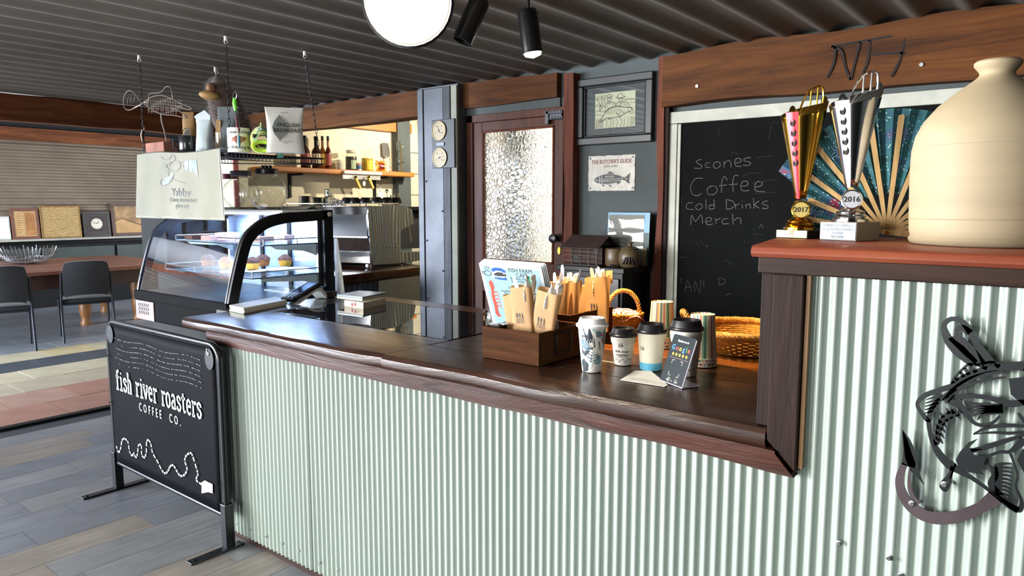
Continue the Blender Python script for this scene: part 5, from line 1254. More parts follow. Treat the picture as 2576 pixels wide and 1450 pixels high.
for k, (z, col, lab) in enumerate(((.0305, '#b9b6ac', 'pale board between the cherry box and the glass tile'), (.042, '#8fa0a4', 'thin glass topped tile on top of the cherry box stack'))):
    ff = [(848, 766), (912, 773), (972, 760), (905, 755)]
    q = [PZ(*p, ZC) for p in ff]; b = MB(); hz = .010 if k == 0 else .008
    b.hexa([(p.x, p.y, ZC+z) for p in q], [(p.x, p.y, ZC+z+hz) for p in q]); solo(b, ('board', 'glass_tile')[k], M('tile_top_%d' % k, col, .25 if k else .6, var=.05), lab, 'tile')
# ================================================================ COFFEE MACHINE
p0 = PZ(916, 682, .95); p1 = PZ(1016, 667, .95); dx_ = (p1-p0).normalized(); wy = Vector((-dx_.y, dx_.x, 0)); nrm = -wy
SIDE = [(935, 668), (927, 596), (922, 540), (926, 519), (948, 522), (979, 514), (1010, 517), (1034, 527), (1041, 563), (1010, 577), (1006, 585), (1006, 634), (1054, 633), (1056, 655), (1016, 662)]
prof = []
for a in SIDE:
    q = PN(a[0], a[1], p0, nrm); d = q-p0; prof.append((d.dot(dx_), q.z-.95))
cm = thing('coffee_machine', 'polished chrome two group espresso machine on the kitchen bench', 'coffee machine', p0)
Fm = frame(p0, dx_, (0, 0, 1))   # z axis = dx x up = towards viewer side
WM = .80
mrip, nt, b, out = _new('reflection_rippled_chrome'); b.inputs['Base Color'].default_value = lin('#aeb0b0'); b.inputs['Metallic'].default_value = 1; b.inputs['Roughness'].default_value = .10
wv_ = nt.nodes.new('ShaderNodeTexWave'); wv_.inputs['Scale'].default_value = 6.5; wv_.inputs['Distortion'].default_value = 9; wv_.inputs['Detail'].default_value = 1.2; wv_.inputs['Detail Scale'].default_value = .45
nt.links.new(_coord(nt, (1.0, 1.0, .45)), wv_.inputs['Vector']); _bump(nt, wv_.outputs[0], b, .9, .014)  # bump waves stand in for the striped reflection of corrugated steel
b = MB(Fm); b.prism(prof, -.004, .012); sp_ = b.build('side_panel', mrip, cm, bevel=.003)
b = MB(Fm); b.prism(prof, -WM-.012, -WM+.004); b.build('side_panel', mrip, cm, bevel=.003)
xs_ = [p[0] for p in prof]; zt_ = max(p[1] for p in prof)
b = MB(Fm); b.lathe([(.012, .012), (.012, .016), (0, .017)], 14, (prof[11][0]-.06, prof[11][1]+.05, 0)); b.build('panel_bolt', m_chrome, sp_, smooth=40)
ins = [(x+(.006 if x < .1 else -.008), z) for x, z in prof]
b = MB(Fm); b.prism([(prof[0][0]-.004, prof[0][1]+.10), (prof[1][0]-.002, prof[1][1]), (prof[2][0], prof[2][1]), (prof[3][0]+.004, prof[3][1]-.003), (prof[5][0], prof[5][1]-.012), (prof[6][0], prof[6][1]-.01), (prof[9][0]-.03, prof[9][1]+.004), (prof[10][0]-.04, prof[10][1]), (prof[11][0]-.04, prof[11][1]), (prof[11][0]-.04, prof[0][1]+.03), (prof[0][0], prof[0][1]+.03)], -WM+.004, -.004); b.build('machine_body', m_chrome, cm, bevel=.006)
b = MB(Fm); b.prism([(prof[0][0]-.012, prof[0][1]+.01), (prof[0][0]-.016, prof[0][1]+.105), (prof[0][0]+.03, prof[0][1]+.115), (prof[0][0]+.03, prof[0][1]+.01)], -WM, .0); b.build('rear_lower_panel', m_chrome, cm, bevel=.006)
b = MB(Fm); b.prism([(prof[1][0]-.010, prof[1][1]-.012), (prof[1][0]-.012, prof[1][1]+.004), (prof[1][0]+.01, prof[1][1]+.004), (prof[1][0]+.01, prof[1][1]-.012)], -WM, 0); b.build('rear_trim', m_steel, cm, bevel=.002)
b = MB(Fm); b.prism([(prof[11][0]-.03, prof[0][1]+.015), (prof[11][0]-.03, prof[11][1]-.004), (prof[12][0]-.004, prof[12][1]-.002), (prof[13][0]-.006, prof[13][1]+.012)], -WM+.02, -.004); b.build('drip_tray', m_steel, cm, bevel=.003)
for kx, kz in ((.03, -.05), (.03, -WM+.05), (prof[14][0]-.02, -.05), (prof[14][0]-.02, -WM+.05)):
    b = MB(Fm); b.mx = Fm @ frame((kx+prof[0][0], 0.0016, kz), (1, 0, 0), (0, 0, -1)); b.lathe([(.024, 0), (.026, .004), (.026, .03), (.022, prof[0][1]+.012)], 14); b.build('foot', m_chrome, cm, smooth=40)
b = MB(Fm); b.tube([(prof[10][0]-.01, prof[10][1]+.0, -.06), (prof[10][0]+.03, prof[10][1]+.004, -.06), (prof[8][0]-.01, prof[8][1]-.025, -.06), (prof[8][0]+.02, prof[8][1]-.03, -.06), (prof[8][0]+.035, prof[8][1]-.09, -.06), (prof[8][0]+.055, prof[8][1]-.155, -.06)], [.006, .006, .006, .006, .007, .009], 8); b.build('steam_wand', m_chrome, cm, smooth=60)
for kz in (-.25, -.55):
    b = MB(Fm); b.mx = Fm @ frame((prof[10][0]+.02, prof[10][1]-.02, kz), (1, 0, 0), (0, 0, -1)); b.lathe([(.036, 0), (.036, -.05), (.03, -.07), (0, -.07)], 18); b.build('group_head', m_chrome, cm, smooth=40)
    b = MB(Fm); b.tube([(prof[10][0]+.03, prof[10][1]-.075, kz), (prof[10][0]+.15, prof[10][1]-.085, kz)], [.012, .016], 10); b.build('portafilter_handle', m_plastic, cm, smooth=50)
b = MB(Fm)
zr = prof[3][1]+.02
b.tube([(prof[3][0]+.02, zr, -.03), (prof[3][0]+.02, zr, -WM+.03)], .004, 6); b.tube([(prof[6][0], zr, -.03), (prof[6][0], zr, -WM+.03)], .004, 6); b.tube([(prof[3][0]+.02, zr, -.03), (prof[6][0], zr, -.03)], .004, 6)
for x_ in (prof[3][0]+.02, prof[6][0]):
    for z_ in (-.03, -.4, -WM+.03): b.tube([(x_, zr-.03, z_), (x_, zr, z_)], .004, 6)
b.build('cup_rail', m_chrome, cm, smooth=50)
# dark cups upside down on the machine, in a row along the side and back
m_cupd = M('black_stoneware', '#1a1718', .3, var=.05)
ztm = .95+prof[5][1]
def machine_cup(px, py_, r_, h_, lab, depth):
    q = PN(px, py_, p0-nrm*depth, nrm); z = ztm+.006
    t = thing('espresso_cup', lab, 'cup', (q.x, q.y, z), 0, 'dark cups on the coffee machine'); Rm = rotz(q.x, q.y, z, px)
    b = MB(Rm); b.lathe([(r_, 0), (r_*1.02, .004), (r_*.9, h_*.6), (r_*.66, h_), (r_*.5, h_+.002), (0, h_)], 22); b.build('cup_body', m_cupd, t, smooth=45)
    b = MB(Rm); b.tube([(r_*.95*1, 0, h_*.25), (r_*1.45, 0, h_*.3), (r_*1.4, 0, h_*.7), (r_*.8, 0, h_*.72)], .005, 6); b.build('handle', m_cupd, t, smooth=60)
for px, d_, lab in ((873, .62, 'upturned dark cup on the machine, farthest left of the row'), (893, .55, 'upturned dark cup on the machine, second from left'), (919, .45, 'upturned dark cup on the machine, left of the white paddle'),
                   (948, .20, 'upturned dark cup at the chrome side panel, left one'), (974, .22, 'upturned dark cup at the chrome side panel, middle one'), (996, .20, 'upturned dark cup at the chrome side panel, right one')):
    machine_cup(px, 512, .050, .050, lab, d_)
# ---- bench under the coffee machine
kb_ = thing('kitchen_bench', 'kitchen bench with glossy live edge timber top under the coffee machine', 'bench', (3.75, 5.3, 0))
e0 = PZ(935, 686, .95); e1 = PZ(1076, 669, .95)
n = 24; vs = []; fs = []
for i in range(n+1):
    t = i/n; p = Vector((2.95, e0.y-.01, 0)).lerp(Vector((e1.x+.02, e1.y, 0)), t); w = .012*noise.noise(Vector((t*9, 2, 1)))
    vs += [(p.x, p.y+w+.02, .875), (p.x, p.y+w, .90), (p.x, p.y+w*1.5, .945), (p.x, p.y+.01+w, .9502), (p.x, 6.35, .9502), (p.x, 6.35, .875)]
for i in range(n):
    for k in range(6): fs.append((i*6+k, i*6+(k+1) % 6, i*6+6+(k+1) % 6, i*6+6+k))
fs += [tuple(range(6))[::-1], tuple(n*6+k for k in range(6))]
MB().add(vs, fs).build('bench_top', wood('glossy_bench_timber', '#2a120a', '#5a2a14', '#7a421e', 'x', .18, .7, .4, .5), kb_, smooth=40)
q0 = PX(960, 700, 3.62)
yb_ = e0.y+.06
MB().box(3.62, yb_, 0, 4.12, 6.3, .874).build('cream_cabinet', M('cream_cabinet', '#b5ab90', .6, var=.03), kb_, bevel=.003)
MB().box(4.04, yb_-.012, 0, 4.12, yb_-.0005, .87).build('cabinet_stile', m_cream, kb_)
b = MB(); b.grid(lambda u, v: (3.0+.60*u, yb_+.01-.008*math.cos(2*PI*u*.60/.05), .02+.854*v), 96, 1); b.build('corrugated_cladding', m_zinc, kb_, smooth=70)
MB().box(2.98, yb_+.03, 0, 3.61, 6.3, .874).build('carcass', m_blackmatte, kb_)
# ---- kitchen shelf
YS = 6.22
ks = thing('kitchen_shelf', 'golden timber shelf on black brackets along the cream kitchen wall', 'shelf', (5.2, 6.35, 1.74))
zs = PY(900, 428, YS).z; xl = 4.05; xr_ = PY(1044, 436, YS).x
b = MB(); b.box(xl, YS, zs-.052, xr_, 6.499, zs); b.build('shelf_board', m_shelfwood, ks, bevel=.012, seg=3)
for px in (741, 955):
    x = PY(px, 455, 6.4).x; b = MB(); b.box(x-.015, 6.478, zs-.30, x+.015, 6.498, zs-.055); b.box(x-.015, YS+.05, zs-.075, x+.015, 6.48, zs-.055); b.build('bracket', m_black, ks)
def onshelf(px, D=.10): q = PY(px, 428, YS+D); return q.x, YS+D, zs+.0005
# bottles
m_amber = M('amber_syrup', '#7a4416', .1, var=.05); m_brownb = M('dark_syrup', '#2a120c', .1, var=.05)
def bottle(px, r_, h_, body, cap, labmat, lab, D=.12, neckfill=None):
    x, y, z = onshelf(px, D); t = thing('syrup_bottle', lab, 'bottle', (x, y, z), 0, 'syrup bottles on the kitchen shelf'); R_ = rotz(x, y, z, 0)
    b = MB(R_); b.lathe([(r_*.9, 0), (r_, .006), (r_, h_*.52), (r_*.75, h_*.60), (r_*.40, h_*.67), (r_*.36, h_*.86), (r_*.40, h_*.87), (r_*.38, h_*.9)], 20); b.build('bottle_body', body, t, smooth=40)
    b = MB(R_); b.lathe([(r_*.46, h_*.87), (r_*.46, h_*.99), (r_*.4, h_), (0, h_)], 16); b.build('cap', cap, t, smooth=40)
    b = MB(R_); b.shell([(r_*1.01, h_*.12), (r_*1.01, h_*.46)], 20); b.build('label', labmat, t, smooth=60)
    b = MB(R_); b.shell([(r_*.43, h_*.68), (r_*.43, h_*.84)], 14); b.build('neck_label', neckfill or cap, t, smooth=60)
m_lab1 = M('bottle_label_red', '#8a3a2c', .6, var=.3, vs=40); m_lab2 = M('bottle_label_yellow', '#d9b84a', .6, var=.2, vs=40); m_lab3 = M('bottle_label_cream', '#c9b89a', .6, var=.2, vs=40)
m_neck = M('neck_copper', '#8a5a3c', .4, .3, var=.1)
bottle(769, .048, .33, m_brownb, m_black, m_lab1, 'dark bottle with black cap beside the grey tea pouch'); bottle(797, .048, .33, m_brownb, m_black, m_lab3, 'dark bottle with black neck, second from left on shelf', .10)
bottle(813, .030, .345, m_amber, m_ink, m_lab2, 'amber bottle with yellow label and copper neck', .16, m_neck); bottle(827, .030, .345, M('red_syrup', '#4a1a0c', .1), m_ink, m_lab1, 'amber bottle with tall dark label, right of the bottles', .12, m_neck)
def sjar(px, r_, h_, fillh, fillmat, lidmat, labcol, lab, D=.12, open_=False):
    x, y, z = onshelf(px, D); t = thing('pantry_jar', lab, 'jar', (x, y, z), 0, 'jars on the kitchen shelf'); R_ = rotz(x, y, z, 0)
    b = MB(R_); b.lathe([(r_*.94, .002), (r_*.97, .006), (r_*.97, fillh), (0, fillh)], 22); b.build('contents', fillmat, t, smooth=40)
    b = MB(R_); b.shell([(r_, 0), (r_, h_*.66), (r_*.92, h_*.74), (r_*.74, h_*.82), (r_*.72, h_*.90), (r_*.78, h_*.93), (r_*.78, h_*.97), (r_*.74, h_)], 26); b.build('glass', m_jarglass, t, smooth=50)
    if not open_:
        b = MB(R_); b.lathe([(r_*.80, h_*.86), (r_*.84, h_*.87), (r_*.84, h_*.99), (r_*.78, h_*1.01), (0, h_*1.01)], 24); b.build('lid', lidmat, t, smooth=40)
    else:
        b = MB(R_); b.tube([(r_*.78*math.cos(2*PI*i/20), r_*.78*math.sin(2*PI*i/20), h_*.96) for i in range(20)], .004, 5, True); b.build('rim', m_glass, t, smooth=50)
    b = MB(R_); a0 = -2.3; b.grid(lambda u, v: (r_*1.015*math.cos(a0+1.5*u), r_*1.015*math.sin(a0+1.5*u), h_*(.06+.44*v)), 10, 1); b.build('label', M('jar_label_'+labcol[1:], labcol, .6, var=.25, vs=50), t, smooth=60)
m_beansd = M('coffee_dark', '#1f1410', .6, var=.4, vs=120); m_spice = M('yellow_packets', '#c9a428', .6, var=.4, vs=60); m_whitej = M('white_jar_fill', '#b9b4a4', .6, var=.2, vs=50)
sjar(856, .036, .105, .08, m_whitej, M('jar_lid_cream', '#c9bfa8', .4), '#a9a898', 'short pale jar, left of the dark lidded jar')
sjar(884, .062, .215, .145, m_beansd, M('jar_lid_pale', '#b5aa98', .4), '#8fa07a', 'tall jar of dark beans with pale screw lid')
sjar(924, .064, .225, .14, m_spice, m_white, '#d9b42c', 'open tall jar holding yellow packets', .12, True)
x, y, z = onshelf(904, .05); t = thing('small_can', 'little white and blue can standing between the two tall jars', 'can', (x, y, z)); b = MB(rotz(x, y, z, 0)); b.lathe([(.026, 0), (.026, .075), (.024, .078), (0, .078)], 18); b.build('can_body', m_white, t, smooth=40)
b = MB(rotz(x, y, z, 0)); b.shell([(.0264, .012), (.0264, .055)], 18); b.build('blue_label', M('can_blue', '#3a6a8a', .5, var=.2, vs=60), t, smooth=60); b = MB(rotz(x, y, z, 0)); b.shell([(.0265, .062), (.0265, .072)], 18); b.build('red_band', m_red, t, smooth=60)
# crinkled snack packet
x, y, z = onshelf(958, .09); t = thing('snack_packet', 'red and yellow crinkled snack packet right of the open jar', 'packet', (x, y, z)); Fp = frame((x, y, z), (1, .1, 0), (0, .1, 1))
m_pk = M('packet_yellow', '#c98a2c', .3, .2, var=.3, vs=25, bump=.4, bs=20); m_pr = M('packet_red', '#8a2a18', .3, .2, var=.25, vs=25)
b = MB(Fp); b.grid(lambda u, v: (.155*(u-.5)*(1+.06*math.sin(v*9)), .118*v+.006*math.sin(u*12)*v, .034*math.sin(PI*u)*math.sin(PI*v)+.004*math.sin(u*21+v*8)), 18, 12); b.grid(lambda u, v: (.155*(u-.5)*(1+.06*math.sin(v*9)), .118*v+.006*math.sin(u*12)*v, -.034*math.sin(PI*u)*math.sin(PI*v)), 18, 12); b.build('packet_body', m_pk, t, smooth=40)
b = MB(Fp); b.grid(lambda u, v: (.085*(u-.5), .02+.075*v, .004+.034*math.sin(PI*(.5+.55*(u-.5)))*math.sin(PI*(.17+.64*v))+.004*math.sin((.5+.55*(u-.5))*21+(.17+.64*v)*8)), 10, 8); b.build('red_label', m_pr, t, smooth=40)
b = MB(Fp @ Matrix.Translation((0, .055, .041))); b.box(-.03, -.006, 0, .03, .006, .002); b.build('white_stripe', m_paper, t)
# spatula leaning at the wall and glass siphon
x, y, z = onshelf(975, .20); t = thing('spatula', 'tall black spatula with pale handle leaning against the kitchen wall', 'spatula', (x, y, z)); Fs = frame((x+.02, 6.46, z), (1, 0, 0), (-.02, .05, 1)); b = MB(Fs)
b.prism([(-.05, .19), (-.055, .32), (-.04, .34), (.04, .34), (.055, .30), (.055, .19), (.02, .17), (-.03, .175)], -.004, .004); b.build('blade', M('grey_blade', '#55524c', .5), t, bevel=.002); b = MB(Fs); b.cyl((0, 0, 0), (0, .19, 0), .007, n=8); b.build('handle', m_cream, t, smooth=40)
x, y, z = onshelf(1010, .12); t = thing('glass_siphon', 'glass siphon coffee brewer with brass stand at the shelf end', 'brewer', (x, y, z)); R_ = rotz(x, y, z, 0)
b = MB(R_); b.lathe([(.05, 0), (.05, .008), (.012, .014), (0, .014)], 20); b.tube([(0, 0, .01), (0, 0, .32)], .005, 8); b.tube([(.0, 0, .12), (.05, 0, .12)], .004, 6); b.build('stand', m_gold, t, smooth=40)
b = MB(R_); b.shell([(.0, .10), (.04, .115), (.052, .15), (.04, .19), (.014, .205), (.014, .235), (.05, .25), (.054, .34), (.04, .37), (0, .375)], 26); b.build('glass_bulbs', m_jarglass, t, smooth=50)
x, y, z = onshelf(990, .06)
for k, (dx, lab) in enumerate(((-.06, 'left shiny teaspoon lying at the foot of the siphon'), (.0, 'middle shiny teaspoon lying at the foot of the siphon'), (.07, 'right shiny teaspoon lying at the foot of the siphon'))):
    b = MB(rotz(x+dx, y, z+.003, .5+k*.6)); b.lathe([(0, 0), (.011, .001), (.015, .004), (.011, .003), (0, .002)], 14, sx=1.5); b.tube([(.018, 0, .003), (.05, 0, .008), (.09, 0, .003)], .0025, 6); solo(b, 'teaspoon', m_chrome, lab, 'spoon', smooth=50)
# order rail with wooden tongs
xa, xb2 = PY(866, 435, YS-.03).x, PY(961, 435, YS-.03).x; zr_ = PY(900, 432, YS-.03).z
rl = thing('order_rail', 'shiny steel order docket rail fixed to the front of the kitchen shelf', 'rail', ((xa+xb2)/2, YS-.02, zr_-.06))
MB().box(xa, YS-.034, zr_-.03, xb2, YS-.003, zr_+.006).build('rail_tube', M('rail_steel', '#cfcfcc', .25, .3), rl, bevel=.008, seg=3); MB().box(xa-.006, YS-.010, zr_-.082, xb2-.006, YS-.004, zr_-.034).build('ticket_plate', M('white_steel', '#c9c9c9', .2, .5), rl, bevel=.001)
MB().box(xa, YS-.0115, zr_-.078, xa+.11, YS-.0105, zr_-.04).build('paper_ticket', m_paper, rl)
for k, px in enumerate((893, 926)):
    q = PY(px, 446, YS-.05); F_ = frame((q.x, q.y, q.z), (1, 0, .52), (-.52, 0, 1)); b = MB(F_)
    b.box(-.014, -.135, -.006, .014, .012, .0); b.box(-.014, -.135, .010, .014, .012, .016); b.box(-.014, -.01, -.006, .014, .012, .016)
    solo(b, 'wooden_peg', M('pale_peg_wood', '#c9a84c', .5, var=.1), ['left wooden peg clip slanting down from the steel rail', 'right wooden peg clip slanting down from the steel rail'][k], 'peg', 'pegs on the order rail', bevel=.001)
q = PY(916, 462, YS-.045); b = MB(WALLY(q.x, q.y, q.z)); b.prism(ell(0, 0, .02, .028), 0, .002); solo(b, 'paper_tag', m_paper, 'little round white tag hanging between the two pegs', 'tag')
# ---- things on the bench behind / on the machine: saucers, jugs, jars, utensils (stand on a back shelf)
ZM = ztm+.006
bs_ = thing('back_counter', 'dark back counter along the kitchen wall behind the coffee machine', 'counter', (4.6, 6.2, 0))
MB().box(2.9, 5.86, 1.38, 5.82, 6.38, 1.42).build('top', m_black, bs_, bevel=.003); MB().box(2.9, 5.95, .952, 5.80, 6.38, 1.38).build('carcass', m_blackmatte, bs_)
ZK = 1.4205
def onback(px, y_=6.0): q = PY(px, 510, y_); return q.x, y_, ZK
m_sauc = M('black_saucer', '#141414', .3, var=.03)
for s_, (px, nn, lab) in enumerate(((768, 9, 'left'), (800, 8, 'right'))):
    x, y, z = onback(px)
    t0 = None
    for k in range(nn):
        b = MB(rotz(x, y, z+k*.0118, k)); b.lathe([(.03, 0), (.035, .001), (.066, .009), (.066, .0115), (.035, .004), (0, .004)], 26)
        solo(b, 'saucer', m_sauc, 'black saucer in the %s of the two saucer stacks, level %s' % (lab, ['bottom', 'second', 'third', 'fourth', 'fifth', 'sixth', 'seventh', 'eighth', 'topmost'][k]), 'saucer', 'saucers in the %s stack' % lab, smooth=40)
def jug(px, r_, h_, lab, D=6.0, hnd=True, dz=0):
    x, y, z = onback(px, D); z += dz; t = thing('milk_jug', lab, 'jug', (x, y, z), 0, 'steel jugs behind the machine'); R_ = rotz(x, y, z, -.6)
    b = MB(R_); b.shell([(0, .001), (r_*.95, 0), (r_, .006), (r_*.98, h_*.5), (r_*.8, h_*.85), (r_*.86, h_)], 24); b.build('body', m_chrome, t, smooth=50, solid=.0015)
    if hnd: b = MB(R_); b.tube([(r_*.8, 0, h_*.85), (r_*1.5, 0, h_*.8), (r_*1.5, 0, h_*.25), (r_*.98, 0, h_*.2)], .005, 6); b.build('handle', m_chrome, t, smooth=60)
jug(822, .042, .095, 'steel milk jug, lower left, behind the cake display corner'); jug(826, .036, .08, 'steel milk jug stacked on top of the lower jug', 6.0, False, .096); jug(842, .036, .085, 'steel milk jug second from left behind the display'); jug(856, .034, .065, 'small steel jug just left of the dark cups', 5.95)
for k, (px, r_, h_, lab) in enumerate(((883, .07, .085, 'wide low glass tub with steel rim behind the dark cups'), (926, .045, .10, 'glass tumbler with steel rim behind the dark cups'))):
    x, y, z = onback(px, 6.05); t = thing('glass_tub', lab, 'tub', (x, y, z)); b = MB(rotz(x, y, z, 0)); b.shell([(0, .001), (r_*.92, 0), (r_, .008), (r_, h_)], 26); b.build('glass', m_jarglass, t, smooth=50); b = MB(rotz(x, y, z, 0)); b.shell([(r_+.001, h_-.02), (r_+.001, h_)], 26); b.build('rim', m_chrome, t, smooth=60)
x, y, z = onback(962, 6.02); t = thing('utensil_pot', 'steel pot holding ladles and tongs behind the machine right', 'pot', (x, y, z)); b = MB(rotz(x, y, z, 0)); b.shell([(0, .001), (.05, 0), (.052, .10)], 22); b.build('pot_body', m_chrome, t, smooth=50)
def uten(px, py_, lab, kind, y_=6.0):
    q = PY(px, py_, y_); bx, by, bz = onback(px, y_); b = MB()
    b.tube([(bx+.01, by, bz+.004), (q.x, q.y, q.z-.01)], .004, 6)
    F_ = frame((q.x, q.y, q.z), (1, 0, 0), (0, 0, 1)); b.mx = F_
    if kind == 'ladle': b.lathe([(0, -.014), (.014, -.011), (.023, 0), (.021, .001), (.012, -.008), (0, -.011)], 16)
    else: b.prism(ell(0, 0, .012, .03), -.002, .002)
    solo(b, 'ladle' if kind == 'ladle' else 'kitchen_spoon', m_chrome, lab, 'utensil', 'utensils behind the machine', smooth=50)
uten(973, 481, 'round steel ladle head above the machine beside white paddle', 'ladle'); uten(983, 497, 'dark spoon left in the cluster at machine top right', 's', 6.05); uten(992, 494, 'middle spoon in the cluster at machine top right', 's', 6.1); uten(1003, 491, 'bright spoon rightmost in the cluster above the machine', 's', 6.02)
q = PY(956, 500, 5.98); b = MB(WALLY(q.x, q.y, q.z)); b.prism([(-.035, .06), (.045, .07), (.05, .03), (.03, -.05), (.0, -.06), (-.025, -.02)], -.006, .006); b.box(-.004, .06, -.005, .012, .115, .005)
b.box(-.004, -(q.z-ZK), -.004, .006, -.05, .004); solo(b, 'white_paddle', m_paper, 'white cut out paddle board standing among the utensils', 'paddle')
# ================================================================ HANGING WIRE RACK
RX0, RX1, RY0, RY1 = 1.93, 2.50, 3.30, 4.20
def rz_at(x, y): return 1.700+.034*(y-RY0)/(RY1-RY0)
rk = thing('hanging_rack', 'black wire shelf hung from the ceiling on chains above the cake display', 'shelf', (2.2, 3.75, 1.70))
b = MB(); cor = [(RX0, RY0), (RX1, RY0), (RX1, RY1), (RX0, RY1)]
for dz in (-.004, -.034): b.tube([(x, y, rz_at(x, y)+dz) for x, y in cor], .0035, 6, True)
b.build('rim_wires', m_darksteel, rk, smooth=50)
b = MB()
for i in range(46):
    y = RY0+(RY1-RY0)*i/45; z = rz_at(0, y); b.tube([(RX0, y, z-.036), (RX0, y, z-.003), (RX1, y, z-.003), (RX1, y, z-.036)], .0019, 4)
for i in range(4): x = RX0+.1+i*.12; b.tube([(x, RY0, rz_at(0, RY0)-.007), (x, RY1, rz_at(0, RY1)-.007)], .003, 5)
for i in range(28): x = RX0+(RX1-RX0)*i/27; b.tube([(x, RY0, rz_at(0, RY0)-.034), (x, RY0, rz_at(0, RY0)-.004)], .0022, 4); b.tube([(x, RY1, rz_at(0, RY1)-.034), (x, RY1, rz_at(0, RY1)-.004)], .0022, 4)
b.build('shelf_wires', m_darksteel, rk)
for (hx, hy, cx_, cy_) in ((1.932, 4.159, 1.94, 4.18), (1.982, 3.359, 1.95, 3.31), (2.389, 4.165, 2.47, 4.19), (2.435, 3.355, 2.48, 3.31)):
    b = MB(); top = Vector((hx, hy, 2.245)); bot = Vector((cx_, cy_, rz_at(cx_, cy_)-.004)); n = 16
    for i in range(n):
        a = top.lerp(bot, i/n); c = top.lerp(bot, (i+1.18)/n); d = (c-a).normalized(); e = d.orthogonal().normalized(); e = e if i % 2 == 0 else d.cross(e); m_ = (a+c)/2; hl = (c-a).length/2
        b.tube([m_+d*(hl*math.cos(x_))+e*(.0058*math.sin(x_)) for x_ in [2*PI*k/10 for k in range(10)]], .0016, 4, True)
    b.build('chain', m_darksteel, rk)
    b = MB(); b.cyl((hx, hy, 2.24), (hx, hy, 2.262), .009, n=8); b.tube([(hx+.009*math.cos(a), hy, 2.238+.012*math.sin(a)) for a in [2*PI*k/10 for k in range(10)]], .002, 5, True); b.build('ceiling_hook', m_white, rk)
# ---- tea towel
m_towel = M('linen_towel', '#7f7e70', .9, var=.05, vs=4, bump=.25, bs=300, sheen=.2)
TWX = RX0-.012
tl = [PX(345, 390, TWX), PX(553, 376, TWX)]; bl = [PX(348, 548, TWX-.004), PX(566, 555, TWX-.02)]
def towel(u, v):
    a = tl[0].lerp(tl[1], u); c = bl[0].lerp(bl[1], u); z = a.z
    p = a.lerp(c, v); amp = .010*v+.001
    p.x += -amp*(.5+.5*math.sin(u*11+.6))-amp*.5*math.sin(u*23+v*2)
    p.z += .006*math.sin(u*7)*(1-v)
    return (p.x, p.y, p.z)
b = MB(); b.grid(towel, 60, 24)
b.grid(lambda u, v: (lambda q: (q[0]+.0015+(.12*v), q[1], q[2]+.004+.002*v))(towel(u, 0)), 60, 4)
tw = solo(b, 'tea_towel', m_towel, 'pale linen tea towel with crayfish print hanging over the wire rack', 'towel', base=(TWX, 3.75, tl[0].z), smooth=60)
tc = lambda u, v: Vector(towel(u, v))
def onTowel(u, v): p = tc(u, v); return frame(p+Vector((-.004, 0, 0)), tc(u+.02, v)-tc(u-.02, v), (0, 0, 1))
def TF(u, v):
    p = tc(u, v); return Matrix.Translation((-.0245, 0, 0)) @ frame((TWX, p.y, p.z), (0, -1, 0), (0, 0, 1))
def towel_text(s_, size, u, v, **k):
    o = text(s_, size, Matrix(), m_ink, None, ext=0, **k); c = tc(u, v); w = (tl[1]-tl[0]).length; inv = parent_mx(tw).inverted()
    for vv in o.data.vertices:
        uu = u+vv.co.x/w; q = tc(min(max(uu, 0), 1), v); vv.co = inv @ Vector((q.x-.0012, q.y, q.z+vv.co.y))
    o.parent = tw
towel_text('Yabby', .060, .55, .60, sx=1.42); towel_text('(Cherax destructor)', .031, .565, .712, sx=1.10); towel_text('giirray', .034, .565, .80, sx=1.35, space=1.12)
def towel_ink(strokes, w, mat, name, fill=()):
    b = MB(); ww = (tl[1]-tl[0]).length
    for st in strokes: b.ribbon(cr3([(*q, 0) for q in st]) if len(st) > 2 else st, w, 0, .0008)
    for st in fill: b.prism(st, 0, .0006)
    inv = Matrix()
    out_ = []
    for p in b.v: q = tc(min(max(p.x, 0), 1), min(max(p.y, 0), 1)); out_.append(Vector((q.x-.0010-p.z, q.y, q.z)))
    b.v = out_; b.build(name, mat, tw)
m_tint = M('grey_wash_print', '#8f989a', .9, var=.15)
towel_ink([], .01, m_tint, 'crayfish_wash', [[(.60, .14), (.70, .10), (.745, .12), (.755, .38), (.72, .30), (.66, .28), (.61, .24)]])
towel_ink([], .01, m_tint, 'crayfish_wash', [[(.33, .49), (.345, .40), (.40, .37), (.46, .30), (.47, .33), (.42, .42), (.40, .47), (.36, .49)]])
towel_ink([[(.32, .06), (.36, .10), (.42, .10), (.46, .03), (.50, .09), (.44, .16), (.38, .18)], [(.38, .18), (.42, .26), (.50, .28), (.56, .22), (.55, .14), (.48, .12)], [(.36, .22), (.41, .24)], [(.36, .26), (.41, .26)], [(.37, .30), (.42, .28)],
           [(.42, .28), (.40, .33), (.44, .38), (.52, .42), (.62, .46)], [(.33, .40), (.31, .46), (.34, .50), (.38, .48), (.36, .43), (.33, .40)], [(.38, .48), (.44, .42), (.47, .32)], [(.56, .14), (.60, .14), (.60, .22)], [(.44, .14), (.42, .20)], [(.66, .11), (.65, .28)], [(.70, .10), (.70, .30)], [(.40, .20), (.36, .17)]], .006, m_inkgrey, 'crayfish_outline')
towel_ink([[(.01, .975), (.5, .975), (.99, .975)], [(.985, .02), (.985, .98)]], .006, m_offwhite, 'hem')
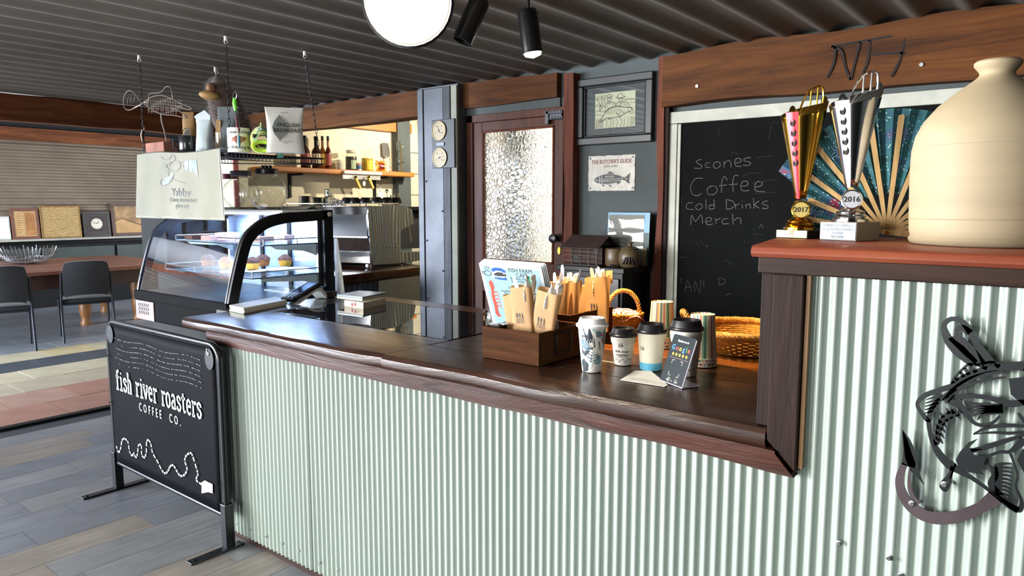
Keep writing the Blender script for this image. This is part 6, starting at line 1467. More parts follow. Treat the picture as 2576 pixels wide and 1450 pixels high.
# ---- wire fish sculpture on a brick base
wf = thing('wire_fish', 'twisted wire fish sculpture on a terracotta block, left on the rack', 'sculpture', PX(405, 386, 1.99))
XW = 2.02
bq = PX(382, 384, XW)
z_r = rz_at(0, bq.y)
MB().box(XW-.035, PX(428, 384, XW).y, z_r+.0005, XW+.045, bq.y, PX(405, 359, XW).z).build('base_block', M('terracotta', '#8a5a48', .8, var=.15), wf, bevel=.004)
wl = lambda pts: cr3([PX(a, c_, XW) for a, c_ in pts], 3)
b = MB()
b.tube([PX(421, 360, XW), PX(414, 330, XW), PX(407, 305, XW), PX(405, 286, XW)], .0042, 6)
b.tube(wl([(355, 258), (340, 236), (327, 228), (316, 236), (311, 255), (314, 272), (326, 277), (345, 268), (362, 259)]), .0040, 6, True)
b.tube(wl([(362, 258), (374, 256), (375, 240), (380, 235), (405, 232), (415, 221), (424, 217), (431, 224), (435, 248)]), .0036, 6)
b.tube(wl([(360, 259), (372, 250), (385, 243), (405, 240), (424, 245), (440, 252), (460, 262), (484, 273), (470, 275), (440, 265)]), .0034, 6)
b.tube(wl([(360, 259), (372, 267), (390, 280), (410, 288), (435, 290), (460, 295), (470, 296), (455, 282), (430, 270)]), .0034, 6)
b.build('outline_wire', m_wire, wf, smooth=60)
b = MB()
for i in range(12):
    x0 = 372+i*6.2; b.tube(wl([(x0, 250-i*.5+ (8 if i > 9 else 0)), (x0+2, 262), (x0+1+2*(i % 2), 276), (x0+3, 285+i*.3)]), .0022, 5)
for s_ in range(6): b.tube([PX(362+s_*2, 258, XW)]+[PX(375+i*12, 252+s_*6+3*math.sin(i+s_), XW+.012*math.sin(i*1.3+s_)) for i in range(8)], .0018, 4)
b.tube([PX(318+i*2.1, 250+11*math.sin(i*1.7), XW+.004*math.cos(i)) for i in range(16)], .0012, 4)
b.build('mesh_wire', m_wire, wf, smooth=60)
def on_rack(px, x_): q = PX(px, 386, x_); return x_, q.y, rz_at(0, q.y)+.0006
# black mugs
for k, (px, x_, lab) in enumerate(((474, 2.02, 'black mug on the rack in front of the kraft coffee bag'), (452, 2.14, 'second black mug, tucked behind the left of the front mug'))):
    x, y, z = on_rack(px, x_); t = thing('black_mug', lab, 'mug', (x, y, z), 0, 'black mugs on the rack'); R_ = rotz(x, y, z, 2.2)
    b = MB(R_); b.lathe([(.044, 0), (.047, .004), (.048, .090), (.046, .093), (.044, .09), (.043, .01), (0, .008)], 28); b.build('mug_body', M('mug_black', '#1c1d1f', .18, var=.03), t, smooth=45); b = MB(R_); b.tube([(.047, 0, .075), (.075, 0, .07), (.078, 0, .035), (.047, 0, .02)], .006, 8); b.build('handle', m_plastic, t, smooth=60)
# coffee bags
def pouch(px0, px1, pyt, x_, depth, lab, mat, topfold, toplean, cat='coffee bag', name='coffee_bag', py_top=None, yaw=.55, foldmat=None):
    pc = (px0+px1)/2; x, y, z = on_rack(pc, x_); top = PX(pc, pyt, x_); H = top.z-z; w = (px1-px0)*((top-CAM).dot(FW))/FPX
    t = thing(name, lab, cat, (x, y, z)); R_ = rotz(x, y, z, -PI/2+yaw)
    r_ = random.Random(int(px0)); rows = 10; n = 24; vs = []; fs = []
    for j in range(rows):
        q = j/(rows-1); d = depth*(1-q**1.6)+.004; ww = w*(1-.08*math.sin(PI*q)) if topfold else w*(1-.25*q)
        for i in range(n):
            a = 2*PI*i/n; ca, sa = math.cos(a), math.sin(a)
            X = ww/2*(abs(ca)**.4)*(1 if ca > 0 else -1); Yy = d/2*(abs(sa)**.7)*(1 if sa > 0 else -1)
            nn = .006*noise.noise(Vector((X*25+px0, q*6, Yy*30)))
            vs.append((X+toplean*q*q, Yy+nn, H*q))
    for j in range(rows-1):
        for i in range(n): fs.append((j*n+i, j*n+(i+1) % n, (j+1)*n+(i+1) % n, (j+1)*n+i))
    fs += [tuple(range(n))[::-1], tuple((rows-1)*n+i for i in range(n))]
    b = MB(R_); b.add(vs, fs); b.build('bag_body', mat, t, smooth=50)
    return t, R_, w, H, depth
m_kraft2 = M('kraft_bag', '#9a7848', .7, var=.12, bump=.25, bs=30); m_whitebag = M('white_bag', '#a3afb2', .45, var=.06, bump=.2, bs=20); m_greybag = M('grey_foil_bag', '#6d7478', .4, .3, var=.08, bump=.2, bs=20); m_pouch = M('pale_grey_pouch', '#bdbdb9', .5, var=.05, bump=.25, bs=14)
# round kraft bag top standing behind mugs
t, R_, w, H, d = pouch(463, 503, 281, 2.17, .09, 'kraft paper coffee bag with round black logo behind the mugs', m_kraft2, False, -.012)
lm = R_ @ frame((.004, -.047, H*.50), (1, 0, 0), (0, 0, 1))
b = MB(lm); b.tube([(.026*math.cos(a), .026*math.sin(a), .002) for a in [2*PI*i/24 for i in range(24)]], .0022, 5, True); b.prism([(-.018, -.012), (-.012, .008), (.0, .019), (.014, .014), (.004, .004), (.014, -.002), (.0, -.006), (.010, -.016), (-.006, -.02)], .0, .0025); b.build('round_logo', m_ink, t)
t, R_, w, H, d = pouch(497, 539, 292, 2.05, .08, 'white coffee bag with folded over top, centre left of the rack', m_whitebag, True, -.004)
b = MB(R_); b.prism([(-w*.62, 0), (w*.40, 0), (w*.48, .034), (-w*.22, .048)], -.003, .003); b.mx = R_; 
b2 = MB(R_ @ frame((0, -.006, H-.016), (1, 0, 0), (0, .35, 1))); b2.prism([(-w*.62, .012), (-w*.40, -.002), (w*.44, -.002), (w*.40, .02), (-.002, .052), (-w*.5, .026)], -.0025, .0025); b2.build('folded_top', M('blue_white_flap', '#c3cdd6', .3, var=.05), t, bevel=.001)
for dx in (-.006, .022): 
    b = MB(R_ @ frame((dx+w*.15, -.0425, .015), (1, 0, 0), (0, 0, 1))); b.tube([(.009*math.cos(a), .011*math.sin(a), .0) for a in [2*PI*i/16 for i in range(16)]], .001, 4, True); b.build('printed_ring', m_inkgrey, t)
t, R_, w, H, d = pouch(549, 606, 268, 2.20, .10, 'grey foil coffee bag with kraft side behind the printed can', m_greybag, True, .004)
b = MB(R_); b.prism([(-w*.52, .0), (-w*.30, .0), (-w*.25, H*.72), (-w*.38, H*.70)], -.0, .0) if False else b.hexa([(-w*.53, -.05, 0), (-w*.22, -.054, 0), (-w*.22, -.050, 0), (-w*.53, -.046, 0)], [(-w*.42, -.03, H*.74), (-w*.22, -.03, H*.70), (-w*.22, -.026, H*.70), (-w*.42, -.026, H*.74)]); b.build('kraft_side', m_kraft2, t)
# glass tumbler
x, y, z = on_rack(562, 2.06); t = thing('tumbler', 'clear glass tumbler left of the white printed can', 'glass', (x, y, z)); b = MB(rotz(x, y, z, 0)); b.shell([(0, .003), (.030, .002), (.034, .006), (.038, .105)], 26); b.build('glass', m_jarglass, t, smooth=50); b = MB(rotz(x, y, z, 0)); b.tube([(.038*math.cos(2*PI*i/26), .038*math.sin(2*PI*i/26), .105) for i in range(26)], .0014, 5, True); b.build('rim', m_glass, t, smooth=60)
# printed mug/can
x, y, z = on_rack(602, 1.985); t = thing('printed_can', 'white can printed with fishing words and a brown fish', 'can', (x, y, z)); R0 = 27*((Vector((x, y, z))-CAM).dot(FW))/FPX; HH = PX(602, 323, 1.985).z-z
b = MB(rotz(x, y, z, 0)); b.lathe([(R0, 0), (R0, HH), (R0-.003, HH), (R0-.003, HH*.5), (0, HH*.5)], 36); b.build('can_body', m_white, t, smooth=45)
aC = math.atan2(-y, -x); mpc = lambda p: (x+(R0+p.z+.0006)*math.cos(aC+p.x/R0), y+(R0+p.z+.0006)*math.sin(aC+p.x/R0), z+p.y)
text_warp('I was fishing', .024, mpc, m_ink, t, dx=.0, dy=HH*.82); text_warp('but drinking far', .022, mpc, m_ink, t, dx=-.006, dy=HH*.20, space=1.05)
b = MB(); n = 14
up = [(-.034, 0), (-.028, .008), (-.016, .015), (0, .017), (.016, .013), (.030, .010), (.038, .012)]; lo = [(.040, -.014), (.030, -.008), (.016, -.010), (0, -.013), (-.016, -.012), (-.028, -.007)]
P_ = up+lo
for i in range(len(up)-1):
    a, c_ = up[i], up[i+1]; la = -.013 if abs(a[0]) < .02 else a[1]-.014; lc = -.013 if abs(c_[0]) < .02 else c_[1]-.014
    b.add([(a[0], la, .0004), (c_[0], lc, .0004), (c_[0], c_[1], .0004), (a[0], a[1], .0004)], [(0, 1, 2, 3)])
b.add([(-.014, -.012, .0004), (-.008, -.012, .0004), (-.012, -.024, .0004)], [(0, 1, 2)]); b.add([(.008, -.012, .0004), (.014, -.011, .0004), (.008, -.023, .0004)], [(0, 1, 2)])
b.v = [p+Vector((0, HH*.52, 0)) for p in b.v]; warp(b, mpc).build('fish_print', M('fish_brown', '#a8664a', .5, var=.25, vs=90), t)
# lure chain with green lure hanging on the near chain
gl_ = thing('fishing_lures', 'bright green fishing lure and blue tag clipped on the near rack chain', 'lure', (1.965, 3.33, 1.9))
cq = lambda a, c_: PX(a, c_, 1.945)
b = MB(); c = cq(591, 240); b.tube([c+Vector((0, -math.cos(t_)*.016, math.sin(t_)*.016)) for t_ in [2*PI*k/16 for k in range(16)]], .002, 5, True); b.build('split_ring', m_steel, gl_, smooth=60)
m_lime = M('lime_lure', '#6fe03a', .3, var=.1, vs=60, emit=None)
b = MB(); b.tube([cq(590, 247), cq(590, 262), cq(593, 279)], [.008, .011, .007], 8); b.build('green_lure', m_lime, gl_, smooth=60)
b = MB()
for k in range(3): q = cq(596, 254+k*10); b.cyl(q, q+Vector((-.002, -.012, -.006)), .003, n=6)
b.build('lure_studs', m_plastic, gl_)
b = MB(); b.tube([cq(594, 292), cq(596, 318), cq(602, 326)], [.003, .004, .006], 6); b.build('red_tag', M('dark_red_tag', '#7a1c28', .4), gl_, smooth=60)
b = MB(); b.tube([cq(601, 341), cq(601, 356), cq(602, 372)], [.007, .008, .005], 8); b.build('blue_tag', M('teal_tag', '#2c6a8a', .4), gl_, smooth=60)
b = MB(); b.tube([cq(593, 279), cq(594, 292)], .0015, 5); b.tube([cq(602, 326), cq(601, 341)], .0015, 5); b.build('cord', m_darksteel, gl_)
# second lure on the left chain
b = MB(); cq2 = lambda a, c_: PX(a, c_, 1.925); q = cq2(360, 322); b.tube([q+Vector((0, -math.cos(t_)*.014, math.sin(t_)*.014)) for t_ in [2*PI*k/14 for k in range(14)]], .0022, 5, True); b.tube([cq2(360, 326), cq2(358, 340), cq2(359, 358)], [.008, .011, .004], 8)
solo(b, 'spinner_lure', M('dark_bronze', '#3a2c22', .35, .5), 'dark bronze spinner lure clipped on the left rack chain', 'lure', smooth=60)
# green toy fish
x, y, z = on_rack(660, 2.02); fx = thing('toy_fish', 'plush green and yellow toy fish with gaping mouth on the rack', 'toy', (x, y, z))
mfish, nt, b_, out = _new('green_plush'); co = _coord(nt); f = _noise(nt, co, 24, 3, .6, .8)
nt.links.new(_ramp(nt, f, [(.38, lin('#1f4a2a')), (.48, lin('#2f6a34')), (.53, lin('#a9b42c')), (.7, lin('#c9c83a'))]), b_.inputs['Base Color']); b_.inputs['Roughness'].default_value = .9; b_.inputs['Sheen Weight'].default_value = .4
vv_ = Vector((-x, -y, 0)).normalized(); sd = Vector((-vv_.y, vv_.x, 0)); Ff2 = frame((x, y, z+.062), sd, (0, 0, 1))   # z axis towards camera
if (Ff2.to_3x3() @ Vector((0, 0, 1))).dot(vv_) < 0: Ff2 = frame((x, y, z+.062), -sd, (0, 0, 1))
b = MB(Ff2); b.grid(lambda u, v: ((.005+.055*math.sin(PI*(.10+.80*v))**.8)*math.cos(2*PI*u)*.9, (.005+.06*math.sin(PI*(.10+.80*v))**.8)*math.sin(2*PI*u)+.028*(1-v)-.012, .075-.21*(1-v)), 24, 14, True); b.build('body', mfish, fx, smooth=70)
m_lime2 = M('lime_lips', '#a9d42a', .8, sheen=.4); Fm2 = Ff2 @ Matrix.Translation((0, -.036, .068))
b = MB(Fm2); b.tube([(.041*math.cos(a), .021*math.sin(a), .008*math.cos(2*a)) for a in [2*PI*i/24 for i in range(24)]], .0105, 8, True); b.build('lips', m_lime2, fx, smooth=70)
b = MB(Fm2); b.grid(lambda u, v: (.040*v*math.cos(2*PI*u), .020*v*math.sin(2*PI*u), -.02+.02*v*v), 20, 5, True); b.build('mouth', M('mouth_brown', '#3a2418', .9), fx, smooth=60)
for s_ in (-1, 1):
    b = MB(Ff2 @ Matrix.Translation((s_*.034, .012, .060))); b.lathe([(0, -.010), (.008, -.006), (.010, 0), (.008, .006), (0, .010)], 12); e = b.build('eye', m_ink, fx, smooth=70)
b = MB(Ff2); b.tube([(.045, .0, .03), (.068, .006, .04), (.085, .014, .045), (.080, -.004, .045)], [.012, .014, .012, .008], 8); b.build('side_fin', m_lime2, fx, smooth=70)
b = MB(Ff2 @ Matrix.Rotation(PI/2, 4, 'Y')); b.prism([(-.06, .045), (-.02, .055), (.03, .085), (.05, .082), (.06, .055), (.02, .04)], -.006, .006); b.build('dorsal_fin', mfish, fx, bevel=.004)
Ft2 = Ff2 @ Matrix.Translation((.078, -.055, .055)) @ Matrix.Rotation(.12, 4, 'Z'); b = MB(Ft2); b.box(-.014, -.032, 0, .014, .032, .001); b.build('swing_tag', M('teal_card', '#3a7a6a', .6), fx); 
text('WILD', .013, Ft2 @ Matrix.Translation((0, 0, .0014)) @ Matrix.Rotation(PI/2, 4, 'Z'), m_paper, fx, bold=.0003)
# english breakfast pouch
t, R_, w, H, d = pouch(672, 766, 270, 2.06, .075, 'pale grey english breakfast tea pouch at the right of the rack', m_pouch, True, 0, 'tea pouch', 'tea_pouch', yaw=.95)
t.location.z += 0
Fp_ = R_ @ frame((0, -.0435, 0), (1, 0, 0), (0, 0, 1))
Fl = R_ @ Matrix.Rotation(math.radians(-9.5), 4, 'X') @ frame((0, -.052, 0), (1, 0, 0), (0, 0, 1))
b = MB(Fl @ Matrix.Translation((-.022, H*.50, .0055))); b.prism([(-.034, 0), (-.024, .03), (0, .062), (.024, .03), (.034, 0), (.024, -.03), (0, -.062), (-.024, -.03)], -.004, .0006); b.build('leaf_print', M('leaf_grey', '#5f6664', .6, var=.05), t)
text('ENGLISH\nBREAKFAST', .026, Fl @ Matrix.Translation((.016, H*.50, .0068)), m_ink, t, bold=.0002); text('loose leaf', .009, Fl @ Matrix.Translation((0, H*.84, .0062)), m_inkgrey, t)
text('premium black tea\n100 g', .008, Fl @ Matrix.Translation((.0, H*.18, .0062)), m_inkgrey, t)
b = MB(Fl @ Matrix.Translation((.016, H*.415, .006))); b.box(-.02, -.0007, 0, .02, .0007, .0008); b.build('rule_line', m_inkgrey, t)
b = MB(R_); b.box(-w*.49, -.0045, H*.90, w*.49, .0045, H*.915); b.build('zip_seal', m_pouch, t)
# ---- hanging plush platypus
pc = PD(572, 270, 4.35)
pq = thing('plush_platypus', 'furry brown hanging plush platypus with tan bill behind the rack', 'toy', pc)
m_fur = M('brown_fur', '#4a3226', .95, var=.25, vs=60, bump=.8, bs=200, sheen=.5); m_bill = M('tan_bill', '#a9834c', .6, var=.1)
fr_ = frame(pc, RT, (0, 0, 1))
kx = 4.35/FPX
def K2(a, c_): return ((a-572)*kx, -(c_-270)*kx*1.0)
b = MB(fr_); pts = [(546, 196, .02), (549, 215, .065), (560, 245, .085), (572, 285, .105), (588, 325, .095), (598, 355, .07), (602, 372, .04)]
fin = []; rad = []
for i in range(len(pts)-1):
    for k in range(4):
        t_ = k/4; fin.append((*K2(pts[i][0]*(1-t_)+pts[i+1][0]*t_, pts[i][1]*(1-t_)+pts[i+1][1]*t_), 0)); rad.append(pts[i][2]*(1-t_)+pts[i+1][2]*t_)
b.tube(fin, rad, 16); body = b.build('furry_body', m_fur, pq, smooth=80)
hf_ = random.Random(2); b = MB(fr_); 
for k in range(2600):
    i = hf_.randrange(len(fin)); a = hf_.random()*2*PI; p = Vector(fin[i]); rr_ = rad[i]; d_ = Vector((math.cos(a), .25*math.sin(a*3), math.sin(a)*.9)); q = p+d_*rr_*.96; e = q+d_*.030+Vector((hf_.uniform(-.012, .012), -.016, 0)); sdv = Vector((.0032, 0, .0032)); b.add([q-sdv, q+sdv, e], [(0, 1, 2)])
tag(b.build('fur', m_fur, pq, recalc=False), kind='stuff')
b = MB(fr_ @ Matrix.Translation((*K2(543, 244), .09))); b.grid(lambda u, v: (.062*math.sin(PI*v)*math.cos(2*PI*u)-.008*(1-v), .0, 0) if False else ((.060*math.cos(v*PI-PI/2))*math.cos(2*PI*u)*1.0, -.006+.026*math.cos(v*PI-PI/2)*math.sin(2*PI*u)+.012*(math.cos(v*PI-PI/2)*math.cos(2*PI*u))*-.6, .035*math.sin(v*PI-PI/2)), 26, 12, True); b.build('bill', m_bill, pq, smooth=80)
b = MB(fr_ @ Matrix.Translation((*K2(546, 228), .075))); b.lathe([(0, -.03), (.022, -.022), (.030, 0), (.022, .022), (0, .03)], 16); b.build('nose_bridge', M('tan_fur', '#8a6444', .9, bump=.5, bs=150), pq, smooth=80)
b = MB(fr_ @ Matrix.Translation((*K2(556, 226), .085))); b.lathe([(0, -.007), (.007, 0), (0, .007)], 10); b.build('eye', m_ink, pq, smooth=80)
p_ = fr_ @ Vector((*K2(546, 196), 0)); b = MB(); b.tube([p_+Vector((0, 0, -.02)), (p_.x, p_.y, 2.25)], .0012, 4); b.cyl((p_.x, p_.y, 2.236), (p_.x, p_.y, 2.262), .008, n=8); b.build('hanging_cord', m_white, pq)
# ================================================================ BACK WALL THINGS
def wallbox(px0, py0, px1, py1, x):   # y/z rectangle of a wall thing from its picture corners
    a = PX(px0, py0, x); c = PX(px1, py1, x); return a.y, a.z, c.y, c.z
# framed drawing
xw = XB-.03
pa = PX(1452, 206, xw); pb = PX(1640, 362, xw); y0, y1 = pb.y, pa.y; z1 = PX(1545, 190, xw).z; z0 = PX(1545, 362, xw).z
fd = thing('framed_drawing', 'large black framed ink drawing of two people holding a fish', 'picture', (XB-.02, (y0+y1)/2, z0))
wd, hd_ = y1-y0, z1-z0; FW_ = WALLX(XB-.004, y1, z0)
m_frame = M('charcoal_frame', '#1d2022', .4, var=.1); m_mat = M('dark_mount', '#303538', .6, var=.12, vs=4)
b = MB(FW_); w_ = .045
for a in ((0, 0, wd, w_), (0, hd_-w_, wd, hd_), (0, w_, w_, hd_-w_), (wd-w_, w_, wd, hd_-w_)): b.box(a[0], a[1], 0, a[2], a[3], .035)
b.build('frame', m_frame, fd, bevel=.006)
b = MB(FW_); w2 = .012
for a in ((w_, w_, wd-w_, w_+w2), (w_, hd_-w_-w2, wd-w_, hd_-w_), (w_, w_+w2, w_+w2, hd_-w_-w2), (wd-w_-w2, w_+w2, wd-w_, hd_-w_-w2)): b.box(a[0], a[1], 0, a[2], a[3], .022)
b.build('frame_lip', m_black, fd, bevel=.003)
MB(FW_).box(w_, w_, .002, wd-w_, hd_-w_, .008).build('mount', m_mat, fd)
px0, px1 = wd*.235, wd*.765; pz0, pz1 = hd_*.245, hd_*.765
MB(FW_).box(px0, pz0, .008, px1, pz1, .0095).build('drawing_sheet', M('old_paper', '#c3c0a2', .7, var=.05), fd)
DW, DH = px1-px0, pz1-pz0; FD = FW_ @ Matrix.Translation((px0, pz0, .0097))
def D_(pts): return [(x*DW, (1-y)*DH) for x, y in pts]
b = MB(FD)
L = lambda pts, w=.0022: b.ribbon(cr(D_(pts), 4) if len(pts) > 2 else D_(pts), w, 0, .0005)
# fish
L([(.12, .80), (.22, .62), (.30, .50), (.42, .44), (.60, .42), (.75, .46), (.86, .46), (.93, .52), (.88, .58), (.80, .60), (.70, .66), (.58, .70), (.42, .72), (.30, .72), (.20, .78), (.14, .82), (.12, .80)], .004)
L([(.30, .48), (.40, .42), (.55, .39), (.66, .42)], .003); L([(.64, .50), (.68, .58), (.74, .62)], .003); L([(.85, .47), (.82, .52), (.86, .57)], .0025); L([(.33, .70), (.36, .76), (.44, .72)], .003); L([(.60, .68), (.62, .74), (.66, .69)], .003); L([(.54, .58), (.58, .64), (.64, .60)], .004)
for k in range(9): L([(.30+.04*k, .50-.006*k), (.29+.04*k, .62-.004*k)], .0014)
# left figure: cap, head, shoulders, vest
L([(.30, .12), (.31, .07), (.36, .05), (.41, .07), (.42, .12), (.30, .13)], .003); L([(.31, .13), (.31, .21), (.36, .27), (.41, .21), (.41, .13)], .0025); L([(.36, .17), (.37, .20), (.35, .205)], .002); L([(.33, .23), (.365, .245), (.395, .225)], .002)
L([(.26, .45), (.26, .32), (.33, .27), (.36, .33), (.41, .27), (.51, .32), (.52, .40)], .003); L([(.31, .28), (.30, .42)], .002); L([(.44, .28), (.46, .40)], .002); L([(.31, .16), (.40, .155)], .004)
# right figure: broad hat
L([(.53, .16), (.57, .13), (.58, .07), (.64, .05), (.68, .08), (.69, .13), (.75, .15), (.70, .18), (.60, .18), (.53, .16)], .003); L([(.58, .18), (.59, .25), (.64, .30), (.68, .25), (.69, .18)], .0025); L([(.60, .195), (.68, .19)], .004); L([(.62, .265), (.665, .26)], .002)
L([(.50, .42), (.54, .33), (.62, .29), (.66, .33), (.72, .29), (.82, .34), (.86, .42)], .003); L([(.64, .33), (.65, .41)], .002); L([(.72, .30), (.74, .40)], .002); L([(.80, .34), (.78, .42)], .002)
# hands, legs, reeds, tree, horizon
L([(.24, .54), (.28, .50), (.30, .56)], .003); L([(.86, .46), (.95, .56), (.94, .64), (.86, .62)], .003)
for k in range(7): L([(.28+.09*k, .75), (.31+.09*k+.02*math.sin(k*2), .86), (.27+.09*k, .99)], .002)
L([(.0, .36), (.26, .36)], .0018); L([(.70, .24), (1.0, .25)], .0018); L([(.86, .34), (1.0, .35)], .0018)
for k in range(10): L([(.73+.027*k, .245), (.735+.027*k, .215)], .0012)
L([(.10, .50), (.13, .36), (.08, .22), (.04, .10)], .003); L([(.13, .36), (.18, .22), (.16, .08)], .003); L([(.12, .40), (.22, .28), (.26, .10)], .002); L([(.02, .30), (.10, .34)], .002); L([(.13, .5), (.20, .36)], .003)
for k in range(8): L([(.02+.03*k, .20-.02*(k % 3)), (.05+.03*k, .13-.02*(k % 2)), (.03+.035*k, .05)], .0015)
for k in range(10): L([(.01+.022*k, .98), (.03+.02*k, .84-.03*(k % 3)), (.015+.026*k, .70+.03*(k % 2))], .0015)
for k in range(5): L([(.88+.02*k, .98), (.90+.02*k, .82), (.87+.025*k, .72)], .0015)
L([(.0, .52), (.08, .49), (.16, .52), (.24, .50)], .002); L([(.0, .62), (.10, .60), (.2, .64)], .002)
b.build('ink_lines', m_ink, fd)
MB(FW_).box(w_+.01, w_+.01, .0145, wd-w_-.01, hd_-w_-.01, .0155).build('picture_glass', m_glass, fd)
# tin sign
xw = XB-.004
a = PX(1480, 393, xw); c = PX(1597, 481, xw); sy0, sy1 = PX(1597, 440, xw).y, PX(1480, 440, xw).y; sz1 = PX(1538, 391, xw).z; sz0 = PX(1538, 480, xw).z
ts = thing('tin_sign', 'worn white tin sign showing the butcher cuts of a fish', 'sign', (XB, (sy0+sy1)/2, sz0)); SWd, SH_ = sy1-sy0, sz1-sz0
FS = WALLX(XB-.001, sy1, sz0); m_tin = M('worn_white_tin', '#c2bfb4', .45, var=.12, vs=14)
rr2 = random.Random(9); ol = []
for (xa, ya, xb_, yb2) in ((0, 0, 1, 0), (1, 0, 1, 1), (1, 1, 0, 1), (0, 1, 0, 0)):
    for k in range(9): t_ = k/9; ol.append(((xa+(xb_-xa)*t_)*SWd+rr2.uniform(-.0018, .0018), (ya+(yb2-ya)*t_)*SH_+rr2.uniform(-.0018, .0018)))
b = MB(FS); b.prism(ol, 0, .003); b.build('tin_plate', m_tin, ts)
m_rust = M('rust', '#5a3a2c', .8, var=.3, vs=60)
b = MB(FS)
for k in range(16):
    e = rr2.random(); side = rr2.randrange(4); x_, y_ = ((e, .012), (e, .985), (.008, e), (.99, e))[side]; b.prism(ell(x_*SWd, y_*SH_, rr2.uniform(.002, .006), rr2.uniform(.0015, .003), 8, rr2.random()*3), .003, .0034)
for k in range(9): b.prism(ell(SWd*rr2.uniform(.5, .9), SH_*rr2.uniform(.04, .14), .002, .0015, 7), .003, .0034)
b.build('rust_spots', m_rust, ts)
for x_ in (.045, .955):
    for y_ in (.07, .93): b = MB(FS @ Matrix.Translation((x_*SWd, y_*SH_, .003))); b.lathe([(0, 0), (.006, 0), (.005, .002), (0, .003)], 10); b.build('nail', m_zinc, ts, smooth=50)
def ST(x, y): return FS @ Matrix.Translation((SWd*x, SH_*y, .0033))
text("THE BUTCHER'S GUIDE", .033, ST(.5, .82), M('faded_red_print', '#7a3d38', .6, var=.1), ts, sx=.80, bold=.0006); text('CUTS of FISH', .0165, ST(.49, .69), m_inkgrey, ts, bold=.0003)
m_fishp = M('fish_charcoal', '#3c4042', .55, var=.1)
def sp2(pts): return [(x*SWd, y*SH_) for x, y in pts]
b = MB(ST(0, 0)); b.mx = FS @ Matrix.Translation((0, 0, .0033))
def piece(pts): b.prism(sp2(pts), 0, .0007)
piece([(.12, .30), (.16, .36), (.20, .40), (.235, .42), (.245, .30), (.235, .215), (.20, .225), (.16, .255)])
piece([(.25, .425), (.285, .445), (.295, .30), (.285, .195), (.25, .21), (.26, .30)])
piece([(.30, .45), (.42, .475), (.55, .465), (.68, .425), (.735, .385), (.735, .345), (.305, .345)]); piece([(.305, .335), (.53, .335), (.53, .20), (.42, .18), (.30, .195), (.308, .27)])
piece([(.54, .335), (.735, .335), (.735, .30), (.66, .245), (.54, .205)]); piece([(.745, .38), (.80, .37), (.86, .44), (.905, .50), (.895, .36), (.885, .30), (.90, .19), (.86, .21), (.80, .28), (.745, .30)])
piece([(.42, .485), (.46, .54), (.475, .555), (.50, .53), (.555, .50), (.55, .475)]); piece([(.63, .235), (.69, .265), (.72, .235), (.66, .19), (.635, .175)]); piece([(.30, .185), (.34, .175), (.37, .125), (.345, .12), (.31, .15)]); piece([(.45, .175), (.50, .165), (.505, .10), (.47, .13)])
b.build('fish_diagram', m_fishp, ts)
for s_, x, y, z in (('BACK MEAT', .475, .40, .0145), ('BOTTOM CUT', .415, .285, .0125), ('TAIL MEAT', .63, .285, .012), ('HEAD', .185, .30, .0125), ('TAIL', .82, .33, .010)): text(s_, z, FS @ Matrix.Translation((SWd*x, SH_*y, .0042)), m_tin, ts, ext=.0003, sx=.8, bold=.0002)
b = MB(FS @ Matrix.Translation((SWd*.415, SH_*.225, .0042))); b.ribbon([(-.024, -.006), (.024, -.006), (.026, 0), (.024, .006), (-.024, .006), (-.026, 0), (-.024, -.006)], .0012, 0, .0004); b.build('diagram_line', m_tin, ts)
text('GILLS', .010, FS @ Matrix.Translation((SWd*.272, SH_*.31, .0042)) @ Matrix.Rotation(PI/2, 4, 'Z'), m_tin, ts, ext=.0003, bold=.0001)
# thermometer and hygrometer plaque on the zinc post
xw = XB-.13
d1 = PX(1105, 329, xw); d2 = PX(1107, 397, xw)
pqy0, pqy1 = PX(1143, 400, xw).y, PX(1086, 360, xw).y
wp = thing('weather_plaque', 'dark plaque with two round cream dials on the zinc post', 'gauge', (XB-.12, (pqy0+pqy1)/2, d2.z-.07))
b = MB(); b.box(xw+.002, pqy0, d2.z-.072, XB-.117, pqy1, d1.z+.075); b.build('backing_board', M('slate_plaque', '#3e4144', .5, var=.1), wp, bevel=.004)
m_dial = M('dial_face', '#b9a684', .5, var=.06)
for k, d in enumerate((d1, d2)):
    Fd = WALLX(xw, d.y, d.z); R = .066
    b = MB(Fd); b.lathe([(0, 0), (R, 0), (R, .004), (R*.94, .007), (R*.93, .004), (0, .004)], 32); dl = b.build('dial', m_dial, wp, smooth=30)
    b = MB(Fd); b.tube([(R*.97*math.cos(2*PI*i/32), R*.97*math.sin(2*PI*i/32), .005) for i in range(32)], .003, 6, True); b.build('dial_rim', m_gold if False else M('brass_rim_%d' % k, '#8a744c', .3, .8), dl, smooth=60)
    b = MB(Fd @ Matrix.Translation((0, 0, .0042)))
    for i in range(25): a = math.radians(-45+i*11.25); r1 = R*.82; r2 = R*(.70 if i % 4 == 0 else .76); b.ribbon([(r1*math.cos(a), r1*math.sin(a)), (r2*math.cos(a), r2*math.sin(a))], .0012, 0, .0004)
    a = math.radians(110 if k == 0 else 15); b.ribbon([(-.016*math.cos(a), -.016*math.sin(a)), (R*.66*math.cos(a), R*.66*math.sin(a))], [.004, .001], .0004, .001); b.prism(ell(0, 0, .006, .006), .0004, .0014)
    b.ribbon([(.012, -.018), (.022, -.012)], .002, 0, .0004); b.build('dial_marks', m_ink, dl)
    for i, s_ in enumerate(('20', '40', '60', '80') if k else ('10', '20', '30', '40')): a = math.radians(205-i*78); text(s_, .010, Fd @ Matrix.Translation((R*.56*math.cos(a), R*.56*math.sin(a), .0044)), m_ink, dl)
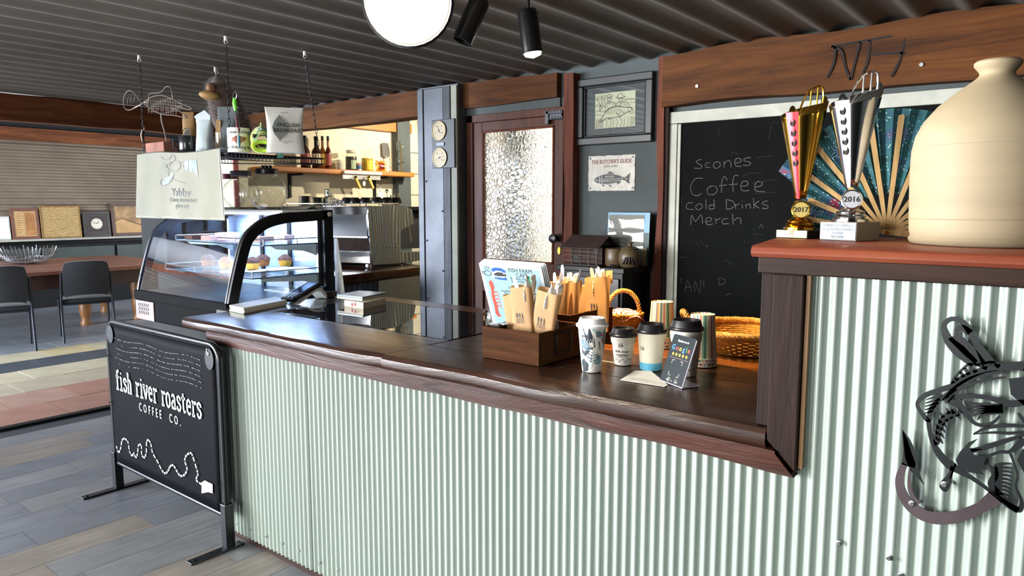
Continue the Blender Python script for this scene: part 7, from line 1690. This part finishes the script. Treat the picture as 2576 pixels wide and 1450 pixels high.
b = MB(WALLX(xw-.001, (d1.y+d2.y)/2, (d1.z+d2.z)/2)); b.box(-.03, -.012, 0, .045, .012, .003); b.build('centre_plate', M('plaque_steel', '#5b5f63', .4, .4), wp, bevel=.002)
# chalkboard
xw = XB-.03
cbd = thing('chalkboard', 'large black chalkboard menu in a white frame on the back wall', 'chalkboard', (XB-.02, .7, .85))
zt = PX(1684, 283, xw).z; yl = PX(1682, 300, xw).y; yr = -1.6
MB().box(XB-.018, yr, .70, XB-.004, yl-.01, zt-.02).build('board', M('chalkboard_black', '#080a0a', .75, spec=.1, var=.25, vs=2.5), cbd)
MB().box(XB-.035, yr-.05, zt-.064, XB-.004, yl+.006, zt).build('frame_top', m_offwhite, cbd, bevel=.003); MB().box(XB-.033, yl-.055, .66, XB-.004, yl, zt-.066).build('frame_side', m_offwhite, cbd, bevel=.003); MB().box(XB-.028, yl-.075, .66, XB-.004, yl-.057, zt-.068).build('frame_bead', m_offwhite, cbd, bevel=.002)
xc = XB-.0195
def CP(cx, cy): q = PX(1660+cx*.3724, 260+cy*.3724, xc); return (-q.y, q.z)
FC = frame((xc+.0012, 0, 0), (0, -1, 0), (0, 0, 1))
def chalk(strokes, w, mat, name):
    b = MB(FC)
    for st in strokes:
        p = [CP(*q) for q in st]; p = cr(p, 3) if len(p) > 2 else p; b.ribbon(p, w, 0, .0006)
    b.build(name, mat, cbd)
W1 = [[(280, 378), (245, 392), (262, 410), (285, 425), (270, 440), (232, 438)], [(340, 400), (312, 405), (308, 430), (340, 435)], [(385, 395), (365, 405), (362, 430), (385, 440), (408, 420), (400, 398), (385, 395)], [(432, 392), (434, 436)], [(434, 410), (460, 385), (478, 400), (480, 432)], [(510, 405), (545, 395), (548, 378), (520, 372), (505, 395), (515, 425), (550, 425)], [(612, 366), (575, 372), (568, 388), (598, 396), (615, 405), (596, 420), (560, 418)],
      [(290, 508), (240, 510), (208, 560), (215, 610), (250, 625), (280, 610)], [(345, 560), (320, 580), (325, 612), (360, 618), (388, 590), (375, 562), (345, 560)], [(455, 520), (435, 495), (418, 530), (415, 605)], [(400, 558), (450, 552)], [(530, 490), (505, 488), (492, 530), (495, 598)], [(468, 550), (525, 545)], [(545, 560), (590, 555), (592, 530), (562, 528), (545, 560), (560, 592), (605, 588)], [(640, 565), (680, 560), (690, 535), (658, 530), (640, 560), (650, 592), (710, 598)],
      [(222, 670), (185, 678), (180, 712), (228, 718)], [(262, 680), (240, 700), (255, 720), (285, 705), (280, 682), (262, 680)], [(310, 650), (312, 716)], [(365, 690), (335, 690), (335, 715), (365, 712)], [(365, 650), (368, 712)], [(448, 652), (450, 716)], [(445, 652), (490, 660), (505, 690), (480, 712), (450, 716)], [(510, 680), (512, 714)], [(512, 690), (540, 678)], [(556, 682), (558, 712)], [(556, 660), (558, 664)], [(580, 682), (582, 712)], [(582, 692), (605, 680), (612, 712)], [(632, 640), (636, 712)], [(670, 660), (640, 685), (672, 710)], [(728, 660), (698, 666), (695, 682), (730, 694), (722, 712), (690, 708)],
      [(208, 822), (215, 755), (240, 800), (278, 752), (288, 815)], [(310, 800), (345, 795), (345, 775), (318, 775), (308, 800), (325, 822), (358, 815)], [(375, 778), (380, 815)], [(380, 792), (410, 775)], [(460, 780), (425, 785), (425, 815), (465, 812)], [(490, 745), (495, 820)], [(495, 795), (525, 775), (545, 780), (545, 818)]]
for w_i in (W1[:7], W1[7:14], W1[14:33], W1[33:]): chalk(w_i, .0034, m_chalk, 'chalk_lettering')
W2 = [[(108, 1190), (112, 1260)], [(140, 1180), (145, 1215)], [(170, 1275), (185, 1195), (215, 1275)], [(175, 1245), (215, 1240)], [(235, 1275), (235, 1200), (270, 1280), (275, 1195)], [(295, 1190), (297, 1245)],
      [(395, 1180), (400, 1230)], [(395, 1180), (435, 1190), (440, 1215), (400, 1230)], [(670, 845), (685, 818), (698, 845)], [(310, 972), (325, 960)], [(445, 1295), (480, 1285)]]
chalk(W2, .0028, M('mid_chalk', '#474947', .95, var=.3, vs=60), 'chalk_lettering')
W3 = [[(480, 345), (500, 332), (530, 345)], [(650, 368), (760, 352)], [(555, 495), (620, 470), (690, 478)], [(640, 610), (790, 600)], [(570, 925), (575, 950)], [(735, 250), (760, 130), (800, 140)], [(400, 170), (395, 215)], [(245, 925), (262, 965)], [(270, 925), (300, 960)], [(110, 1060), (145, 1040), (180, 1045)], [(630, 880), (700, 890)], [(440, 1060), (495, 1090)], [(620, 540), (800, 510)], [(140, 640), (150, 700)]]
chalk(W3, .0022, m_chalkfaint, 'chalk_smear')
# black cabinet at the wall
zc_ = PX(1500, 672, 3.45).z
bk_ = thing('black_cabinet', 'black painted cupboard against the grey wall beside the door', 'cabinet', (3.6, 2.2, 0))
cy1 = PX(1400, 676, 3.44).y; cy0 = 1.96
MB().box(3.44, cy0, zc_-.03, 3.735, cy1, zc_).build('cabinet_top', m_black, bk_, bevel=.004); MB().box(3.46, cy0+.02, 0, 3.73, cy1-.02, zc_-.03).build('cabinet_body', m_black, bk_)
for k in range(2): ym = cy0+.03+(cy1-cy0-.06)/2*k; MB().box(3.448, ym+.006, .12, 3.46, ym+(cy1-cy0-.06)/2-.006, zc_-.06).build('cabinet_door', M('cabinet_door_black', '#15171a', .35, var=.1), bk_, bevel=.003)
zc = zc_+.0006
# model log house
hp = PX(1475, 668, 3.55); mh = thing('model_house', 'small dark model timber house with veranda on the black cupboard', 'model house', (3.55, hp.y, zc)); hy0, hy1 = PX(1512, 668, 3.50).y, PX(1422, 668, 3.50).y
m_hw = wood('model_house_timber', '#1d120d', '#35241b', '#443026', 'y', .7, 2, .4); m_hroof = M('model_roof', '#35221d', .8, var=.25, vs=40, bump=.5, bs=60)
H_ = PX(1475, 592, 3.55).z-zc; hx0, hx1 = 3.47, 3.69
MB().box(hx0-.01, hy0-.005, zc, hx1, hy1+.005, zc+.008).build('base', m_hw, mh)
MB().box(hx0+.06, hy0+.012, zc+.008, hx1-.01, hy1-.012, zc+H_*.66).build('house_body', m_hw, mh)
b = MB(frame((0, hy0, 0), (1, 0, 0), (0, 0, 1))); b.prism([(hx0-.012, zc+H_*.60), ((hx0+hx1)/2, zc+H_), (hx1+.005, zc+H_*.60), (hx1+.005, zc+H_*.57), ((hx0+hx1)/2, zc+H_*.94), (hx0-.012, zc+H_*.57)], .006, -(hy1-hy0)-.006); b.build('roof', m_hroof, mh)
b = MB(frame((0, hy0+.012, 0), (1, 0, 0), (0, 0, 1))); b.prism([(hx0+.06, zc+H_*.6), ((hx0+hx1)/2, zc+H_*.93), (hx1-.01, zc+H_*.6)], 0, -(hy1-hy0)+.024); b.build('gable', m_hw, mh)
b = MB()
for k in range(5): yy = hy0+.008+(hy1-hy0-.016)*k/4; b.tube([(hx0, yy, zc+.006), (hx0+.003*math.sin(k*3), yy+.003*math.cos(k*2), zc+H_*.3), (hx0, yy, zc+H_*.62)], .0045, 6)
for zz in (.16, .34, .48): b.tube([(hx0, hy0+.006, zc+H_*zz), (hx0, hy1-.006, zc+H_*zz)], .0032, 5)
b.build('veranda_posts', M('twig_wood', '#5a4638', .7, var=.2), mh, smooth=50)
b = MB(); b.box(hx0+.058, hy0+.03, zc+H_*.40, hx0+.061, hy0+.065, zc+H_*.54); b.box(hx0+.058, hy1-.075, zc+.01, hx0+.061, hy1-.04, zc+H_*.3); b.build('openings', m_ink, mh)
# pots
m_pot = M('olive_stoneware', '#5c4d34', .4, var=.12, vs=8); m_potd = M('pot_leaf_print', '#241a12', .5, var=.1)
def pot(px, prof_, lab, lid):
    p = PX(px, 668, 3.56); t = thing('stoneware_pot', lab, 'pot', (3.56, p.y, zc)); R_ = rotz(3.56, p.y, zc, 0); b = MB(R_); b.lathe(prof_, 28); b.build('pot_body', m_pot, t, smooth=45)
    r_ = max(q[0] for q in prof_)
    for k in range(5):
        an = math.atan2(-p.y, -3.56)+(-.45+.22*k); b = MB(R_); bb = []
        for i in range(6): q = i/5; bb.append(((r_+.002)*math.cos(an+.35*(q-.3)*(k-2)*.5), (r_+.002)*math.sin(an+.35*(q-.3)*(k-2)*.5), prof_[-2][1]*(.60-.45*q)))
        b.tube(bb, [.002, .005, .006, .006, .005, .001], 5); b.build('leaf_print', m_potd, t, smooth=60)
    if lid: b = MB(R_); b.lathe(lid, 24); b.build('lid', m_pot, t, smooth=45)
pot(1547, [(.05, 0), (.056, .006), (.058, .05), (.056, .095), (.053, .10), (.050, .095), (.048, .02), (0, .015)], 'olive glazed cup shaped pot between model house and lidded pot', None)
pot(1584, [(.045, 0), (.052, .006), (.064, .04), (.063, .07), (.052, .096), (.045, .10), (0, .10)], 'round lidded olive stoneware pot in front of the certificate', [(.048, .10), (.05, .104), (.03, .114), (.012, .118), (.010, .128), (.018, .134), (.017, .138), (0, .139)])
# certificate in blue folder leaning on the wall
def Wq(px, py_, x): q = PX(px, py_, x); return q
xc0 = 3.70
bl = thing('certificate_frame', 'certificate in plastic sleeve on a blue backed panel behind the pots', 'certificate', (3.7, PX(1578, 668, xc0).y, zc))
ya, yb = PX(1526, 600, xc0).y, PX(1631, 600, xc0).y; zt1 = PX(1578, 535, xc0).z; Fc = frame((xc0-.0, ya, zc), (0, -1, 0), (.06, 0, 1)); wC = ya-yb; hC = zt1-zc
MB(Fc).box(0, 0, -.006, wC, hC, 0).build('backing', M('teal_back', '#2c4a4c', .5, var=.05), bl); MB(Fc).box(0, hC*.62, 0, wC, hC, .0015).build('blue_header', M('sky_blue_card', '#4f8fb8', .4, var=.05), bl)
MB(Fc).box(wC*.03, hC*.02, .002, wC*.87, hC*.955, .0035).build('certificate_sheet', M('certificate_paper', '#85857e', .6, var=.03, spec=.2), bl); MB(Fc).box(wC*.84, 0, .0036, wC*.97, hC*.34, .005).build('cream_card', M('cream_card', '#a99b78', .6), bl)
b = MB(Fc); b.grid(lambda u, v: (wC*(.02+.86*u), hC*(.01+.95*v), .0065+.0012*math.sin(u*9+v*5)+.0015*math.sin(v*23)), 16, 20); b.build('plastic_sleeve', m_glass, bl, smooth=60)
def CT(x, y): return Fc @ Matrix.Translation((wC*x, hC*y, .004))
for s_, y, z in (('Food Safety Supervisor', .66, .020), ('NSW Certificate', .60, .019), ('This certifies that', .52, .010), ('issued for food handling', .44, .011), ('and retail business use', .41, .011), ('Registered training provider', .35, .013)): text(s_, z, CT(.47, y), m_inkgrey, bl, ext=.0003)
b = MB(CT(.47, .49)); b.ribbon([(-.05+.004*i, .003*math.sin(i*1.9)) for i in range(25)], .002, 0, .0004); b.build('signature', m_ink, bl)
# ================================================================ DINING ROOM
# leaning pictures on the ledge
m_art1 = M('sepia_print', '#9c7a50', .6, var=.3, vs=6)
def leaner(px0, py0, px1, py1, lab, fr, inner, bw, extra=None, lean=.10, nm='leaning_picture'):
    yb_ = YD-.12; q0 = PY(px0, py1, yb_); q1 = PY(px1, py1, yb_); qt = PY((px0+px1)/2, py0, yb_+.06); w = q1.x-q0.x; h = qt.z-.976
    t = thing(nm, lab, 'picture', ((q0.x+q1.x)/2, yb_, .976)); F_ = frame((q0.x, yb_, .9765), (1, 0, 0), (0, lean, 1))
    b = MB(F_)
    for a in ((0, 0, w, bw), (0, h-bw, w, h), (0, bw, bw, h-bw), (w-bw, bw, w, h-bw)): b.box(a[0], a[1], -.012, a[2], a[3], .010)
    b.build('frame', fr, t, bevel=.003); b = MB(F_); b.box(bw, bw, -.006, w-bw, h-bw, .002); b.build('picture_face', inner, t)
    if extra: extra(F_ @ Matrix.Translation((bw, bw, .0022)), w-2*bw, h-2*bw, t)
m_fr1 = M('brown_frame', '#4a2f22', .5, var=.15); m_fr2 = M('thin_gold_frame', '#8a6a3c', .4, .4, var=.1); m_fr3 = M('dark_clock_frame', '#2c2422', .4, var=.1)
def ex0(F_, w, h, t): MB(F_).box(w*.35, h*.2, 0, w*.7, h*.8, .001).build('photo', M('grey_photo', '#77736c', .6, var=.3, vs=8), t)
leaner(-60, 545, 29, 608, 'white mounted grey photo leaning at the far left of the ledge', m_offwhite, m_paper, .02, ex0)
def ex1(F_, w, h, t):
    MB(F_).box(w*.06, h*.05, 0, w*.44, h*.95, .001).build('left_panel', M('tan_panel', '#b38f5c', .6, var=.1), t); MB(F_).box(w*.50, h*.05, 0, w*.95, h*.95, .001).build('right_panel', M('orange_panel', '#a4703c', .6, var=.15), t)
    b = MB(F_ @ Matrix.Translation((0, 0, .0012)))
    for k in range(9): b.ribbon([(w*.10, h*(.9-.09*k)), (w*(.34+.05*math.sin(k*2)), h*(.9-.09*k))], .006, 0, .0005)
    for k in range(5): b.ribbon([(w*(.56+.08*k), h*.9), (w*(.56+.08*k), h*.25)], .005, 0, .0005)
    b.build('print_lines', M('brown_lines', '#6a4a2c', .6), t)
leaner(32, 525, 103, 603, 'brown framed poster with two tan panels on the ledge', M('red_brown_frame', '#6a4032', .5, var=.1), M('sand_ground', '#a98a60', .6, var=.1), .035, ex1)
mripple, nt, b_, out = _new('rippled_water_print'); w_n = nt.nodes.new('ShaderNodeTexWave'); w_n.inputs['Scale'].default_value = 9; w_n.inputs['Distortion'].default_value = 7; w_n.inputs['Detail'].default_value = 3
nt.links.new(_coord(nt, (1, 1, 2.6), (0, .35, 0)), w_n.inputs['Vector']); w_n.bands_direction = 'Z'; nt.links.new(_ramp(nt, w_n.outputs[0], [(.2, lin('#5f4424')), (.5, lin('#94713c')), (.8, lin('#c4a76c'))]), b_.inputs['Base Color'])
leaner(106, 518, 207, 600, 'golden rippled water print in a thin frame, third along the ledge', m_fr2, mripple, .018)
def ex3(F_, w, h, t):
    MB(F_).box(w*.12, h*.12, 0, w*.88, h*.9, .002).build('inner_mount', M('umber_mount', '#2a201e', .6), t); b = MB(F_ @ Matrix.Translation((w*.5, h*.52, .002))); b.lathe([(0, 0), (w*.27, 0), (w*.27, .003), (0, .003)], 28); cl_ = b.build('clock_face', M('cream_clock', '#c9bfae', .5, var=.05), t)
    b = MB(F_ @ Matrix.Translation((w*.5, h*.52, .0052))); b.ribbon([(0, 0), (w*.10, h*.10)], .008, 0, .001); b.ribbon([(0, 0), (-w*.18, h*.06)], .006, 0, .001)
    for k in range(12): a = k*PI/6; b.ribbon([(w*.21*math.cos(a), w*.21*math.sin(a)), (w*.25*math.cos(a), w*.25*math.sin(a))], .006, 0, .001)
    b.build('clock_hands', m_ink, t)
leaner(212, 532, 280, 592, 'dark square framed clock with round cream face on the ledge', m_fr3, M('clock_ground', '#3a302c', .6), .04, ex3, nm='framed_clock')
def ex4(F_, w, h, t):
    b = MB(F_); b.prism([(0, h*.45), (w*.2, h*.55), (w*.45, h*.40), (w*.7, h*.28), (w, h*.30), (w, 0), (0, 0)], 0, .001); b.build('painted_land', M('pale_sand_paint', '#b08a58', .6, var=.15), t)
    b = MB(F_ @ Matrix.Translation((0, 0, .0012))); b.ribbon([(0, h*.45), (w*.2, h*.55), (w*.45, h*.40), (w*.7, h*.28), (w, h*.30)], .012, 0, .0005); b.build('shore_line', M('dark_umber', '#4a3018', .6), t)
leaner(284, 511, 392, 586, 'brown framed landscape painting partly behind the tea towel', m_fr1, m_art1, .045, ex4)
# dining table
tbl = thing('dining_table', 'large red timber dining table with deep dark apron', 'table', (2.9, 9.5, 0)); TX0, TX1, TY0, TY1 = .9, 4.36, 8.44, 10.5
for k in range(7):
    y0_ = TY0+(TY1-TY0)*k/7; MB().box(TX0, y0_+.0015, .712, TX1, y0_+(TY1-TY0)/7-.0015, .75).build('top_board', m_tabletop, tbl, bevel=.003)
b = MB(); b.box(TX0+.08, TY0+.06, .56, TX1-.08, TY0+.09, .712); b.box(TX0+.08, TY1-.09, .56, TX1-.08, TY1-.06, .712); b.box(TX1-.11, TY0+.09, .56, TX1-.08, TY1-.09, .712); b.box(TX0+.08, TY0+.09, .56, TX0+.11, TY1-.09, .712); b.build('apron', M('dark_red_apron', '#3c2018', .5, var=.15), tbl)
m_leg = wood('turned_leg_timber', '#7a4a2c', '#a4703f', '#b98450', 'z', .4, 1.2, .1)
for (x_, y_) in ((TX1-.22, TY0+.9), (TX1-.22, TY1-.2), (TX0+.2, TY0+.2), (TX0+.2, TY1-.2), (3.55, TY0+.95)):
    b = MB(rotz(x_, y_, 0, 0)); b.lathe([(.055, 0), (.06, .03), (.045, .06), (.05, .10), (.062, .14), (.07, .22), (.055, .30), (.075, .42), (.06, .50), (.07, .56), (.07, .62), (0, .62)], 18); b.build('leg', m_leg, tbl, smooth=50)
# wire bowl on the table
q = PZ(66, 664, .752); wb = thing('wire_bowl', 'silver wire fruit bowl with open rods on the red table', 'bowl', (q.x, q.y, .7505)); R_ = rotz(q.x, q.y, .7505, 0)
b = MB(R_); 
for k in range(44):
    a = 2*PI*k/44; b.tube([(.06*math.cos(a), .06*math.sin(a), .006), (.20*math.cos(a), .20*math.sin(a), .03), (.28*math.cos(a), .28*math.sin(a), .10), (.315*math.cos(a+.03), .315*math.sin(a+.03), .19+.018*math.sin(k*2.3))], .0042, 5)
b.build('rods', m_steel, wb, smooth=60)
b = MB(R_)
for r_, z_ in ((.06, .006), (.20, .03), (.26, .075)): b.tube([(r_*math.cos(2*PI*i/36), r_*math.sin(2*PI*i/36), z_) for i in range(36)], .005, 5, True)
b.build('rings', m_steel, wb, smooth=60)
# chairs
m_seat = M('black_upholstery', '#191a20', .85, var=.15, vs=20, bump=.1, bs=200, sheen=.15); m_leg2 = M('dark_blue_steel', '#23252e', .35, .4, var=.05)
def make_chair(lab):
    t = thing('dining_chair', lab, 'chair', (0, 0, 0), 0, 'black chairs at the dining table')
    b = MB(); b.grid(lambda u, v: (-.235+.47*u, -.22+.45*v, .455+.012*math.sin(PI*u)*math.sin(PI*v)), 8, 8); b.box(-.235, -.22, .405, .235, .23, .452); b.build('seat', m_seat, t, bevel=.02, smooth=50, seg=3)
    b = MB(); n = 10
    def bk(u, v, o): 
        w = .215*(1-.10*abs(2*v-1)**3); x = -w+2*w*u; return (x, -.235-.07*v-.03*(1-(2*u-1)**2)+o, .50+.36*v-(.02*(2*u-1)**4))
    b.grid(lambda u, v: bk(u, v, -.02), n, n); b.grid(lambda u, v: bk(u, v, .02), n, n)
    for s_ in (0, 1): b.grid(lambda u, v: bk(s_, v, -.02+.04*u), 1, n); b.grid(lambda u, v: bk(v, s_, -.02+.04*u), 1, n)
    b.build('backrest', m_seat, t, smooth=60)
    for s_ in (-1, 1):
        b = MB(); b.tube([(s_*.235, .20, 0), (s_*.235, .20, .43)], .013, 8); b.build('leg', m_leg2, t, smooth=60)
        b = MB(); b.tube([(s_*.24, -.30, 0), (s_*.238, -.235, .30), (s_*.236, -.225, .46), (s_*.225, -.285, .74)], .013, 8); b.build('leg', m_leg2, t, smooth=60)
        b = MB(); b.tube([(s_*.238, -.225, .43), (s_*.238, .20, .43)], .012, 8); b.build('side_rail', m_leg2, t, smooth=60)
    b = MB(); b.tube([(-.238, .19, .40), (.238, .19, .40)], .010, 8); b.tube([(-.238, -.22, .40), (.238, -.22, .40)], .010, 8); b.build('cross_rail', m_leg2, t, smooth=60)
    return t
ch = make_chair('black fabric chair with back to us, nearest the left frame edge')
ca = PZ(33, 850, 0)
ch.location = (2.42, 8.42, 0); ch.rotation_euler = (0, 0, math.radians(-14))
copy_thing(ch, (3.22, 8.50, 0), math.radians(-16), 'whole black fabric chair in view right of the cut off one')
copy_thing(ch, (4.62, 9.75, 0), math.radians(82), 'black chair at the table end, half behind the cake display')
copy_thing(ch, (2.55, 10.75, 0), math.radians(178), 'black chair on the far side of the table')
# ================================================================ BANNER STAND
fs_ = thing('banner_stand', 'black cafe banner stand reading fish river roasters on two flat feet', 'sign', (1.53, 3.4, 0))
XS = 1.535
yl = PX(272, 820, XS).y; yr = PX(553, 900, XS).y; ztl = PX(270, 792, XS).z; ZT = .872; zbot = PX(297, 1163, XS).z
m_tube = M('black_tube', '#101216', .3, .3, var=.05)
rc = .07
def arc(cy, cz, a0, a1, n=8): return [(XS, cy+rc*math.cos(a0+(a1-a0)*i/n), cz+rc*math.sin(a0+(a1-a0)*i/n)) for i in range(n+1)]
fpath = [(XS, yl, .0)]+[(XS, yl, zbot)]+arc(yl-rc, ZT-rc, 0, PI/2)+arc(yr+rc, ZT-rc, PI/2, PI)+[(XS, yr, zbot), (XS, yr, 0)]
b = MB(); b.tube(fpath, .0135, 10); b.build('tube_frame', m_tube, fs_, smooth=60)
for y_ in (yl, yr):
    b = MB(); b.box(XS-.175, y_-.022, 0, XS+(.165 if y_ == yl else .06), y_+.022, .009); b.build('foot', m_tube, fs_, bevel=.003); MB().box(XS-.02, y_-.02, .008, XS+.02, y_+.02, .20).build('socket', m_tube, fs_, bevel=.003)
    b = MB(); b.cyl((XS-.150, y_, .009), (XS-.150, y_, .013), .007, n=8); b.build('foot_bolt', m_black, fs_)
b = MB(); b.tube([(XS, yl, zbot), (XS, yr, zbot)], .012, 8); b.build('lower_rail', m_tube, fs_, smooth=60)
m_ban = M('black_vinyl', '#07080d', .6, spec=.04, var=.15, vs=3, bump=.05, bs=20)
b = MB()
def ban(u, v):
    y_ = yl-.022+(yr-yl+.044)*u; z = zbot+.01+(ZT-.012-zbot-.01)*v
    return (XS-.010-.003*math.sin(u*7)*math.sin(v*6), y_, z)
wB = yl-yr; b.grid(ban, 24, 16); bn = b.build('banner', m_ban, fs_, smooth=70, solid=.002)
FB = WALLX(XS-.0165, yl, 0)
for (x_, z) in ((.055, ZT-.06), (wB-.055, ZT-.06)):
    b = MB(FB); b.prism(ell(x_, z, .034, .045, 20), -.001, .0008); b.build('corner_cut', m_black, bn)
for (x_, z) in ((.02, .70), (.02, .46), (wB-.02, .70), (.5, ZT-.004), (wB-.02, .28)):
    b = MB(FB); b.tube([(x_-.016, z, 0), (x_, z+.003, .012), (x_+.016, z, 0)], .002, 5); b.build('cable_tie', m_plastic, bn)
b = MB(FB @ Matrix.Translation((wB-.055, ZT-.025, 0))); b.tube([(-.012, .01, .002), (-.008, -.012, .004), (.0, -.018, .004), (.006, -.010, .003), (-.004, -.006, .004)], .0022, 5); b.build('white_tie', m_paper, bn)
# slab serif lettering drawn as strokes
SER = .13
G = {'f': ([[(.62, .92), (.5, 1.0), (.36, .95), (.32, .8), (.32, 0)], [(.12, .66), (.58, .66)], [(.14, 0), (.52, 0)]], .62),
 'i': ([[(.16, .66), (.34, .66), (.34, 0)], [(.12, 0), (.56, 0)], [(.31, .86), (.37, .92)]], .60),
 's': ([[(.58, .50), (.56, .62), (.38, .68), (.2, .62), (.18, .50), (.30, .40), (.50, .32), (.60, .20), (.52, .04), (.34, -.02), (.18, .06), (.14, .18)]], .68),
 'h': ([[(.08, 1.0), (.22, 1.0), (.22, 0)], [(.22, .48), (.36, .66), (.54, .64), (.60, .48), (.60, 0)], [(.08, 0), (.36, 0)], [(.48, 0), (.74, 0)]], .76),
 'r': ([[(.10, .66), (.26, .66), (.26, 0)], [(.26, .44), (.38, .62), (.56, .66), (.60, .54)], [(.10, 0), (.46, 0)]], .64),
 'v': ([[(.08, .66), (.34, 0), (.38, 0), (.64, .66)], [(.0, .66), (.26, .66)], [(.48, .66), (.74, .66)]], .72),
 'e': ([[(.14, .36), (.62, .36), (.58, .56), (.40, .68), (.22, .60), (.14, .36), (.20, .10), (.40, -.02), (.60, .08)]], .70),
 'o': ([[(.38, .68), (.20, .60), (.13, .33), (.20, .06), (.38, -.02), (.56, .06), (.63, .33), (.56, .60), (.38, .68)]], .74),
 'a': ([[(.18, .56), (.30, .67), (.48, .66), (.56, .52), (.56, .08), (.70, .0)], [(.56, .36), (.30, .36), (.14, .20), (.22, .02), (.40, .0), (.56, .12)]], .74),
 't': ([[(.30, .88), (.30, .14), (.40, .0), (.56, .06)], [(.10, .66), (.56, .66)]], .62), ' ': ([], .55)}
def slab_text(s_, size, mx, w, mat, parent, sx=1.0):
    tot = sum(G[c][1] for c in s_)*size*sx; x = -tot/2; b = MB(mx)
    for c in s_:
        for st in G[c][0]: b.ribbon([(x+p[0]*size*sx, p[1]*size) for p in st], w, 0, .0008)
        x += G[c][1]*size*sx
    b.build('lettering', mat, parent)
m_mint = M('pale_mint_print', '#c9ddd6', .6, var=.05)
zl1 = PX(400, 990, XS-.017).z
slab_text('fish river roasters', .094, FB @ Matrix.Translation((wB*.475, PX(395, 998, XS-.017).z-.03, 0)), .0115, m_mint, bn, sx=.70)
text('COFFEE  CO.', .058, FB @ Matrix.Translation((wB*.50, PX(392, 1040, XS-.017).z, 0)), m_mint, bn, space=1.75, sx=.72)
def BP(cx, cy): q = PX(180+cx*.4413, 760+cy*.4413, XS-.017); return (yl-q.y, q.z)
riv = [(255, 822), (268, 858), (280, 835), (288, 790), (302, 780), (322, 800), (330, 850), (345, 878), (355, 862), (366, 888), (376, 865), (382, 818), (398, 820), (400, 870), (415, 888), (426, 860), (428, 800), (438, 788), (452, 810), (462, 860), (490, 910), (515, 960), (535, 978), (552, 960), (562, 938), (580, 932), (600, 965), (620, 992), (645, 985), (658, 950), (645, 905), (655, 875), (680, 862), (692, 885), (712, 950), (720, 985), (710, 1015), (740, 1040)]
rp = cr([BP(*q) for q in riv], 5); b = MB(FB)
for i in range(0, len(rp)-1): 
    if i % 3 != 2: b.ribbon([rp[i], rp[i+1]], .0085, 0, .0008)
b.build('river_line', m_mint, bn)
b = MB(FB)   # dotted pattern bands at the top
rr3 = random.Random(4)
for row in range(6):
    for k in range(64):
        x_ = .10+.0128*k; z = ZT-.075-row*.024-.006*math.sin(k*.2)
        if x_ > wB-.06 or rr3.random() < .12+.5*(1-x_/wB)*(row % 2): continue
        b.box(x_, z, 0, x_+rr3.uniform(.003, .009), z+.0032, .0006)
tag(b.build('dot_pattern', M('grey_dot_print', '#5d6570', .6, var=.1), bn), kind='stuff')
b = MB(FB); P_ = [BP(*q) for q in ((742, 1030), (760, 1018), (805, 1040), (806, 1092), (780, 1085), (742, 1092))]; b.prism(P_, 0, .0015); b.build('torn_patch', M('torn_white_backing', '#a49c9c', .8, var=.15), bn)
# ================================================================ LAMPS
m_lampblack = M('lamp_black', '#111214', .28, .3, var=.03); m_bulb_glare = M('lamp_lens_glare', '#ffffff', .3, var=0, emit='#fff2dc', es=40); m_bulb2 = M('lamp_lens_small', '#ffffff', .3, var=0, emit='#f4ffe8', es=9)
def lamp(name, lab, pos, aim, r_, L_, lens, rim):
    d = (Vector(aim)-Vector(pos)).normalized(); e = d.orthogonal().normalized(); F_ = frame(pos, e, d.cross(e)) ; F_ = F_ if (F_.to_3x3() @ Vector((0, 0, 1))).dot(d) > 0 else frame(pos, e, -d.cross(e))
    t = thing(name, lab, 'lamp', (pos[0], pos[1], 2.25))
    b = MB(F_); b.lathe([(0, -L_), (r_*.85, -L_), (r_, -L_+.012), (r_, -.012), (r_*1.03, 0), (r_*.90, 0), (r_*.88, -.012), (0, -.012)] if not rim else [(0, -L_), (r_*.5, -L_), (r_*.62, -L_*.6), (r_, -.02), (r_*1.02, 0), (r_*.96, 0), (r_*.9, -.012), (0, -.012)], 32); b.build('lamp_body', m_lampblack, t, smooth=40)
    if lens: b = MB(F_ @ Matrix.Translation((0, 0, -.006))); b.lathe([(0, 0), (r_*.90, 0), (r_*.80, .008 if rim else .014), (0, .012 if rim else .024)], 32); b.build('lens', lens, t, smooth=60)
    k = F_ @ Vector((0, 0, -L_*.8)); b = MB(); b.tube([(k.x, k.y, k.z), (k.x, k.y, 2.262)], .006, 8); b.build('stem', m_lampblack, t, smooth=60); b = MB(); b.lathe([(.0, 2.248), (.035, 2.248), (.035, 2.262), (0, 2.262)], 18, (k.x, k.y, 0)); b.build('ceiling_rose', m_lampblack, t)
    for s_ in (-1, 1): b = MB(F_); b.tube([(s_*r_*.7, 0.9*r_, -L_*.95), (s_*r_*.7, .9*r_, -.01)], .0016, 4)
    return t
lamp('flood_lamp', 'blazing white ceiling flood lamp aimed at the camera side', tuple(LAMP_BIG), (.35, .35, 1.50), .140, .10, m_bulb_glare, True)  # glowing lens disc widened to take in the spotlight's glare
lamp('tube_lamp', 'black cylinder ceiling spotlight with lit lens above the bags', tuple(LAMP_TUBE), tuple(LAMP_TUBE+Vector((.09, -.10, -1.0))), .036, .15, m_bulb2, False)
lamp('tube_lamp', 'tilted dark cylinder ceiling spotlight beside the blazing flood lamp', tuple(LAMP_TILT), tuple(LAMP_TILT+Vector((-.30, .25, -.85))), .034, .15, None, False)
bpy.context.view_layer.update()
